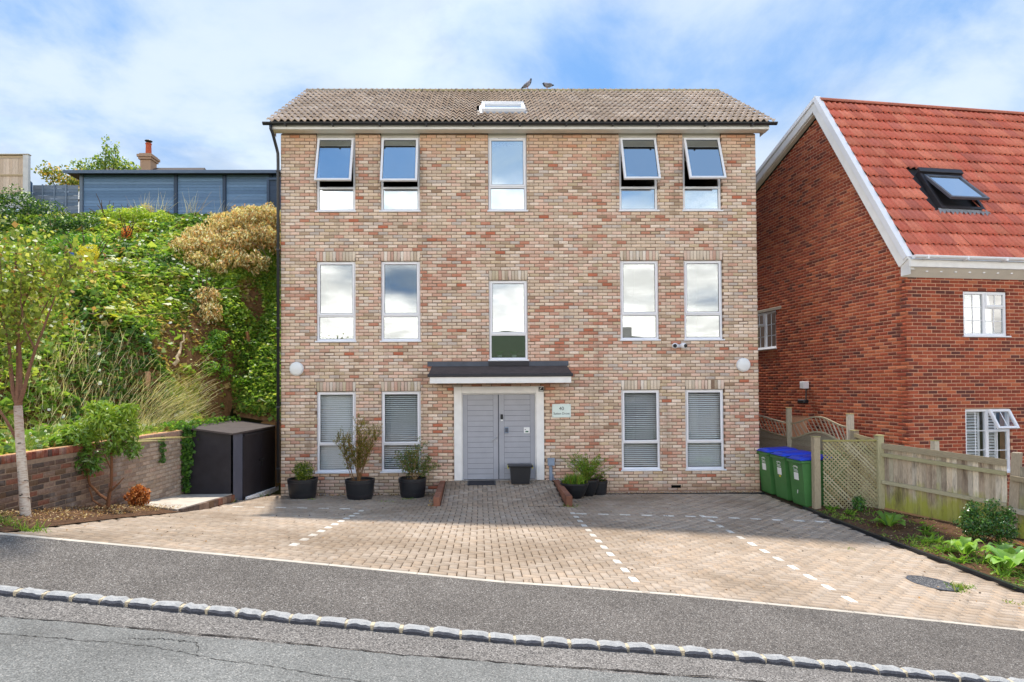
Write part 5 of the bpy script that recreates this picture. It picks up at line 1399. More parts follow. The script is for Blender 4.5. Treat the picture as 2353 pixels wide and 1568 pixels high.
# ------------------------------------------------------------------ left side: garden wall, store, slab, trellis
gw = empty('garden_wall', (-1.5, -4, .6), 'low weathered brick retaining wall with soldier coping along the left bed', 'wall')
gb = lambda y: float(gz(-1.5, y))
def allowed(z):
    # the ground rises towards the road: bricks start above it
    ya = -12.0; yb = -1.42
    t = [y for y in np.linspace(ya, yb, 60) if gz(-1.5, y) - .12 < z]
    return [(min(t), yb)] if t else []
R_ = course_rects(allowed, .02, 20, [], start=0)
R_ = [r for r in R_ if r[3] < 1.50]
GV = brick_arrays(R_, (-1.5, 0, 0), (0, 1, 0), (1, 0, 0), bev=.008, jit=.003, proud=.003)
gpal = np.array([srgb(124, 104, 92), srgb(110, 90, 80), srgb(138, 116, 102), srgb(118, 96, 78), srgb(134, 92, 76), srgb(96, 84, 78)])
yc = np.array([(r[0] + r[2]) / 2 for r in R_])
GC = gpal[rng.integers(0, 6, len(R_))] * rng.uniform(.8, 1.1, (len(R_), 1))
t = np.clip((yc + 4.2) / 1.5, 0, 1)[:, None] * rng.uniform(.5, 1, (len(R_), 1)); GC = GC * (1 - t * .75) + np.array(srgb(196, 180, 164)) * t * .75
SR_ = []; y = -12.0
while y < -1.45: SR_.append((y + .004, 1.498, y + .071, 1.60)); y += .075
SV_ = brick_arrays(SR_, (-1.5, 0, 0), (0, 1, 0), (1, 0, 0), depth=.2, bev=.008, jit=.003, proud=.003)
SC_ = np.array([srgb(140, 82, 66), srgb(126, 70, 58), srgb(96, 72, 66), srgb(150, 94, 74)])[rng.integers(0, 4, len(SR_))] * rng.uniform(.8, 1.1, (len(SR_), 1))
yc2 = np.array([r[0] for r in SR_]); t = np.clip((yc2 + 4.0) / 1.2, 0, 1)[:, None]; SC_ = SC_ * (1 - t * .6) + np.array(srgb(180, 160, 146)) * t * .6
V = np.concatenate([GV, SV_]); C_ = np.concatenate([GC, SC_])
pieces(gw, 'brick', V, QB, C_, MT['wbrick'], nearest(V, 300, V.mean(1)[:, 1] > -7.0), 'brickwork')
m = MB(); m.box((-1.72, -12, -.2), (-1.508, -1.43, 1.495)); m.box((-1.70, -12, 1.495), (-1.512, -1.43, 1.594)); m.build('mortar_core', MT['wmortar'], gw)
# coping tops are pale with dust: thin mortar bed on top
m = MB().box((-1.70, -12, 1.5945), (-1.515, -1.43, 1.603)); m.build('coping_bed', mat_plain('orange_dust_mortar', srgb(206, 160, 120), .95, .1, .15, 12), gw)

st = empty('storage_shed', (-.9, -.3, .1), 'low dark grey metal store with flat felt roof left of the building', 'shed')
c0, c1 = np.array([-.50, -1.47]), np.array([-.50, 1.08])                       # near corner, far end of the door side
lw = np.array([-1.475, -1.47])
zt = 1.50
def wallq(a, b, z0a, z0b, z1, name, mat, out, z1b=None):
    a3, b3 = np.array([*a, z0a]), np.array([*b, z0b]); m = MB().prism([a3, b3, np.array([*b, z1 if z1b is None else z1b]), np.array([*a, z1])], out); return fixn(m.build(name, mat, st))
wallq(lw, c0, .10, .10, zt + .13, 'side_panel', MT['charcoal'], (0, .03, 0), zt)
y_a = -.95
wallq(c0, (-.5, y_a), .08, .06, zt, 'corner_panel', MT['panel_reflection'], (-.03, 0, 0))  # reflection on this panel is painted in as a paler tone
for (a, b) in ((y_a + .02, .10), (.115, 1.06)):
    o = wallq((-.488, a), (-.488, b), .075, .03, zt - .09, 'door', MT['charcoal'], (-.03, 0, 0))
m = MB().bbox((-.49, -.02, .80), (-.445, .24, .825), .005); m.bbox((-.47, .09, .66), (-.45, .135, .80), .004); m.build('latch', MT['black'], st)
wallq((-.505, y_a), (-.505, 1.08), .05, .0, zt, 'back_frame', MT['charcoal'], (-.02, 0, 0)); wallq((-1.52, 1.08), (-.5, 1.08), 0, 0, zt, 'rear_panel', MT['charcoal'], (0, .02, 0))
MB().bbox((-.50, y_a + .03, zt - .085), (-.455, 1.07, zt - .04), .004).build('drip_rail', MT['charcoal'], st)
m = MB().prism([(-.46, -1.56, zt), (-.46, 1.13, zt), (-1.49, 1.13, zt + .14), (-1.49, -1.56, zt + .14)], (0, 0, .035)); fixn(m.build('roof', MT['felt'], st))
# plinth of the door side
m = MB()
for k in range(12): m.bbox((-.44, -.95 + k * .17, -.05), (-.40, -.95 + k * .17 + .16, .04 + .10 * (1 - k / 12.) + .0), .006)
tag(m.build('store_kerb', MT['wbrick'], st, tint=True), None)
# concrete slab in front of the store with a brick edge
sl = empty('concrete_slab', (-.9, -2.5, .3), 'sloping pale concrete slab between the garden wall and the dark store', 'slab')
q = [(-1.49, -3.35, .47), (-.34, -4.05, .50), (-.50, -1.48, .30), (-1.49, -1.48, .30)]
fixn(MB().prism(q, (0, 0, -.14)).build('slab', MT['concrete'], sl))
m = MB(); a, b = np.array([-.335, -4.0, .0]), np.array([-.49, -1.52, 0.])
for k in range(11):
    p, r_ = a + (b - a) * k / 11, a + (b - a) * (k + .95) / 11
    za = .493 - .2 * k / 11 - .0; zb_ = za - .018
    mm = MB().prism([(p[0], p[1], -.05), (r_[0], r_[1], -.05), (r_[0], r_[1], zb_), (p[0], p[1], za)], (.06, .003, 0)); fixn(mesh_np('edge_brick', np.vstack(mm.V), mm.F, gpal[rng.integers(6)] * rng.uniform(.9, 1.3), MT['wbrick'], sl))
tl = empty('corner_trellis', (-.25, .95, .1), 'narrow brown lattice strip between the dark store and the brick facade', 'trellis')
for (x0, x1, z0, z1) in ((-.44, -.41, 0, 1.60), (-.06, -.03, 0, 1.60), (-.44, -.03, 1.58, 1.62)):
    m = MB().bbox((x0, .93, z0), (x1, .97, z1), .004); mesh_np('frame_bar', np.vstack(m.V), m.F, np.array(srgb(112, 84, 56)), MT['wood'], tl)
for k in np.arange(0.05, 2.0, .07):
    for sg in (1, -1):
        a = np.array([-.42, .94 + .008 * sg, k]); b = np.array([-.05, .94 + .008 * sg, k + .37 * sg])
        if b[2] > 1.58: continue
        if b[2] < 0: continue
        if a[2] > 1.58: continue
        m = MB().prism([a + [0, 0, -.012], b + [0, 0, -.012], b + [0, 0, .012], a + [0, 0, .012]], (0, .007, 0)); mesh_np('slat', np.vstack(m.V), m.F, np.array(srgb(128, 96, 62)) * rng.uniform(.8, 1.1), MT['wood'], tl)
o = tag(MB().prism([(-.95, 1.25, 1.2), (-.05, 1.25, 1.2), (-.05, 1.25, 2.05), (-.42, 1.25, 1.98), (-.95, 1.25, 1.55)], (0, .04, 0)).build('plywood_panel', mat_plain('bare_plywood', srgb(186, 146, 100), .85, .2, .12, 6), origin=(-.5, 1.25, 1.2)), 'bare brown plywood panel holding the bank beside the building corner', 'panel')
# ------------------------------------------------------------------ vegetation helpers
def unit(v): return v / (np.linalg.norm(v, axis=-1, keepdims=True) + 1e-9)
def leafset(P, size, col, aspect=.5, up=.6, out=None, fold=.18, axis=None, jit=.25, mul=(1.38, 1.40, 1.2)):
    """folded quads, one per leaf; returns V, F, col"""
    n = len(P); size = np.broadcast_to(size, n) * rng.uniform(1 - jit, 1 + jit, n)
    nr = rng.normal(0, 1, (n, 3)) * .75; nr[:, 2] += up
    if out is not None: nr = nr + out
    nr = unit(nr); a = rng.normal(0, 1, (n, 3))
    if axis is not None: a = a * .45 + axis
    a = unit(a - nr * (a * nr).sum(1, keepdims=True)); b = np.cross(nr, a)
    L = size[:, None]; W = L * aspect * .5
    V = np.stack([P - a * L * .5, P + b * W + nr * L * fold * .5 - a * L * .05, P + a * L * .5, P - b * W + nr * L * fold * .5 - a * L * .05], 1)
    return V.reshape(-1, 3), np.arange(4 * n).reshape(n, 4), np.clip(np.asarray(col) * np.array(mul), 0, .9)
def pal_pick(n, cols, w=None, var=.15):
    c = np.array([srgb(*q) for q in cols]); w = None if w is None else np.array(w) / np.sum(w)
    return c[rng.choice(len(c), n, p=w)] * rng.uniform(1 - var, 1 + var, (n, 1))
class Fol:
    def __init__(s): s.V = []; s.F = []; s.C = []; s.n = 0
    def add(s, t):
        V, F, c = t; s.V.append(V); s.F.append(F + s.n); s.C.append(c); s.n += len(V); return s
    def build(s, name, mat, parent=None, origin=None): return mesh_np(name, np.vstack(s.V), np.vstack(s.F), np.vstack(s.C), mat, parent, origin=origin)
def blob_pts(n, c, r, shell=.55):
    d = unit(rng.normal(0, 1, (n, 3))); rad = 1 - (1 - rng.random(n) ** .5) * shell
    lump = 1 + .16 * np.sin(d[:, 0] * 5 + c[0] * 3) * np.cos(d[:, 1] * 4 + c[1] * 7) + .12 * np.sin(d[:, 2] * 7 + d[:, 0] * 6)
    return np.array(c) + d * np.array(r) * (rad * lump)[:, None], d
def blades(base, length, lean, col, width=.006, segs=4, curve=.5, spread=.3):
    n = len(base); length = np.broadcast_to(length, n) * rng.uniform(.6, 1.2, n)
    d = rng.normal(0, spread, (n, 3)); d[:, 2] = 1; d = unit(d + lean)
    side = unit(np.cross(d, rng.normal(0, 1, (n, 3)))); bend = rng.normal(0, 1, (n, 3)) * .35 + np.array(lean) * .8; bend[:, 2] = -.35
    V = []
    for k in range(segs + 1):
        t = k / segs; p = base + d * (length * t)[:, None] + bend * (length * curve * t * t)[:, None]
        w = width * (1 - t * .85); V += [p - side * w, p + side * w]
    V = np.stack(V, 1); k = 2 * (segs + 1)
    F = np.array([[2 * i, 2 * i + 1, 2 * i + 3, 2 * i + 2] for i in range(segs)])
    FF = (F[None] + (np.arange(n) * k)[:, None, None]).reshape(-1, 4)
    return V.reshape(-1, 3), FF, np.repeat(col, segs, axis=0)
def twigs(m, base, n, length, spread, rad, lean=(0, 0, 0), col=(.1, .07, .04), segs=5, wig=.12):
    ends = []
    for k in range(n):
        d = np.array([rng.normal(0, spread), rng.normal(0, spread), 1.]) + np.array(lean); d /= np.linalg.norm(d); L = length * rng.uniform(.65, 1.1)
        p = np.array(base, float) + np.array([rng.normal(0, .02), rng.normal(0, .02), 0]); pts = [p.copy()]
        for q in range(segs):
            d = d + rng.normal(0, wig, 3); d /= np.linalg.norm(d); p = p + d * L / segs; pts.append(p.copy())
        m.tube(pts, np.linspace(rad, rad * .3, segs + 1), 5, col); ends.append(np.array(pts))
    return ends

# ------------------------------------------------------------------ the bank's ground cover
def inview(x, y, mrg=1.0): return x > 4.6 - .83 * (y + 13.91) - mrg
n = 190000
x = np.concatenate([rng.uniform(-14.5, -.06, n), rng.uniform(-3.2, -.06, 50000)]); y = np.concatenate([rng.uniform(-7, 6.7, n), rng.uniform(-.6, 6.6, 50000)]); n = len(x)
bare = np.minimum(np.hypot((x + 2.05) / .50, (y - 1.05) / .75), np.minimum(np.hypot((x + 1.87) / .30, (y - 3.2) / .45), np.hypot((x + 2.45) / .35, (y - .2) / .5)))
bare = bare + .22 * bump2(x, y, 5, 31)
ok = ((x < -1.64) | (y > 1.14)) & inview(x, y) & ((bare > 1) | (rng.random(n) < .10)) & (x < -.06)
x, y, bare = x[ok], y[ok], bare[ok]; n = len(x)
mound = np.clip(bump2(x, y, 1.9, 8) * .5 + bump2(x, y, 4.5, 9) * .3, -.4, 1.2)
h = (.05 + .26 * np.clip(mound + .35, 0, 1.3)) * rng.random(n) ** .45 * np.clip((bare - .8) * 1.2, .15, 1)
h *= np.where(y > 6.1, .5, 1)
P = np.stack([x, y, bz(x, y) + h], -1)
tone = bump2(x, y, 1.3, 12) + .5 * bump2(x, y, 3.7, 13) + rng.normal(0, .35, n)
C_ = pal_pick(n, [(116, 144, 64), (138, 160, 72), (98, 130, 60), (160, 172, 86), (128, 146, 84)], [.28, .25, .17, .15, .15])
hi_ = tone > .75; C_[hi_] = pal_pick(hi_.sum(), [(168, 176, 80), (152, 170, 74), (180, 172, 96)])
lo_ = tone < -.7; C_[lo_] = pal_pick(lo_.sum(), [(82, 112, 54), (92, 122, 60), (72, 102, 54)])
br = (rng.random(n) < .07) | ((bare < 1.35) & (rng.random(n) < .45)); C_[br] = pal_pick(br.sum(), [(160, 136, 92), (140, 112, 72), (176, 156, 112)])
dk = (x > -1.75 - .10 * (y - 1)) & (rng.random(n) < .4); C_[dk] = pal_pick(dk.sum(), [(94, 124, 58), (82, 112, 54), (120, 144, 70)])
C_ *= (.72 + .55 * np.clip(h / .33, 0, 1))[:, None] ** .0
sz = np.where(rng.random(n) < .3, .135, .085) * np.where(rng.random(n) < .06, 1.7, 1) * np.where(dk, .75, 1)
fo = Fol().add(leafset(P, sz, C_, .85, .55, jit=.45, out=np.array([0, -.22, .55])))
k = 14000; x = rng.uniform(-2.4, -.1, k); y = rng.uniform(1.15, 6.3, k); bb = np.minimum(np.hypot((x + 2.05) / .5, (y - 1.05) / .75), np.hypot((x + 1.87) / .3, (y - 3.2) / .45)); sel = bb > 1; x, y = x[sel], y[sel]; k = len(x)
fo.add(leafset(np.stack([x, y, bz(x, y) + .08 + rng.random(k) * .2], -1), .095, pal_pick(k, [(120, 150, 66), (146, 168, 78), (104, 136, 60), (168, 178, 92)]), .8, .7, out=np.array([0, -.1, .5]), jit=.45))
tag(fo.build('ground_cover', MT['leaf']), 'tangled green ivy and bindweed leaves covering the steep bank', 'ground cover', kind='stuff')
# bindweed flowers
n = 150; x = rng.uniform(-9, -.3, 2500); y = rng.uniform(-5, 5.5, 2500)
ok = ((x < -1.7) | (y > 1.3)) & inview(x, y, 0) & (np.hypot((x + 2.12) / .7, (y - 1.0) / 1.05) > 1) & ((bump2(x, y, 2.1, 40) > .15))
x, y = x[ok][:n], y[ok][:n]; mo = np.clip(bump2(x, y, 1.9, 8) * .5 + bump2(x, y, 4.5, 9) * .3, -.4, 1.2)
P = np.stack([x, y, bz(x, y) + .10 + .30 * np.clip(mo + .35, 0, 1.3)], -1)
V = []; F = []; k = 8
for q, p in enumerate(P):
    nr = unit(np.array([rng.normal(0, .4), -1, .5 + rng.normal(0, .3)])); a = unit(np.cross(nr, [0, 0, 1.])); b = np.cross(nr, a); r_ = rng.uniform(.028, .048)
    V.append(p - nr * r_ * .8)
    for w in range(k): V.append(p + (a * math.cos(2 * PI * w / k) + b * math.sin(2 * PI * w / k)) * r_ * (1.0 if w % 2 else .9))
    F += [[q * 9, q * 9 + 1 + w, q * 9 + 1 + (w + 1) % k] for w in range(k)]
tag(mesh_np('bindweed_flowers', np.array(V), F, np.array(srgb(244, 246, 240)), MT['petal']), 'white trumpet bindweed flowers scattered over the bank', 'flowers', kind='stuff')
# tall dry grass
fo = Fol()
def grass_clump(cx, cy, rx, ry, n, L, lean, pal_, w=.006):
    x = cx + rng.normal(0, rx, n); y = cy + rng.normal(0, ry, n); x = np.minimum(x, -1.66)
    B = np.stack([x, y, bz(x, y) - .03], -1)
    fo.add(blades(B, L, np.array(lean), pal_pick(n, pal_, var=.12), w, 4, .35, .22))
dryp = [(232, 218, 178), (214, 200, 152), (196, 188, 128), (240, 230, 200)]; grn = [(122, 142, 62), (146, 158, 76), (100, 122, 52)]
for (cx, cy, rx, ry, L, lean) in ((-3.05, -2.3, .5, .5, .50, (.15, 0, 0)), (-3.3, -3.0, .4, .5, .48, (.05, 0, 0)), (-2.65, -1.6, .3, .35, .5, (.2, 0, 0)), (-2.25, -1.05, .12, .2, .62, (.75, 0, 0)), (-2.12, -.75, .10, .2, .60, (.85, 0, 0)), (-2.35, -1.5, .15, .2, .5, (.4, 0, 0)), (-1.95, -.1, .1, .25, .45, (.9, 0, 0))):
    grass_clump(cx, cy, rx, ry, 300 if lean[0] < .3 else 190, L, lean, dryp, .006); grass_clump(cx, cy, rx, ry, 90, L * .7, lean, grn, .006)
for k in range(16):                                         # lower green fringe above the wall
    cy = -7 + k * .36; grass_clump(-1.95, cy, .16, .2, 70, .30, (.25, 0, 0), grn + [(176, 170, 100)], .006); grass_clump(-2.4, cy, .25, .2, 50, .3, (.1, 0, 0), grn, .006)
grass_clump(-1.75, -3.3, .04, .3, 14, .6, (1.6, 0, -.6), dryp)
tag(fo.build('tall_grass', MT['grass']), 'pale dry and green grass blades along the foot of the bank', 'grass', kind='stuff')
fo = Fol()
for (cx, cy, n) in ((-6.4, 5.9, 26), (-6.0, 6.0, 18), (-4.9, 6.0, 26), (-3.9, 6.0, 8)):
    x = cx + rng.normal(0, .12, n); y = cy + rng.normal(0, .1, n); fo.add(blades(np.stack([x, y, bz(x, y)], -1), .95, np.array([.1, 0, 0]), pal_pick(n, [(224, 216, 196), (206, 190, 160), (190, 170, 140)]), .009, 4, .3, .28))
tag(fo.build('feather_grass', MT['grass']), 'pale feathery grass plumes in front of the blue timber building', 'grass', kind='stuff')

# ------------------------------------------------------------------ shrubs on the bank
def shrub(name, label, cat, base, blobs, n, size, cols, w=None, aspect=.5, up=.5, mat='leaf', group=None, stem=None, droop=None, shell=.6, ntw=6, tw=.9):
    o = empty(name, base, label, cat, group)
    fo = Fol(); tot = sum(b[1][0] * b[1][1] * b[1][2] for b in blobs)
    for (c, r) in blobs:
        k = int(n * r[0] * r[1] * r[2] / tot); p, d = blob_pts(k, c, r, shell)
        fo.add(leafset(p, size, pal_pick(k, cols, w), aspect, up, out=d * .6 + np.array([0, -.25, 0]), axis=droop, mul=(1.38, 1.40, 1.2) if mat != 'dryleaf' else (1.85, 1.80, 1.75)))
    fo.build('foliage', MT[mat], o)
    m = MB(); twigs(m, base, ntw, tw, .45, .022, col=stem or srgb(96, 76, 54)); m.build('stems', MT['bark'], o, tint=True)
    return o
DRY = [(198, 176, 136), (176, 154, 112), (146, 130, 88), (212, 192, 158), (120, 112, 70), (178, 140, 100)]
shrub('dry_shrub', 'large withered beige shrub sprawling over the upper bank beside the building', 'shrub', (-2.7, 4.4, 6.5),
      [((x_, y_, float(bz(x_, y_)) + dh), (r_, r_ * .9, r_ * .72)) for x_, y_, dh, r_ in ((-3.1, 4.5, .3, .55), (-2.6, 4.9, .45, .6), (-2.2, 5.2, .5, .6), (-3.6, 3.9, .22, .5), (-3.75, 3.2, .2, .42), (-3.1, 3.6, .28, .5), (-2.6, 4.1, .4, .55), (-2.1, 4.5, .5, .55), (-2.5, 3.5, .3, .45), (-2.05, 3.8, .38, .45), (-3.3, 2.9, .2, .36), (-2.9, 5.4, .4, .5), (-2.3, 5.6, .45, .5), (-3.5, 5.0, .25, .45), (-1.75, 4.8, .4, .5), (-4.0, 4.3, .15, .35), (-2.75, 3.0, .22, .3))],
      21000, .11, DRY, aspect=.36, up=.2, mat='dryleaf', droop=np.array([0, -.2, -1.0]), shell=.7)
shrub('dry_shrub', 'smaller withered beige shrub in the middle of the bank above the bare soil', 'shrub', (-2.6, 1.9, 4.6),
      [((-2.65, 1.9, 4.75), (.45, .4, .35)), ((-2.95, 1.5, 4.4), (.4, .35, .3)), ((-2.3, 1.55, 4.35), (.3, .3, .28))], 3200, .10, DRY, aspect=.4, up=.2, mat='dryleaf', droop=np.array([0, -.2, -1.0]))
shrub('bramble_bush', 'dark green bramble bush below the tall fence panel at the far left', 'shrub', (-10.2, 5.0, 7.6),
      [((-10.3, 5.4, 8.2), (1.0, .7, .62)), ((-9.3, 5.5, 8.0), (.7, .6, .5)), ((-11.4, 5.2, 8.2), (.8, .7, .7)), ((-10.3, 4.6, 7.5), (1.2, .6, .5))], 9000, .085, [(62, 92, 46), (50, 78, 40), (86, 112, 54), (112, 136, 66), (190, 200, 170)], [.34, .3, .2, .12, .04], .6)
shrub('bramble_bush', 'dark green bramble bush left of the blue tarpaulin', 'shrub', (-7.7, 3.6, 6.5),
      [((-7.8, 3.9, 7.0), (.75, .6, .55)), ((-7.1, 4.1, 7.1), (.75, .6, .5)), ((-7.9, 3.3, 6.5), (.6, .5, .6)), ((-7.0, 3.4, 6.5), (.5, .5, .45))], 9000, .08, [(60, 92, 46), (48, 76, 40), (84, 112, 52), (128, 148, 70), (196, 206, 180)], [.32, .3, .2, .14, .04], .6)
shrub('leafy_bush', 'bright yellow green bush on top of the bank below the lapped blue fence', 'shrub', (-7.0, 5.0, 7.6),
      [((-7.0, 5.2, 7.8), (.6, .45, .35)), ((-6.3, 5.3, 7.85), (.5, .4, .35)), ((-5.6, 5.4, 7.8), (.5, .4, .3))], 4200, .08, [(150, 168, 66), (172, 182, 82), (128, 152, 60)], aspect=.55)
shrub('leafy_bush', 'fresh green feathery bush beside the blue tarpaulin', 'shrub', (-5.8, 2.1, 5.9),
      [((-6.0, 2.3, 6.2), (.5, .4, .42)), ((-5.6, 1.9, 5.9), (.4, .4, .3)), ((-6.4, 2.0, 6.1), (.3, .3, .35))], 3600, .085, [(96, 140, 54), (122, 162, 64), (84, 122, 50)], aspect=.4)
shrub('yellow_bush', 'small bright yellow feathery bush right of the blue tarpaulin', 'shrub', (-5.05, 1.05, 5.4), [((-5.05, 1.05, 5.75), (.26, .24, .28))], 1700, .05, [(208, 190, 66), (196, 180, 60), (178, 170, 64)], aspect=.3)
shrub('yellow_bush', 'pale yellow feathery bush in front of the blue timber building', 'shrub', (-6.6, 5.8, 7.7), [((-6.75, 5.8, 8.05), (.32, .28, .30)), ((-6.3, 5.9, 8.15), (.26, .25, .36))], 2400, .05, [(206, 192, 92), (190, 178, 84), (200, 164, 92)], aspect=.28)
shrub('dead_plant', 'small orange red dead plant high on the bank', 'plant', (-5.42, 3.3, 6.6), [((-5.42, 3.3, 6.82), (.14, .14, .24))], 420, .07, [(206, 104, 58), (190, 92, 50), (214, 128, 76)], aspect=.3, mat='dryleaf')
def maple(name, label, base, n, h, r, cols, size=.19):
    o = empty(name, base, label, 'sapling', 'young sycamores on the bank'); b = np.array(base); m = MB(); e = twigs(m, b, 5, h, .35, .014, col=srgb(120, 96, 66)); m.build('stems', MT['bark'], o, tint=True)
    V = []; F = []; C_ = []
    for q in range(n):
        st_ = e[q % len(e)]; p = st_[rng.integers(2, len(st_))] + rng.normal(0, r, 3) * np.array([1, .8, .5])
        nr = unit(np.array([rng.normal(0, .35), -.45 + rng.normal(0, .3), 1])); a = unit(np.array([rng.normal(0, 1), rng.normal(0, 1), -.4])); a = unit(a - nr * (a @ nr)); bb = np.cross(nr, a); s = size * rng.uniform(.6, 1.15)
        out = [(0, -.5), (.22, -.42), (.5, -.30), (.34, -.05), (.55, .12), (.26, .14), (.0, .55), (-.26, .14), (-.55, .12), (-.34, -.05), (-.5, -.30), (-.22, -.42)]
        k0 = len(V); V += [p + a * (v * s) + bb * (u * s) - nr * abs(u) * s * .25 for u, v in out]; V.append(p)
        F += [[k0 + 12, k0 + i, k0 + (i + 1) % 12] for i in range(12)]; c = np.array(srgb(*cols[rng.integers(len(cols))])) * rng.uniform(.85, 1.15); C_ += [c] * 12
    mesh_np('leaves', np.array(V), F, np.array(C_), MT['leaf'], o); return o
YG = [(188, 190, 66), (166, 178, 62), (140, 164, 60), (206, 196, 70)]
maple('sycamore_sapling', 'yellow green sycamore sapling in the middle of the bank above a dark hollow', (-4.35, 1.15, 5.2), 70, .65, .22, YG + [(110, 144, 60)] * 2)
maple('sycamore_sapling', 'bright yellow sycamore leaves right of the sapling above the dark hollow', (-3.6, 1.05, 4.75), 26, .55, .12, [(214, 200, 62), (200, 194, 70)])
maple('sycamore_sapling', 'low yellow green sycamore sapling lower on the bank right of the birch', (-3.5, -.8, 3.75), 60, .45, .26, YG)
maple('sycamore_sapling', 'small green sycamore shoot right of the fallen branches', (-2.95, 1.0, 4.2), 30, .5, .16, [(150, 166, 60), (124, 150, 58), (176, 178, 70)])
fb = []
for k in range(26):
    x_ = rng.uniform(-2.15, -.9); y_ = rng.uniform(1.15, 2.6) if x_ > -1.6 else rng.uniform(.5, 1.8); q_ = rng.uniform(.10, .22)
    fb.append(((x_, y_, float(bz(x_, y_)) + rng.uniform(.04, .16)), (q_ * 1.2, q_, q_ * .8)))
shrub('fern_clump', 'fresh green ferny clump beside the building below the bare soil', 'plant', (-1.6, 1.5, float(bz(-1.6, 1.5))), fb, 4200, .075, [(92, 134, 52), (116, 156, 60), (80, 116, 48), (140, 164, 66)], aspect=.4, tw=.3)
# twigs, log, stump on the bank
def branch(label, pts, r, col, name='fallen_branch', group='fallen branches on the bank', cat='branch', hgt=.12):
    pts = np.array(pts, float); pts[:, 2] = bz(pts[:, 0], pts[:, 1]) + hgt
    t = np.linspace(0, 1, 9); q = np.stack([np.interp(t, np.linspace(0, 1, len(pts)), pts[:, k]) for k in range(3)], -1) + rng.normal(0, .02, (9, 3))
    m = MB().tube(q, np.linspace(r, r * .4, 9), 7, srgb(*col)); o = m.build(name, MT['bark'], origin=tuple(pts[0]), tint=True); return tag(o, label, cat, group)
branch('long bare grey branch lying diagonally left of the smaller withered shrub', [(-4.3, .3, 0), (-3.6, 1.2, 0), (-3.1, 1.9, 0)], .014, (132, 112, 90), hgt=.26)
branch('pale bare branch lying low across the middle of the bank', [(-3.7, -1.2, 0), (-3.1, -.3, 0), (-2.6, .9, 0)], .013, (140, 120, 94), hgt=.22)
branch('thin grey branch on the right below the large withered shrub', [(-2.4, 2.2, 0), (-2.2, 2.6, 0), (-2.05, 3.0, 0)], .016, (150, 132, 110), hgt=.3)
branch('thin bare branch beside the building high on the bank', [(-2.2, 4.0, 0), (-1.9, 4.1, 0), (-1.6, 4.0, 0)], .014, (140, 122, 100), hgt=.75)
branch('pale sawn log standing out below the bare soil on the bank', [(-2.34, -.2, 0), (-2.36, .1, 0), (-2.42, .4, 0)], .045, (196, 172, 138), 'fallen_log', None, 'log', .12)
zst = float(bz(-2.5, -1.0))
o = tag(MB().tube([(-2.5, -1.0, zst - .05), (-2.5, -.97, zst + .15), (-2.52, -.93, zst + .30)], [.075, .068, .062], 9, srgb(190, 148, 112)).build('tree_stump', MT['bark'], origin=(-2.5, -1, 2.7), tint=True), 'short pale sawn stump in the grass below the log', 'stump')
o = tag(MB().tube([(-1.62, 2.3, float(bz(-1.62, 2.3)) - .05), (-1.62, 2.3, float(bz(-1.62, 2.3)) + .2), (-1.65, 2.3, float(bz(-1.62, 2.3)) + .4)], [.06, .055, .045], 8, srgb(168, 120, 82)).build('tree_stump', MT['bark'], origin=(-1.55, 2.3, 3.9), tint=True), 'brown stump standing right of the bare soil on the bank', 'stump')
# blue tarpaulin with a stake
V, F = grid(lambda a, b: 0 * a, np.linspace(0, 1, 9), np.linspace(0, 1, 7)); T = V.copy()
V[:, 0] = -5.66 + T[:, 0] * .42; V[:, 1] = .95 - .15 * T[:, 0] + .05 * np.sin(T[:, 1] * 9); V[:, 2] = 5.42 + T[:, 1] * .40 * (.6 + .5 * T[:, 0]) + .03 * np.sin(T[:, 0] * 14 + T[:, 1] * 5)
tp_ = empty('blue_tarpaulin', (-5.5, .9, 5.4), 'crumpled blue tarpaulin tied to a stake among the bushes on the bank', 'tarpaulin')
mesh_np('sheet', V, F, None, mat_plain('blue_tarp', srgb(46, 92, 176), .5, .4, .15, 9), tp_, smooth=True)
MB().tube([(-5.42, .76, 5.2), (-5.40, .76, 5.9)], .028, 6, srgb(150, 116, 84)).build('stake', MT['bark'], tp_, tint=True)

# ------------------------------------------------------------------ birch at the far left
def mat_birch():
    m, nt, p, o = new_mat('birch_bark')
    f = noise(nt, 14, 5, .6, stretch=(1, 1, 5)); c = mixc(nt, maprange(nt, f, .46, .66), srgb(214, 203, 188), srgb(176, 146, 122))
    f2 = noise(nt, 9, 3, .5, stretch=(1.2, 1.2, 3.2)); c = mixc(nt, maprange(nt, f2, .645, .68), c, srgb(40, 36, 34))
    g = N(nt, "ShaderNodeNewGeometry"); sp = N(nt, "ShaderNodeSeparateXYZ"); nt.links.new(g.outputs["Position"], sp.inputs[0])
    c = mixc(nt, maprange(nt, sp.outputs[2], 1.7, 2.5, 0, .8), c, srgb(150, 108, 86))
    nt.links.new(c, p.inputs["Base Color"]); p.inputs["Roughness"].default_value = .7; bump(nt, p, f2, .4, .01); return m
bt = empty('birch_tree', (-.97, -6.46, .85), 'slender white barked birch tree at the left end of the garden wall', 'tree')
BB = np.array([-.97, -6.46, .85]); sc = 1 / 186.
def bp_(px, py, dy=0.): return np.array([BB[0] + (px - 60) * sc, BB[1] + dy, BB[2] + (1195 - py) * sc])
m = MB().tube([bp_(62, 1215), bp_(60, 1190), bp_(55, 1120), bp_(48, 1040), bp_(44, 985), bp_(41, 935)], [.072, .058, .052, .049, .047, .045], 12)
m.build('trunk', mat_birch(), bt, smooth=True)
m = MB(); TW = []
def limb(pts, r0_, r1_):
    P_ = np.array(pts); m.tube(P_, np.linspace(r0_, r1_, len(P_)), 7, srgb(132, 98, 80)); TW.append(P_)
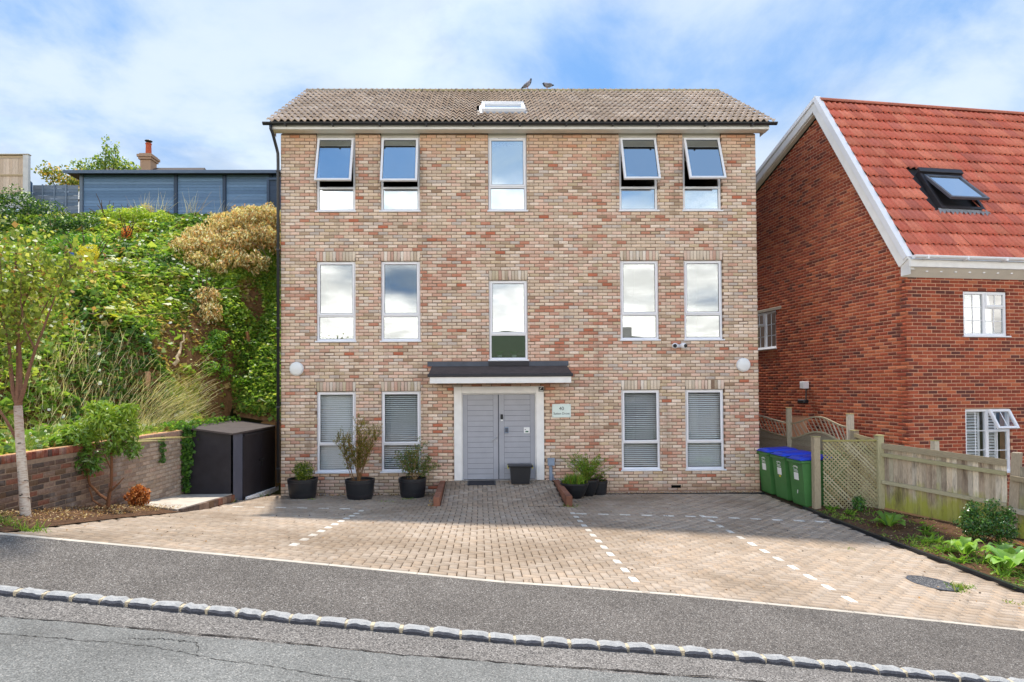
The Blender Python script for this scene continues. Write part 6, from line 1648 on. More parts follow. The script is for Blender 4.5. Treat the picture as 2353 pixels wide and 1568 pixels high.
limb([bp_(41, 940), bp_(40, 900, .02), bp_(36, 850, .05), bp_(30, 800, .08), bp_(22, 740, .1), bp_(18, 660, .1), bp_(20, 580, .1)], .045, .01)
limb([bp_(42, 935), bp_(58, 900, -.03), bp_(72, 860, -.06), bp_(92, 810, -.1), bp_(112, 765, -.12), bp_(128, 720, -.12), bp_(140, 680, -.1)], .026, .006)
limb([bp_(40, 935), bp_(30, 905), bp_(24, 850), bp_(20, 800), bp_(5, 740), bp_(-15, 680)], .03, .008)
limb([bp_(38, 1010), bp_(20, 965, -.05), bp_(0, 925, -.1), bp_(-30, 860, -.15), bp_(-60, 800, -.2)], .02, .006)
limb([bp_(38, 850, .04), bp_(50, 810, -.05), bp_(55, 770, -.1), bp_(70, 720, -.15)], .014, .004)
limb([bp_(92, 810, -.1), bp_(75, 760, -.15), bp_(66, 700, -.15), bp_(60, 640, -.1)], .011, .003)
limb([bp_(30, 800, .08), bp_(55, 740, .2), bp_(80, 680, .25), bp_(95, 620, .25)], .014, .003)
limb([bp_(22, 740, .1), bp_(40, 660, .2), bp_(52, 590, .2), bp_(50, 540, .2)], .014, .003)
limb([bp_(22, 740, .1), bp_(-5, 660, .05), bp_(-10, 580, .05)], .014, .003)
for k in range(46):
    src = TW[rng.integers(len(TW))]; p = src[rng.integers(len(src) // 2, len(src))]; d = unit(np.array([rng.normal(.15, .7), rng.normal(0, .7), rng.normal(.35, .5)])); L = rng.uniform(.15, .42)
    limb([p, p + d * L * .5 + rng.normal(0, .02, 3), p + d * L + np.array([0, 0, -.05])], .005, .0015)
m.build('branches', MT['bark'], bt, tint=True)
PT = np.concatenate([t for t in TW[1:]]); fo = Fol(); P = []
for t in TW[9:]:
    for k in range(30): P.append(t[rng.integers(1, 3)] + rng.normal(0, .10, 3))
for t in TW[:9]:
    for k in range(50):
        q = t[rng.integers(len(t) * 2 // 3, len(t))]; P.append(q + rng.normal(0, .17, 3))
P = np.array(P); P = P[(P[:, 2] > 2.30)]
P2_, d_ = blob_pts(1500, (-1.38, -6.4, 3.55), (.62, .55, .98), .9); 
P = np.concatenate([P, P2_[rng.random(1500) < .62]])
P = P[rng.random(len(P)) < np.clip((P[:, 2] - 2.1) / .8, .25, 1)]
fo.add(leafset(P, .068, pal_pick(len(P), [(126, 136, 62), (108, 122, 54), (148, 152, 76), (92, 106, 48), (150, 116, 76), (172, 172, 104)], [.26, .26, .16, .18, .09, .05]), .82, .25, axis=np.array([0, 0, -.9]), jit=.3))
fo.build('crown', MT['leaf'], bt)

# ------------------------------------------------------------------ shrub, dead fern and litter in the left bed
sb = empty('evergreen_shrub', (-1.15, -4.55, .60), 'glossy evergreen shrub with arching leaf sprays against the garden wall', 'shrub')
m = MB(); br_ = srgb(122, 84, 60)
for pts, r in (([(-1.15, -4.55, .55), (-1.13, -4.55, .78), (-1.11, -4.52, 1.0), (-1.12, -4.5, 1.35), (-1.14, -4.5, 1.75)], .03), ([(-1.15, -4.55, .75), (-1.30, -4.5, .82), (-1.45, -4.5, .98), (-1.50, -4.52, 1.25), (-1.52, -4.5, 1.6)], .024), ([(-1.15, -4.55, .6), (-1.35, -4.58, .75), (-1.40, -4.6, .95)], .018), ([(-1.14, -4.55, .85), (-1.0, -4.55, .98), (-.93, -4.5, 1.08)], .016), ([(-1.12, -4.5, 1.2), (-1.3, -4.4, 1.45), (-1.35, -4.4, 1.7)], .012)):
    m.tube(pts, np.linspace(r, r * .45, len(pts)), 7, br_)
m.build('stems', MT['bark'], sb, tint=True)
fo = Fol()
EB = [((-1.22, -4.5, 1.98), (.30, .3, .24), 620), ((-1.60, -4.5, 1.70), (.28, .3, .26), 560), ((-.98, -4.45, 1.80), (.22, .25, .26), 430), ((-1.75, -4.5, 1.30), (.2, .2, .2), 260), ((-1.45, -4.6, 1.35), (.26, .22, .24), 360), ((-.82, -4.5, 1.52), (.15, .15, .17), 170), ((-2.0, -4.55, 1.18), (.16, .12, .09), 120), ((-1.38, -4.45, 2.16), (.16, .16, .12), 180), ((-.92, -4.4, 2.1), (.14, .14, .13), 150), ((-1.68, -4.45, 1.05), (.16, .14, .12), 140), ((-1.85, -4.5, 1.62), (.14, .14, .14), 140), ((-1.1, -4.5, 1.55), (.16, .16, .18), 180)]
for (c, r, k) in EB:
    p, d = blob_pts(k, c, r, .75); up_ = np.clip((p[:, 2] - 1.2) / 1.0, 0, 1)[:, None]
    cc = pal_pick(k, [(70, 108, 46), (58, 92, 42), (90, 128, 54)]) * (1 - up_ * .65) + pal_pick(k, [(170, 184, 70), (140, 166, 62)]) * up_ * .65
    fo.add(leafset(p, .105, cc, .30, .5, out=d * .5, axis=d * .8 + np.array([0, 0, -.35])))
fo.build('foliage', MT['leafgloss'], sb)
df = empty('dead_fern', (-1.1, -3.75, .5), 'crumpled rusty brown dead fern beside the concrete slab', 'plant'); fo = Fol()
p, d = blob_pts(900, (-1.12, -3.78, .66), (.16, .17, .19), .8); fo.add(leafset(p, .07, pal_pick(900, [(172, 104, 62), (146, 84, 48), (196, 138, 92), (112, 66, 40)]), .4, .1, axis=np.array([0, 0, -.8]))); fo.build('fronds', MT['dryleaf'], df)
fo = Fol(); n = 2600; y = rng.uniform(-7.6, -3.2, n); x = rng.uniform(-1.46, -.36, n); x = np.minimum(x, PADL(y) + .03 + np.abs(rng.normal(0, .05, n))); z = gz(x, y) + .05 + rng.random(n) * .03
fo.add(leafset(np.stack([x, y, z], -1), .035, pal_pick(n, [(126, 92, 66), (98, 70, 50), (158, 124, 92), (74, 54, 40), (190, 170, 140)]), .35, 1.5)); tag(fo.build('bark_mulch', MT['dryleaf']), 'brown bark chips and leaf litter on the left soil bed', 'mulch', kind='stuff')
# ivy hanging over the wall end
iv = empty('ivy', (-1.45, -1.52, .4), 'dark green ivy trailing down between the garden wall and the dark store', 'ivy'); fo = Fol()
t = rng.random(520); p = np.stack([-1.40 + rng.normal(0, .07, 520) * (.4 + t), -1.52 - rng.random(520) * .06, .35 + t ** .8 * 1.35], -1); fo.add(leafset(p, .075, pal_pick(520, [(66, 104, 44), (90, 130, 54), (52, 84, 40)]), .85, .2, out=np.array([.2, -1.0, 0])))
p = np.stack([-1.47 + rng.random(90) * .03, -2.35 + rng.normal(0, .05, 90), 1.55 - rng.random(90) * .5], -1); fo.add(leafset(p, .06, pal_pick(90, [(56, 86, 42), (70, 104, 48)]), .8, .1, out=np.array([1., -.3, 0])))
n = 900; p = np.stack([rng.uniform(-1.75, -1.0, n), rng.uniform(-2.0, 1.0, n), np.full(n, 1.63) + rng.random(n) * .16], -1); p = p[(p[:, 0] < -1.25 - rng.random(n) * .2)]; fo.add(leafset(p, .07, pal_pick(len(p), [(84, 122, 50), (110, 144, 60), (66, 100, 44)]), .8, .6))
fo.build('leaves', MT['leaf'], iv); m = MB(); m.tube([(-1.42, -1.53, 1.6), (-1.38, -1.53, 1.1), (-1.41, -1.53, .5)], .008, 5, srgb(90, 70, 50)); m.build('vine', MT['bark'], iv, tint=True)

# ------------------------------------------------------------------ pots
def pot(x, y, r, h, kind='barrel'):
    z = float(gz(x, y)) + .004
    if kind == 'barrel': prof = [(r * .80, 0), (r * .86, h * .12), (r * .93, h * .5), (r * .965, h * .86), (r * 1.0, h * .87), (r * 1.0, h), (r * .93, h), (r * .92, h * .86), (0, h * .85)]
    else: prof = [(r * .5, 0), (r * .68, h * .2), (r * .88, h * .6), (r * .97, h * .88), (r * 1.0, h * .9), (r * 1.0, h), (r * .93, h), (r * .9, h * .85), (0, h * .84)]
    return z, prof
def planter(x, y, r, h, label, kind='barrel', name='planter'):
    z, prof = pot(x, y, r, h, kind); o = empty(name, (x, y, z), label, 'planter', 'black plant pots')
    MB().lathe(prof, (x, y, z), 36).build('pot', MT['black'], o, smooth=False)
    if kind == 'barrel':
        MB().lathe([(r * .855, 0), (r * .885, .0), (r * .895, h * .07), (r * .865, h * .07)], (x, y, z + h * .18), 36).build('hoop', MT['charcoal'], o); MB().lathe([(r * .955, 0), (r * .985, .0), (r * .99, h * .05), (r * .965, h * .05)], (x, y, z + h * .80), 36).build('hoop', MT['charcoal'], o)
    MB().lathe([(r * .91, 0), (0, .01)], (x, y, z + h * .88), 24).build('compost', MT['soil'], o); return z + h * .88
z = planter(.68, -.62, .325, .42, 'black half barrel planter at the left end of the facade')
pl = empty('box_bush', (.68, -.62, z), 'small round yellow green box bush in the leftmost planter', 'plant'); fo = Fol(); p, d = blob_pts(1700, (.69, -.62, z + .20), (.23, .21, .22), .8); fo.add(leafset(p, .036, pal_pick(1700, [(112, 128, 44), (84, 108, 40), (146, 152, 60), (62, 88, 36)]), .5, .5, out=d * .5)); fo.build('foliage', MT['leaf'], pl); m = MB(); twigs(m, (.68, -.62, z), 6, .22, .3, .009); m.build('stems', MT['bark'], pl, tint=True)
z = planter(1.96, -.80, .32, .42, 'black half barrel planter between the two left ground floor windows')
pl = empty('wispy_shrub', (1.96, -.8, z), 'tall wispy brown green shrub in the second planter', 'plant'); m = MB(); fo = Fol()
E_ = twigs(m, (1.94, -.8, z), 11, 1.15, .16, .011, (.04, 0, 0), srgb(128, 98, 66), 6, .07) + twigs(m, (1.86, -.8, z), 3, 1.0, .1, .009, (-.36, 0, 0), srgb(120, 92, 62), 6, .07)
for e in E_:
    for k in range(17):
        q = e[rng.integers(2, len(e))]; d = unit(np.array([rng.normal(0, .45), rng.normal(0, .45), 1])); L = rng.uniform(.15, .32); m.tube([q, q + d * L * .5, q + d * L + rng.normal(0, .01, 3)], [.004, .003, .0015], 4, srgb(116, 100, 60)); t = rng.random((16, 1)); P = q + d * L * t + rng.normal(0, .02, (16, 3)); fo.add(leafset(P, .05, pal_pick(16, [(116, 118, 56), (132, 110, 60), (92, 104, 50), (146, 128, 72)]), .25, .2, axis=d))
m.build('stems', MT['bark'], pl, tint=True); fo.build('foliage', MT['leaf'], pl)
z = planter(3.06, -.5, .31, .42, 'black half barrel planter left of the entrance ramp')
pl = empty('olive_shrub', (3.06, -.5, z), 'loose grey green olive like shrub in the planter left of the ramp', 'plant'); m = MB(); fo = Fol(); E_ = twigs(m, (3.1, -.5, z), 10, .78, .42, .011, (.05, 0, 0), srgb(140, 118, 88), 6, .12)
for e in E_:
    for k in range(15):
        q = e[rng.integers(2, len(e))]; d = unit(rng.normal(0, .6, 3) + np.array([0, 0, .5])); L = rng.uniform(.1, .22); m.tube([q, q + d * L], [.004, .002], 4, srgb(130, 108, 78)); t = rng.random((13, 1)); P = q + d * L * t + rng.normal(0, .03, (13, 3)); fo.add(leafset(P, .052, pal_pick(13, [(86, 110, 62), (66, 92, 50), (112, 128, 78), (134, 122, 80)]), .4, .3))
m.build('stems', MT['bark'], pl, tint=True); fo.build('foliage', MT['leaf'], pl)
z = planter(6.60, -.75, .31, .33, 'wide black bowl pot right of the entrance ramp', 'bowl'); planter(6.95, -.42, .25, .36, 'dark pot holding the fern behind the wide bowl', 'bowl'); z3 = planter(7.23, -.22, .205, .31, 'small black barrel pot beside the fern')
pl = empty('leafy_herb', (6.6, -.75, z), 'low bright green leafy plant in the wide black bowl', 'plant'); n = 420; B = np.stack([6.6 + rng.normal(0, .10, n), -.75 + rng.normal(0, .09, n), np.full(n, z)], -1); fo = Fol().add(blades(B, .26, np.array([0, 0, 0.]), pal_pick(n, [(112, 152, 50), (140, 176, 66), (90, 126, 44), (150, 148, 70)]), .011, 3, .5, .4)); fo.build('leaves', MT['leaf'], pl)
pl = empty('fern', (6.95, -.42, .3), 'upright green fern with arching fronds against the brick wall', 'plant'); fo = Fol()
for k in range(34):
    d = unit(np.array([rng.normal(0, .35), rng.normal(0, .25), 1.])); L = rng.uniform(.45, .78); t = np.linspace(.1, 1, 30)[:, None]; ctr = np.array([6.93, -.42, .32]) + d * L * t + np.array([d[0] * 1.2, d[1] * 1.2, -.25]) * L * .5 * t ** 2; sd = unit(np.cross(d, [0, -1, .2]))
    for sgn in (-1, 1):
        w = .085 * np.sin(np.clip(t, .08, 1) * PI * .93); fo.add(leafset(ctr + sd * sgn * w * .5, .062, pal_pick(30, [(96, 132, 50), (78, 112, 44), (120, 148, 58), (128, 126, 56)]), .28, .3, axis=sd * sgn, jit=.15))
fo.build('fronds', MT['leaf'], pl)
pl = empty('sparse_plant', (7.23, -.22, z3), 'sparse small leaved plant in the small black pot', 'plant'); m = MB(); fo = Fol()
for e in twigs(m, (7.23, -.22, z3), 9, .26, .5, .006, col=srgb(92, 76, 54)):
    P = e[rng.integers(2, 6, 26)] + rng.normal(0, .025, (26, 3)); fo.add(leafset(P, .045, pal_pick(26, [(86, 108, 54), (64, 88, 46), (120, 100, 70)]), .5, .5))
m.build('stems', MT['bark'], pl, tint=True); fo.build('foliage', MT['leaf'], pl)

# ------------------------------------------------------------------ right bed
def weed(x, y, n, L, cols, label='low leafy green weed on the bare soil of the right bed', w=.02, group='weeds on the right bed', wide=False):
    z = float(bedr(x, y)); o = empty('weed', (x, y, z), label, 'weed', group); fo = Fol(); B = np.stack([x + rng.normal(0, L * .25, n), y + rng.normal(0, L * .25, n), np.full(n, z + .01)], -1)
    fo.add(blades(B, L, np.array([0, 0, -.25]), pal_pick(n, cols), w, 3, .55, .9)); fo.build('leaves', MT['leaf'], o)
ORD = 'one two three four five six seven eight nine ten eleven twelve thirteen fourteen fifteen sixteen seventeen eighteen nineteen twenty'.split()
WG = [(122, 160, 60), (104, 142, 52), (146, 178, 74), (92, 126, 48)]
for qi, (x, y, n, L) in enumerate(((11.45, -2.05, 26, .16), (11.55, -2.5, 26, .14), (11.8, -3.2, 34, .16), (12.25, -3.5, 26, .14), (12.0, -3.9, 30, .17), (11.75, -4.3, 34, .2), (12.5, -4.1, 30, .16), (11.62, -4.75, 34, .2), (11.95, -4.75, 30, .18), (12.5, -4.7, 24, .16), (12.9, -4.3, 24, .15), (11.5, -5.2, 30, .16), (11.9, -5.3, 36, .2), (12.3, -5.2, 34, .2), (11.62, -5.75, 34, .18), (13.0, -3.6, 16, .1), (12.6, -2.9, 12, .1), (12.2, -2.6, 14, .1), (11.62, -6.3, 40, .16), (11.9, -6.1, 36, .2))): weed(x, y, n, L, WG, 'low leafy green weed number %s from the trellis along the right bed' % ORD[qi])
def bigleaf(x, y, n, size, label, cols, group=None, name='broadleaf_plant'):
    z = float(bedr(x, y)); o = empty(name, (x, y, z), label, 'plant', group)
    for q in range(n):
        w = 2 * PI * q / n + rng.normal(0, .3); d = np.array([math.cos(w), math.sin(w), 0]); s = size * rng.uniform(.7, 1.15); b = np.array([-d[1], d[0], 0]); hh = rng.uniform(.05, .22)
        V = []; ts = np.linspace(0, 1, 7)
        for t in ts:
            c = np.array([x, y, z]) + d * (.05 + s * t) + np.array([0, 0, hh * math.sin(t * PI * .75) + .04]); wd = s * .30 * math.sin(PI * min(1, t * .92 + .06)) ** .8
            V += [c - b * wd + [0, 0, wd * .35], c, c + b * wd + [0, 0, wd * .35]]
        F = [[3 * i + k, 3 * i + k + 1, 3 * i + 4 + k, 3 * i + 3 + k] for i in range(6) for k in (0, 1)]
        mesh_np('leaf', np.array(V), F, np.array(srgb(*cols[rng.integers(len(cols))])) * rng.uniform(.85, 1.15), MT['leafgloss' if q % 4 == 0 else 'leaf'], o, smooth=True)
bigleaf(11.72, -3.35, 10, .26, 'broad leaved green plant at the upper edge of the right bed', [(132, 172, 70), (112, 152, 58)])
bigleaf(11.72, -5.0, 12, .22, 'pale green broad leaved plant midway along the edge of the right bed', [(132, 172, 70), (150, 186, 84), (112, 152, 58)])
bigleaf(11.86, -5.6, 14, .30, 'large pale green broad leaved plant near the lower end of the right bed', [(150, 190, 92), (132, 174, 76), (112, 152, 64)])
bigleaf(12.3, -5.55, 13, .24, 'mid green broad leaved plant behind the pale one at the lower end of the bed', [(92, 136, 66), (112, 150, 76), (78, 116, 56)])
bigleaf(12.35, -5.0, 12, .22, 'dark green broad leaved plant below the evergreen bush', [(84, 124, 58), (100, 140, 70)])
pl = empty('evergreen_bush', (12.95, -3.95, -.2), 'dark green evergreen bush in front of the leaning fence post', 'shrub'); fo = Fol(); m = MB()
for (c, r, k) in (((12.75, -3.95, .12), (.26, .24, .26), 1300), ((13.1, -4.05, .08), (.26, .24, .24), 1200), ((12.72, -3.95, .36), (.12, .12, .16), 300), ((13.0, -4.0, .38), (.13, .12, .18), 330), ((13.22, -4.05, .3), (.1, .1, .13), 220)):
    p, d = blob_pts(k, c, r, .8); fo.add(leafset(p, .05, pal_pick(k, [(52, 86, 42), (70, 108, 50), (44, 72, 38), (96, 132, 62)], [.35, .3, .25, .1]), .45, .5, out=d * .5))
fo.build('foliage', MT['leafgloss'], pl); twigs(m, (12.9, -3.98, -.22), 8, .4, .5, .01); m.build('stems', MT['bark'], pl, tint=True)
pl = empty('small_evergreen', (11.95, -2.15, -.05), 'small dark green evergreen seedling in front of the trellis screen', 'plant'); fo = Fol(); p, d = blob_pts(420, (11.95, -2.15, .12), (.13, .12, .16), .8); fo.add(leafset(p, .05, pal_pick(420, [(62, 102, 48), (86, 128, 58), (50, 80, 42)]), .5, .5, out=d * .5)); fo.build('foliage', MT['leafgloss'], pl)
pl = empty('red_leaf_plant', (13.05, -5.0, -.3), 'strappy plant with orange red leaves at the right edge of the picture', 'plant'); n = 46; fo = Fol().add(blades(np.stack([13.05 + rng.normal(0, .05, n), -5.0 + rng.normal(0, .05, n), np.full(n, -.3)], -1), .55, np.array([-.2, 0, 0]), pal_pick(n, [(190, 92, 52), (160, 150, 66), (206, 124, 70), (120, 132, 56)]), .016, 4, .5, .55)); fo.build('leaves', MT['leaf'], pl)
# chips and seedlings on the bed
fo = Fol(); n = 2600; y = rng.uniform(-7.2, -2.2, n); x = PADR(y) + .07 + np.abs(rng.normal(0, .55, n)); sel = (bump2(x, y, 3.2, 61) + rng.normal(0, .3, n)) > -.1; x, y = x[sel], y[sel]; n = len(x)
fo.add(blades(np.stack([x, y, bedr(x, y)], -1), .09, np.array([0, 0, -.1]), pal_pick(n, WG + [(150, 160, 90)]), .010, 2, .6, .8)); tag(fo.build('seedlings', MT['leaf']), 'carpet of small green seedlings and grass along the right bed', 'seedlings', kind='stuff')
fo = Fol(); n = 2400; y = rng.uniform(-7.0, -1.9, n); x = PADR(y) + .08 + rng.random(n) ** .8 * 2.2; fo.add(leafset(np.stack([x, y, bedr(x, y) + .012], -1), .028, pal_pick(n, [(150, 118, 88), (118, 88, 64), (196, 178, 150), (96, 122, 56), (122, 150, 64)], [.3, .3, .15, .13, .12]), .5, 1.6)); tag(fo.build('bed_litter', MT['dryleaf']), 'wood chips and tiny seedlings scattered over the right bed', 'litter', kind='stuff')
# tufts between the paving
fo = Fol()
for (x, y, k, L) in ((10.62, -6.28, 90, .08), (10.5, -6.42, 50, .06), (6.32, -2.02, 60, .09), (3.0, -.95, 30, .05), (1.0, -1.0, 30, .04), (10.9, -6.75, 30, .04), (10.2, -4.7, 16, .03), (-.25, -7.35, 60, .16), (-.6, -7.3, 90, .2), (-.5, -1.75, 40, .14), (-.42, -.2, 30, .12), (11.15, -1.9, 30, .06), (4.1, -.1, 24, .05), (2.6, -1.35, 20, .04)):
    B = np.stack([x + rng.normal(0, .07, k), y + rng.normal(0, .05, k), np.zeros(k)], -1); B[:, 2] = gz(B[:, 0], B[:, 1]); fo.add(blades(B, L, np.array([0, 0, 0.]), pal_pick(k, WG + [(176, 168, 92)]), .005, 3, .4, .6))
tag(fo.build('paving_weeds', MT['grass']), 'little tufts of grass and weed growing between the paving blocks', 'weeds', kind='stuff')
fo = Fol(); n = 420; x = rng.uniform(-.3, 11, n); y = rng.uniform(-7.6, -.3, n); fo.add(leafset(np.stack([x, y, gz(x, y) + .008], -1), .03, pal_pick(n, [(70, 56, 44), (110, 78, 50), (46, 40, 36), (160, 120, 80)]), .6, 2.0)); n = 300; x = np.concatenate([rng.uniform(.2, 3.5, 240), rng.uniform(3.5, 3.7, 60)]); y = np.concatenate([rng.uniform(-.32, -.03, 240), rng.uniform(-2.3, -1.0, 60)]); fo.add(leafset(np.stack([x, y, gz(x, y) + .02], -1), .04, pal_pick(n, [(160, 128, 90), (120, 88, 58), (188, 160, 120)]), .6, 1.2)); tag(fo.build('leaf_litter', MT['dryleaf']), 'small fallen leaves and debris scattered on the paving', 'leaf litter', kind='stuff')

# ------------------------------------------------------------------ top of the bank: blue timber building and fences
bs = empty('timber_outbuilding', (-5.5, 7, 8.2), 'long blue stained timber outbuilding with flat dark roof on top of the bank', 'outbuilding')
BX0, BX1, BY = -9.05, -1.2, 7.0; bl_ = np.array([srgb(108, 138, 172), srgb(102, 131, 165), srgb(114, 143, 176), srgb(98, 127, 160)])
for k in range(17):
    z0 = 8.0 + k * .108
    for (a, b) in ((BX0, -5.95), (-5.83, -4.28), (-4.16, BX1)):
        m = MB().prism([(a, BY, z0), (b, BY, z0), (b, BY + .012, z0 + .112), (a, BY + .012, z0 + .112)], (0, .02, 0)); fixn(mesh_np('board', np.vstack(m.V), m.F, bl_[rng.integers(4)] * rng.uniform(.9, 1.1), MT['bluewood'], bs))
dkb = np.array(srgb(62, 78, 100))
for x in (BX0 - .06, -5.89, -4.22, -2.62): 
    m = MB().bbox((x - .055, BY - .05, 7.9), (x + .055, BY + .06, 9.84), .006); mesh_np('post', np.vstack(m.V), m.F, dkb if x > -9 else np.array(srgb(110, 124, 142)), MT['bluewood'], bs)
MB().box((BX0, BY + .06, 7.9), (BX1, BY + 3, 9.83)).build('rear_body', MT['charcoal'], bs)
for k in range(8):
    m = MB().bbox((BX0 - .5 + k * 1.04, BY - .28, 9.845), (BX0 - .5 + (k + 1) * 1.04 - .004, BY + 3.2, 9.895), .006); m.build('roof_board', MT['darkfelt'], bs)
m = MB().bbox((BX0 - .52, BY - .30, 9.80), (BX1, BY - .28, 9.91), .004); mesh_np('fascia', np.vstack(m.V), m.F, np.array(srgb(96, 112, 134)), MT['bluewood'], bs)
dg = empty('blue_gate', (-2.5, 6.6, 8.2), 'dark blue framed timber door panel beside the building corner', 'gate')
for k in range(13):
    m = MB().bbox((-2.55, 6.62, 8.0 + k * .12), (-2.05, 6.64, 8.0 + k * .12 + .125), .004); mesh_np('board', np.vstack(m.V), m.F, np.array(srgb(60, 76, 98)) * rng.uniform(.85, 1.15), MT['bluewood'], dg)
m = MB(); ring(m, -2.63, -1.98, 7.9, 9.60, .08, 6.58, 6.62); mesh_np('frame', np.vstack(m.V), m.F, np.array(srgb(72, 88, 110)), MT['bluewood'], dg)
lpf = empty('lapped_fence', (-10, 6.9, 8.4), 'low blue lapped fence panel left of the timber outbuilding', 'fence')
for k in range(11):
    z0 = 8.15 + k * .12; V = []; xs_ = np.linspace(-10.75, -9.2, 16)
    for x in xs_: V += [(x, 6.95 + .006 * math.sin(x * 9 + k), z0 + .012 * math.sin(x * 5 + k * 2)), (x, 6.965, z0 + .13)]
    mesh_np('slat', np.array(V), [[2 * i, 2 * i + 2, 2 * i + 3, 2 * i + 1] for i in range(15)], np.array([srgb(110, 126, 146), srgb(122, 134, 150), srgb(98, 116, 138)][k % 3]), MT['bluewood'], lpf)
for x in (-10.4, -10.0, -9.6):
    m = MB().bbox((x - .018, 6.915, 8.1), (x + .018, 6.95, 9.5), .004); mesh_np('batten', np.vstack(m.V), m.F, np.array(srgb(124, 140, 160)), MT['bluewood'], lpf)
m = MB().prism([(-10.85, 6.6, 8.0), (-10.75, 6.95, 8.0), (-10.75, 6.95, 9.55), (-10.85, 6.6, 9.78)], (-.03, 0, 0)); mesh_np('end_panel', np.vstack(m.V), m.F, np.array(srgb(64, 92, 128)), MT['bluewood'], lpf)
tf = empty('concrete_post_fence', (-11.3, 6.4, 8.6), 'tall pale wooden fence panel between concrete posts at the far left', 'fence')
for x in (-10.56, -12.25): MB().bbox((x - .09, 6.36, 8.0), (x + .09, 6.48, 10.30), .01).build('post', MT['concpost'], tf)
for k in range(15):
    x0 = -12.15 + k * .1; m = MB().prism([(x0, 6.42, 9.0), (x0 + .106, 6.412, 9.0), (x0 + .106, 6.412, 10.2), (x0, 6.42, 10.2)], (0, .012, 0)); fixn(mesh_np('board', np.vstack(m.V), m.F, np.array([srgb(206, 186, 166), srgb(196, 172, 150), srgb(214, 196, 178)][rng.integers(3)]) * rng.uniform(.9, 1.08), MT['wood'], tf))
for (z0, z1) in ((10.2, 10.27), (9.60, 9.66), (9.0, 9.04)):
    m = MB().bbox((-12.16, 6.385, z0), (-10.65, 6.412, z1), .004); mesh_np('rail', np.vstack(m.V), m.F, np.array(srgb(190, 170, 140)), MT['woodh'], tf)
MB().bbox((-12.16, 6.40, 8.5), (-10.65, 6.45, 8.995), .006).build('gravel_board', MT['concpost'], tf)
MB().bbox((-12.4, 6.35, 10.305), (-10.45, 6.49, 10.335), .006).build('capping', MT['concrete'], tf)
# distant house with chimney behind
ch = empty('distant_house', (-14, 26, 10), 'roof ridge and brick chimney of a house beyond the outbuilding', 'house')
m = MB(); m.box((-21.5, 25, 9), (-13.9, 31, 15.6)); m.build('wall', MT['nbrick'], ch, tint=True)
fixn(MB().add([(-21.8, 24.6, 15.6), (-13.6, 24.6, 15.6), (-14.4, 28, 17.78), (-21.8, 28, 17.78), (-13.6, 31.4, 15.6), (-21.8, 31.4, 15.6)], [[0, 1, 2, 3], [1, 4, 2], [4, 5, 3, 2], [0, 3, 5]]).build('roof', MT['felt'], ch))
m = MB(); cb = srgb(168, 140, 118)
m.box((-18.45, 27.3, 16.2), (-17.75, 28.1, 18.1), cb); m.box((-18.53, 27.2, 18.1), (-17.67, 28.2, 18.25), cb); m.box((-18.60, 27.13, 18.25), (-17.60, 28.27, 18.42), cb); m.box((-18.5, 27.25, 18.42), (-17.7, 28.15, 18.52), cb); m.build('chimney', MT['nbrick'], ch, tint=True)
MB().lathe([(.20, 0), (.19, .1), (.17, .75), (.20, .78), (.20, .85), (.15, .86)], (-18.1, 27.7, 18.5), 14, srgb(186, 92, 66)).build('chimney_pot', MT['ntile'], ch, tint=True)
m = MB().lathe([(.22, 0), (.25, .04), (.1, .12), (0, .14)], (-18.1, 27.7, 19.48), 12); m.tube([(-18.25, 27.7, 19.3), (-18.25, 27.7, 19.5)], .015, 4); m.tube([(-17.95, 27.7, 19.3), (-17.95, 27.7, 19.5)], .015, 4); m.build('cowl', MT['charcoal'], ch)
def tree(name, label, base, h, blobs, n, size, cols, trunk=.12, group='trees behind the bank'):
    o = empty(name, base, label, 'tree', group); m = MB(); b = np.array(base, float); m.tube([b, b + [0, 0, h * .5], b + [.1, 0, h * .8]], [trunk, trunk * .7, trunk * .3], 8, srgb(96, 80, 62))
    fo = Fol(); tot = sum(np.prod(r) for c, r in blobs)
    for (c, r) in blobs:
        m.tube([b + [0, 0, h * .4], (b + [0, 0, h * .4] + np.array(c)) / 2, c], [trunk * .4, trunk * .25, trunk * .08], 5, srgb(96, 80, 62)); k = int(n * np.prod(r) / tot); p, d = blob_pts(k, c, r, .95); fo.add(leafset(p, size, pal_pick(k, cols), .7, .3, axis=np.array([0, 0, -.6])))
    m.build('trunk', MT['bark'], o, tint=True); fo.build('crown', MT['leaf'], o)
OL = [(120, 124, 62), (96, 108, 52), (150, 140, 72), (84, 98, 48)]
tree('background_tree', 'sparse olive green tree behind the lapped blue fence', (-12.6, 11.5, 9.0), 2.4, [((-13.0, 11.5, 11.35), (.7, .6, .5)), ((-12.3, 11.5, 11.2), (.7, .6, .45)), ((-11.6, 11.6, 11.0), (.7, .6, .4)), ((-13.5, 11.5, 11.6), (.45, .5, .4))], 1000, .13, OL + [(186, 146, 80)])
tree('background_tree', 'tall leafy tree top showing above the outbuilding roof left of the chimney', (-12.6, 14, 9.2), 3.0, [((-13.6, 14, 12.65), (.6, .6, .38)), ((-12.8, 14, 12.8), (.65, .6, .45)), ((-12.4, 14, 13.3), (.4, .5, .45)), ((-12.6, 14, 13.8), (.2, .3, .4)), ((-12.0, 14, 12.8), (.6, .6, .36)), ((-11.5, 14, 12.6), (.5, .5, .28)), ((-12.1, 14, 13.6), (.18, .2, .3))], 1150, .13, [(92, 118, 60), (76, 102, 52), (126, 142, 78), (150, 156, 92)])
o = empty('bare_tree', (13.4, 12, 3.0), 'thin bare twigs between the building and the red house', 'tree'); m = MB(); b = np.array([13.2, 12, 3.0])
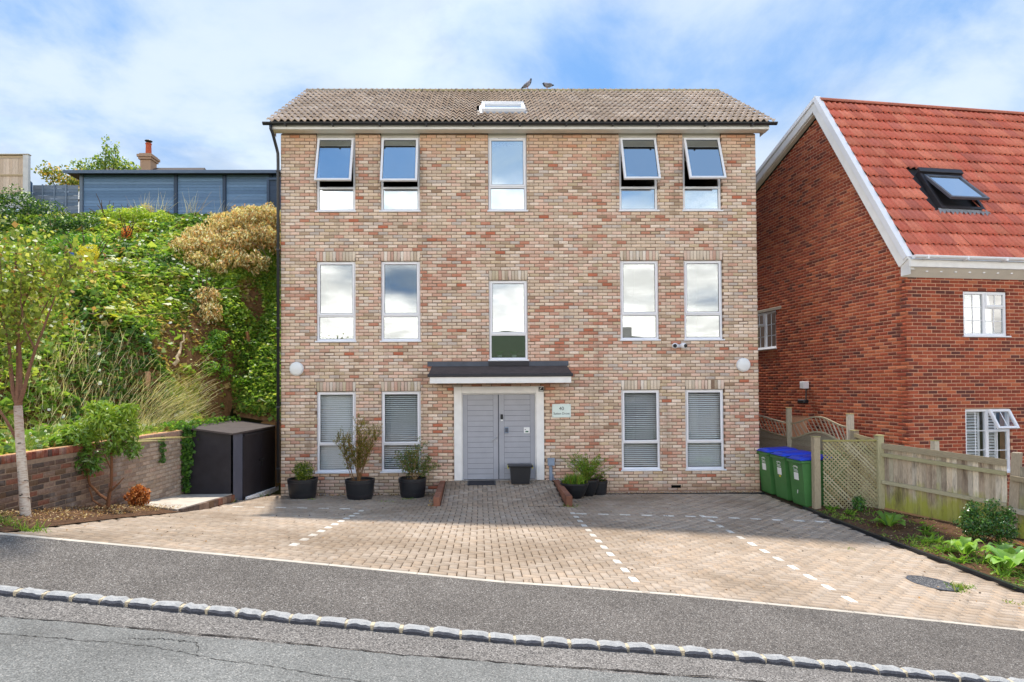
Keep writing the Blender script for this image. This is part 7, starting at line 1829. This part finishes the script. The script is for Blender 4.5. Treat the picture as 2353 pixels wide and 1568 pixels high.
for pts in ([(13.2, 12, 3), (13.1, 12, 7.5), (13.0, 12, 10.0), (12.85, 12, 12.6)], [(13.1, 12, 8.5), (12.7, 12, 10.2), (12.45, 12, 11.0)], [(13.05, 12, 9.6), (12.75, 12, 10.5), (12.3, 12, 11.3)], [(13.0, 12, 9.8), (13.25, 12, 11.0), (13.3, 12, 12.4)]): m.tube(pts, np.linspace(.04, .012, len(pts)), 5, srgb(74, 62, 54))
m.build('branches', MT['bark'], o, tint=True); fo = Fol(); P = np.stack([rng.uniform(12.2, 13.4, 60), rng.normal(12, .2, 60), rng.uniform(10.2, 12.6, 60)], -1); fo.add(leafset(P, .07, pal_pick(60, [(84, 76, 62), (70, 66, 54)]), .6, .2)); fo.build('crown', MT['leaf'], o)

# ------------------------------------------------------------------ pigeons on the ridge
def pigeon(x, label, flip, up):
    o = empty('pigeon', (x, 2.86, 10.77), label, 'pigeon', 'pigeons on the roof ridge'); s = -1 if flip else 1; P0 = np.array([x, 2.86, 10.77])
    if up: sp = [(-.17, .02), (-.12, .055), (-.06, .09), (0, .135), (.055, .185), (.085, .225), (.098, .262), (.104, .29), (.118, .30)]; rr = [.012, .03, .052, .064, .058, .04, .029, .027, .012]
    else: sp = [(-.18, .12), (-.12, .115), (-.06, .11), (0, .115), (.06, .13), (.095, .15), (.12, .165), (.138, .158)]; rr = [.012, .03, .055, .066, .06, .045, .03, .012]
    pts = np.array([(s * a, 0, z) for a, z in sp]) + P0; m = MB()
    gc = srgb(150, 150, 158); m.tube(pts, rr, 14, gc); n0 = len(m.F)
    C_ = []
    for f in m.F: zc_ = np.vstack(m.V)[f].mean(0); t_ = (zc_[0] - P0[0]) * s; C_.append(srgb(60, 62, 68) if (t_ > .085 or t_ < -.13) else srgb(150, 148, 156))
    m.C = C_; m.build('body', MT['dryleaf'] if False else MT['tile'], o, smooth=True, tint=True)
    for dy in (-.02, .02): MB().tube([P0 + [s * .01, dy, .1], P0 + [s * .015, dy, .02], P0 + [s * .045, dy, .004]], [.009, .006, .005], 6).build('leg', mat_plain('pigeon_leg', srgb(190, 110, 100), .6), o)
    e = pts[-1]; MB().tube([e, e + np.array([s * .022, 0, -.006])], [.008, .002], 6).build('beak', MT['charcoal'], o)
    w = MB(); q = pts[3]; w.tube([pts[1] + [0, -.035, .015], pts[2] + [0, -.058, .01], pts[4] + [0, -.045, -.005]], [.012, .034, .02], 8, srgb(128, 128, 138)); w.build('wing', MT['tile'], o, smooth=True, tint=True)
pigeon(5.93, 'upright grey pigeon standing on the roof ridge', False, True)
pigeon(6.50, 'crouching grey pigeon facing left on the roof ridge', True, False)

# ------------------------------------------------------------------ houses across the road (seen only as reflections in the windows)
def opposite(x0, x1, y0, z0, hw, hr, wallc, roofc, label):
    o = empty('opposite_house', ((x0 + x1) / 2, y0, z0), label, 'house'); w = mat_plain('opposite_wall', wallc, .9, .2, .1, 3); r = mat_plain('opposite_roof', roofc, .85, .2, .15, 4)
    MB().box((x0, y0 - 8, z0 - 3), (x1, y0, z0 + hw)).build('wall', w, o); m = MB(); q = [(x0 - .4, y0 + .4, z0 + hw - .05), (x1 + .4, y0 + .4, z0 + hw - .05), (x1 + .4, y0 - 8.4, z0 + hw - .05), (x0 - .4, y0 - 8.4, z0 + hw - .05), ((x0 * .7 + x1 * .3), y0 - 4, z0 + hr), ((x0 * .3 + x1 * .7), y0 - 4, z0 + hr)]
    rf = fixn(m.add(q, [[0, 1, 5, 4], [1, 2, 5], [2, 3, 4, 5], [3, 0, 4]]).build('roof', r, o)); xm = (x0 + x1) / 2
    MB().box((xm - .5, y0 - 3.9, z0 + hr - .6), (xm + .5, y0 - 3.1, z0 + hr + 1.1)).build('chimney', w, rf)
    for k in range(3):
        a = x0 + (x1 - x0) * (k + .2) / 3; f = MB().box((a, y0 + .01, z0 + .9), (a + (x1 - x0) * .2, y0 + .05, z0 + 2.2)).build('window', MT['upvc'], o); MB().box((a + .1, y0 + .051, z0 + 1.0), (a + (x1 - x0) * .2 - .1, y0 + .06, z0 + 2.1)).build('pane', MT['glass'], f)
opposite(12.5, 22.5, -36, -1.0, 3.4, 7.6, srgb(214, 206, 196), srgb(136, 122, 112), 'cream house with grey hipped roof across the road, mirrored in the windows')
opposite(24.5, 36.0, -38, -2.2, 4.6, 9.6, srgb(206, 190, 176), srgb(170, 112, 86), 'house with orange tiled roof across the road, mirrored in the windows')
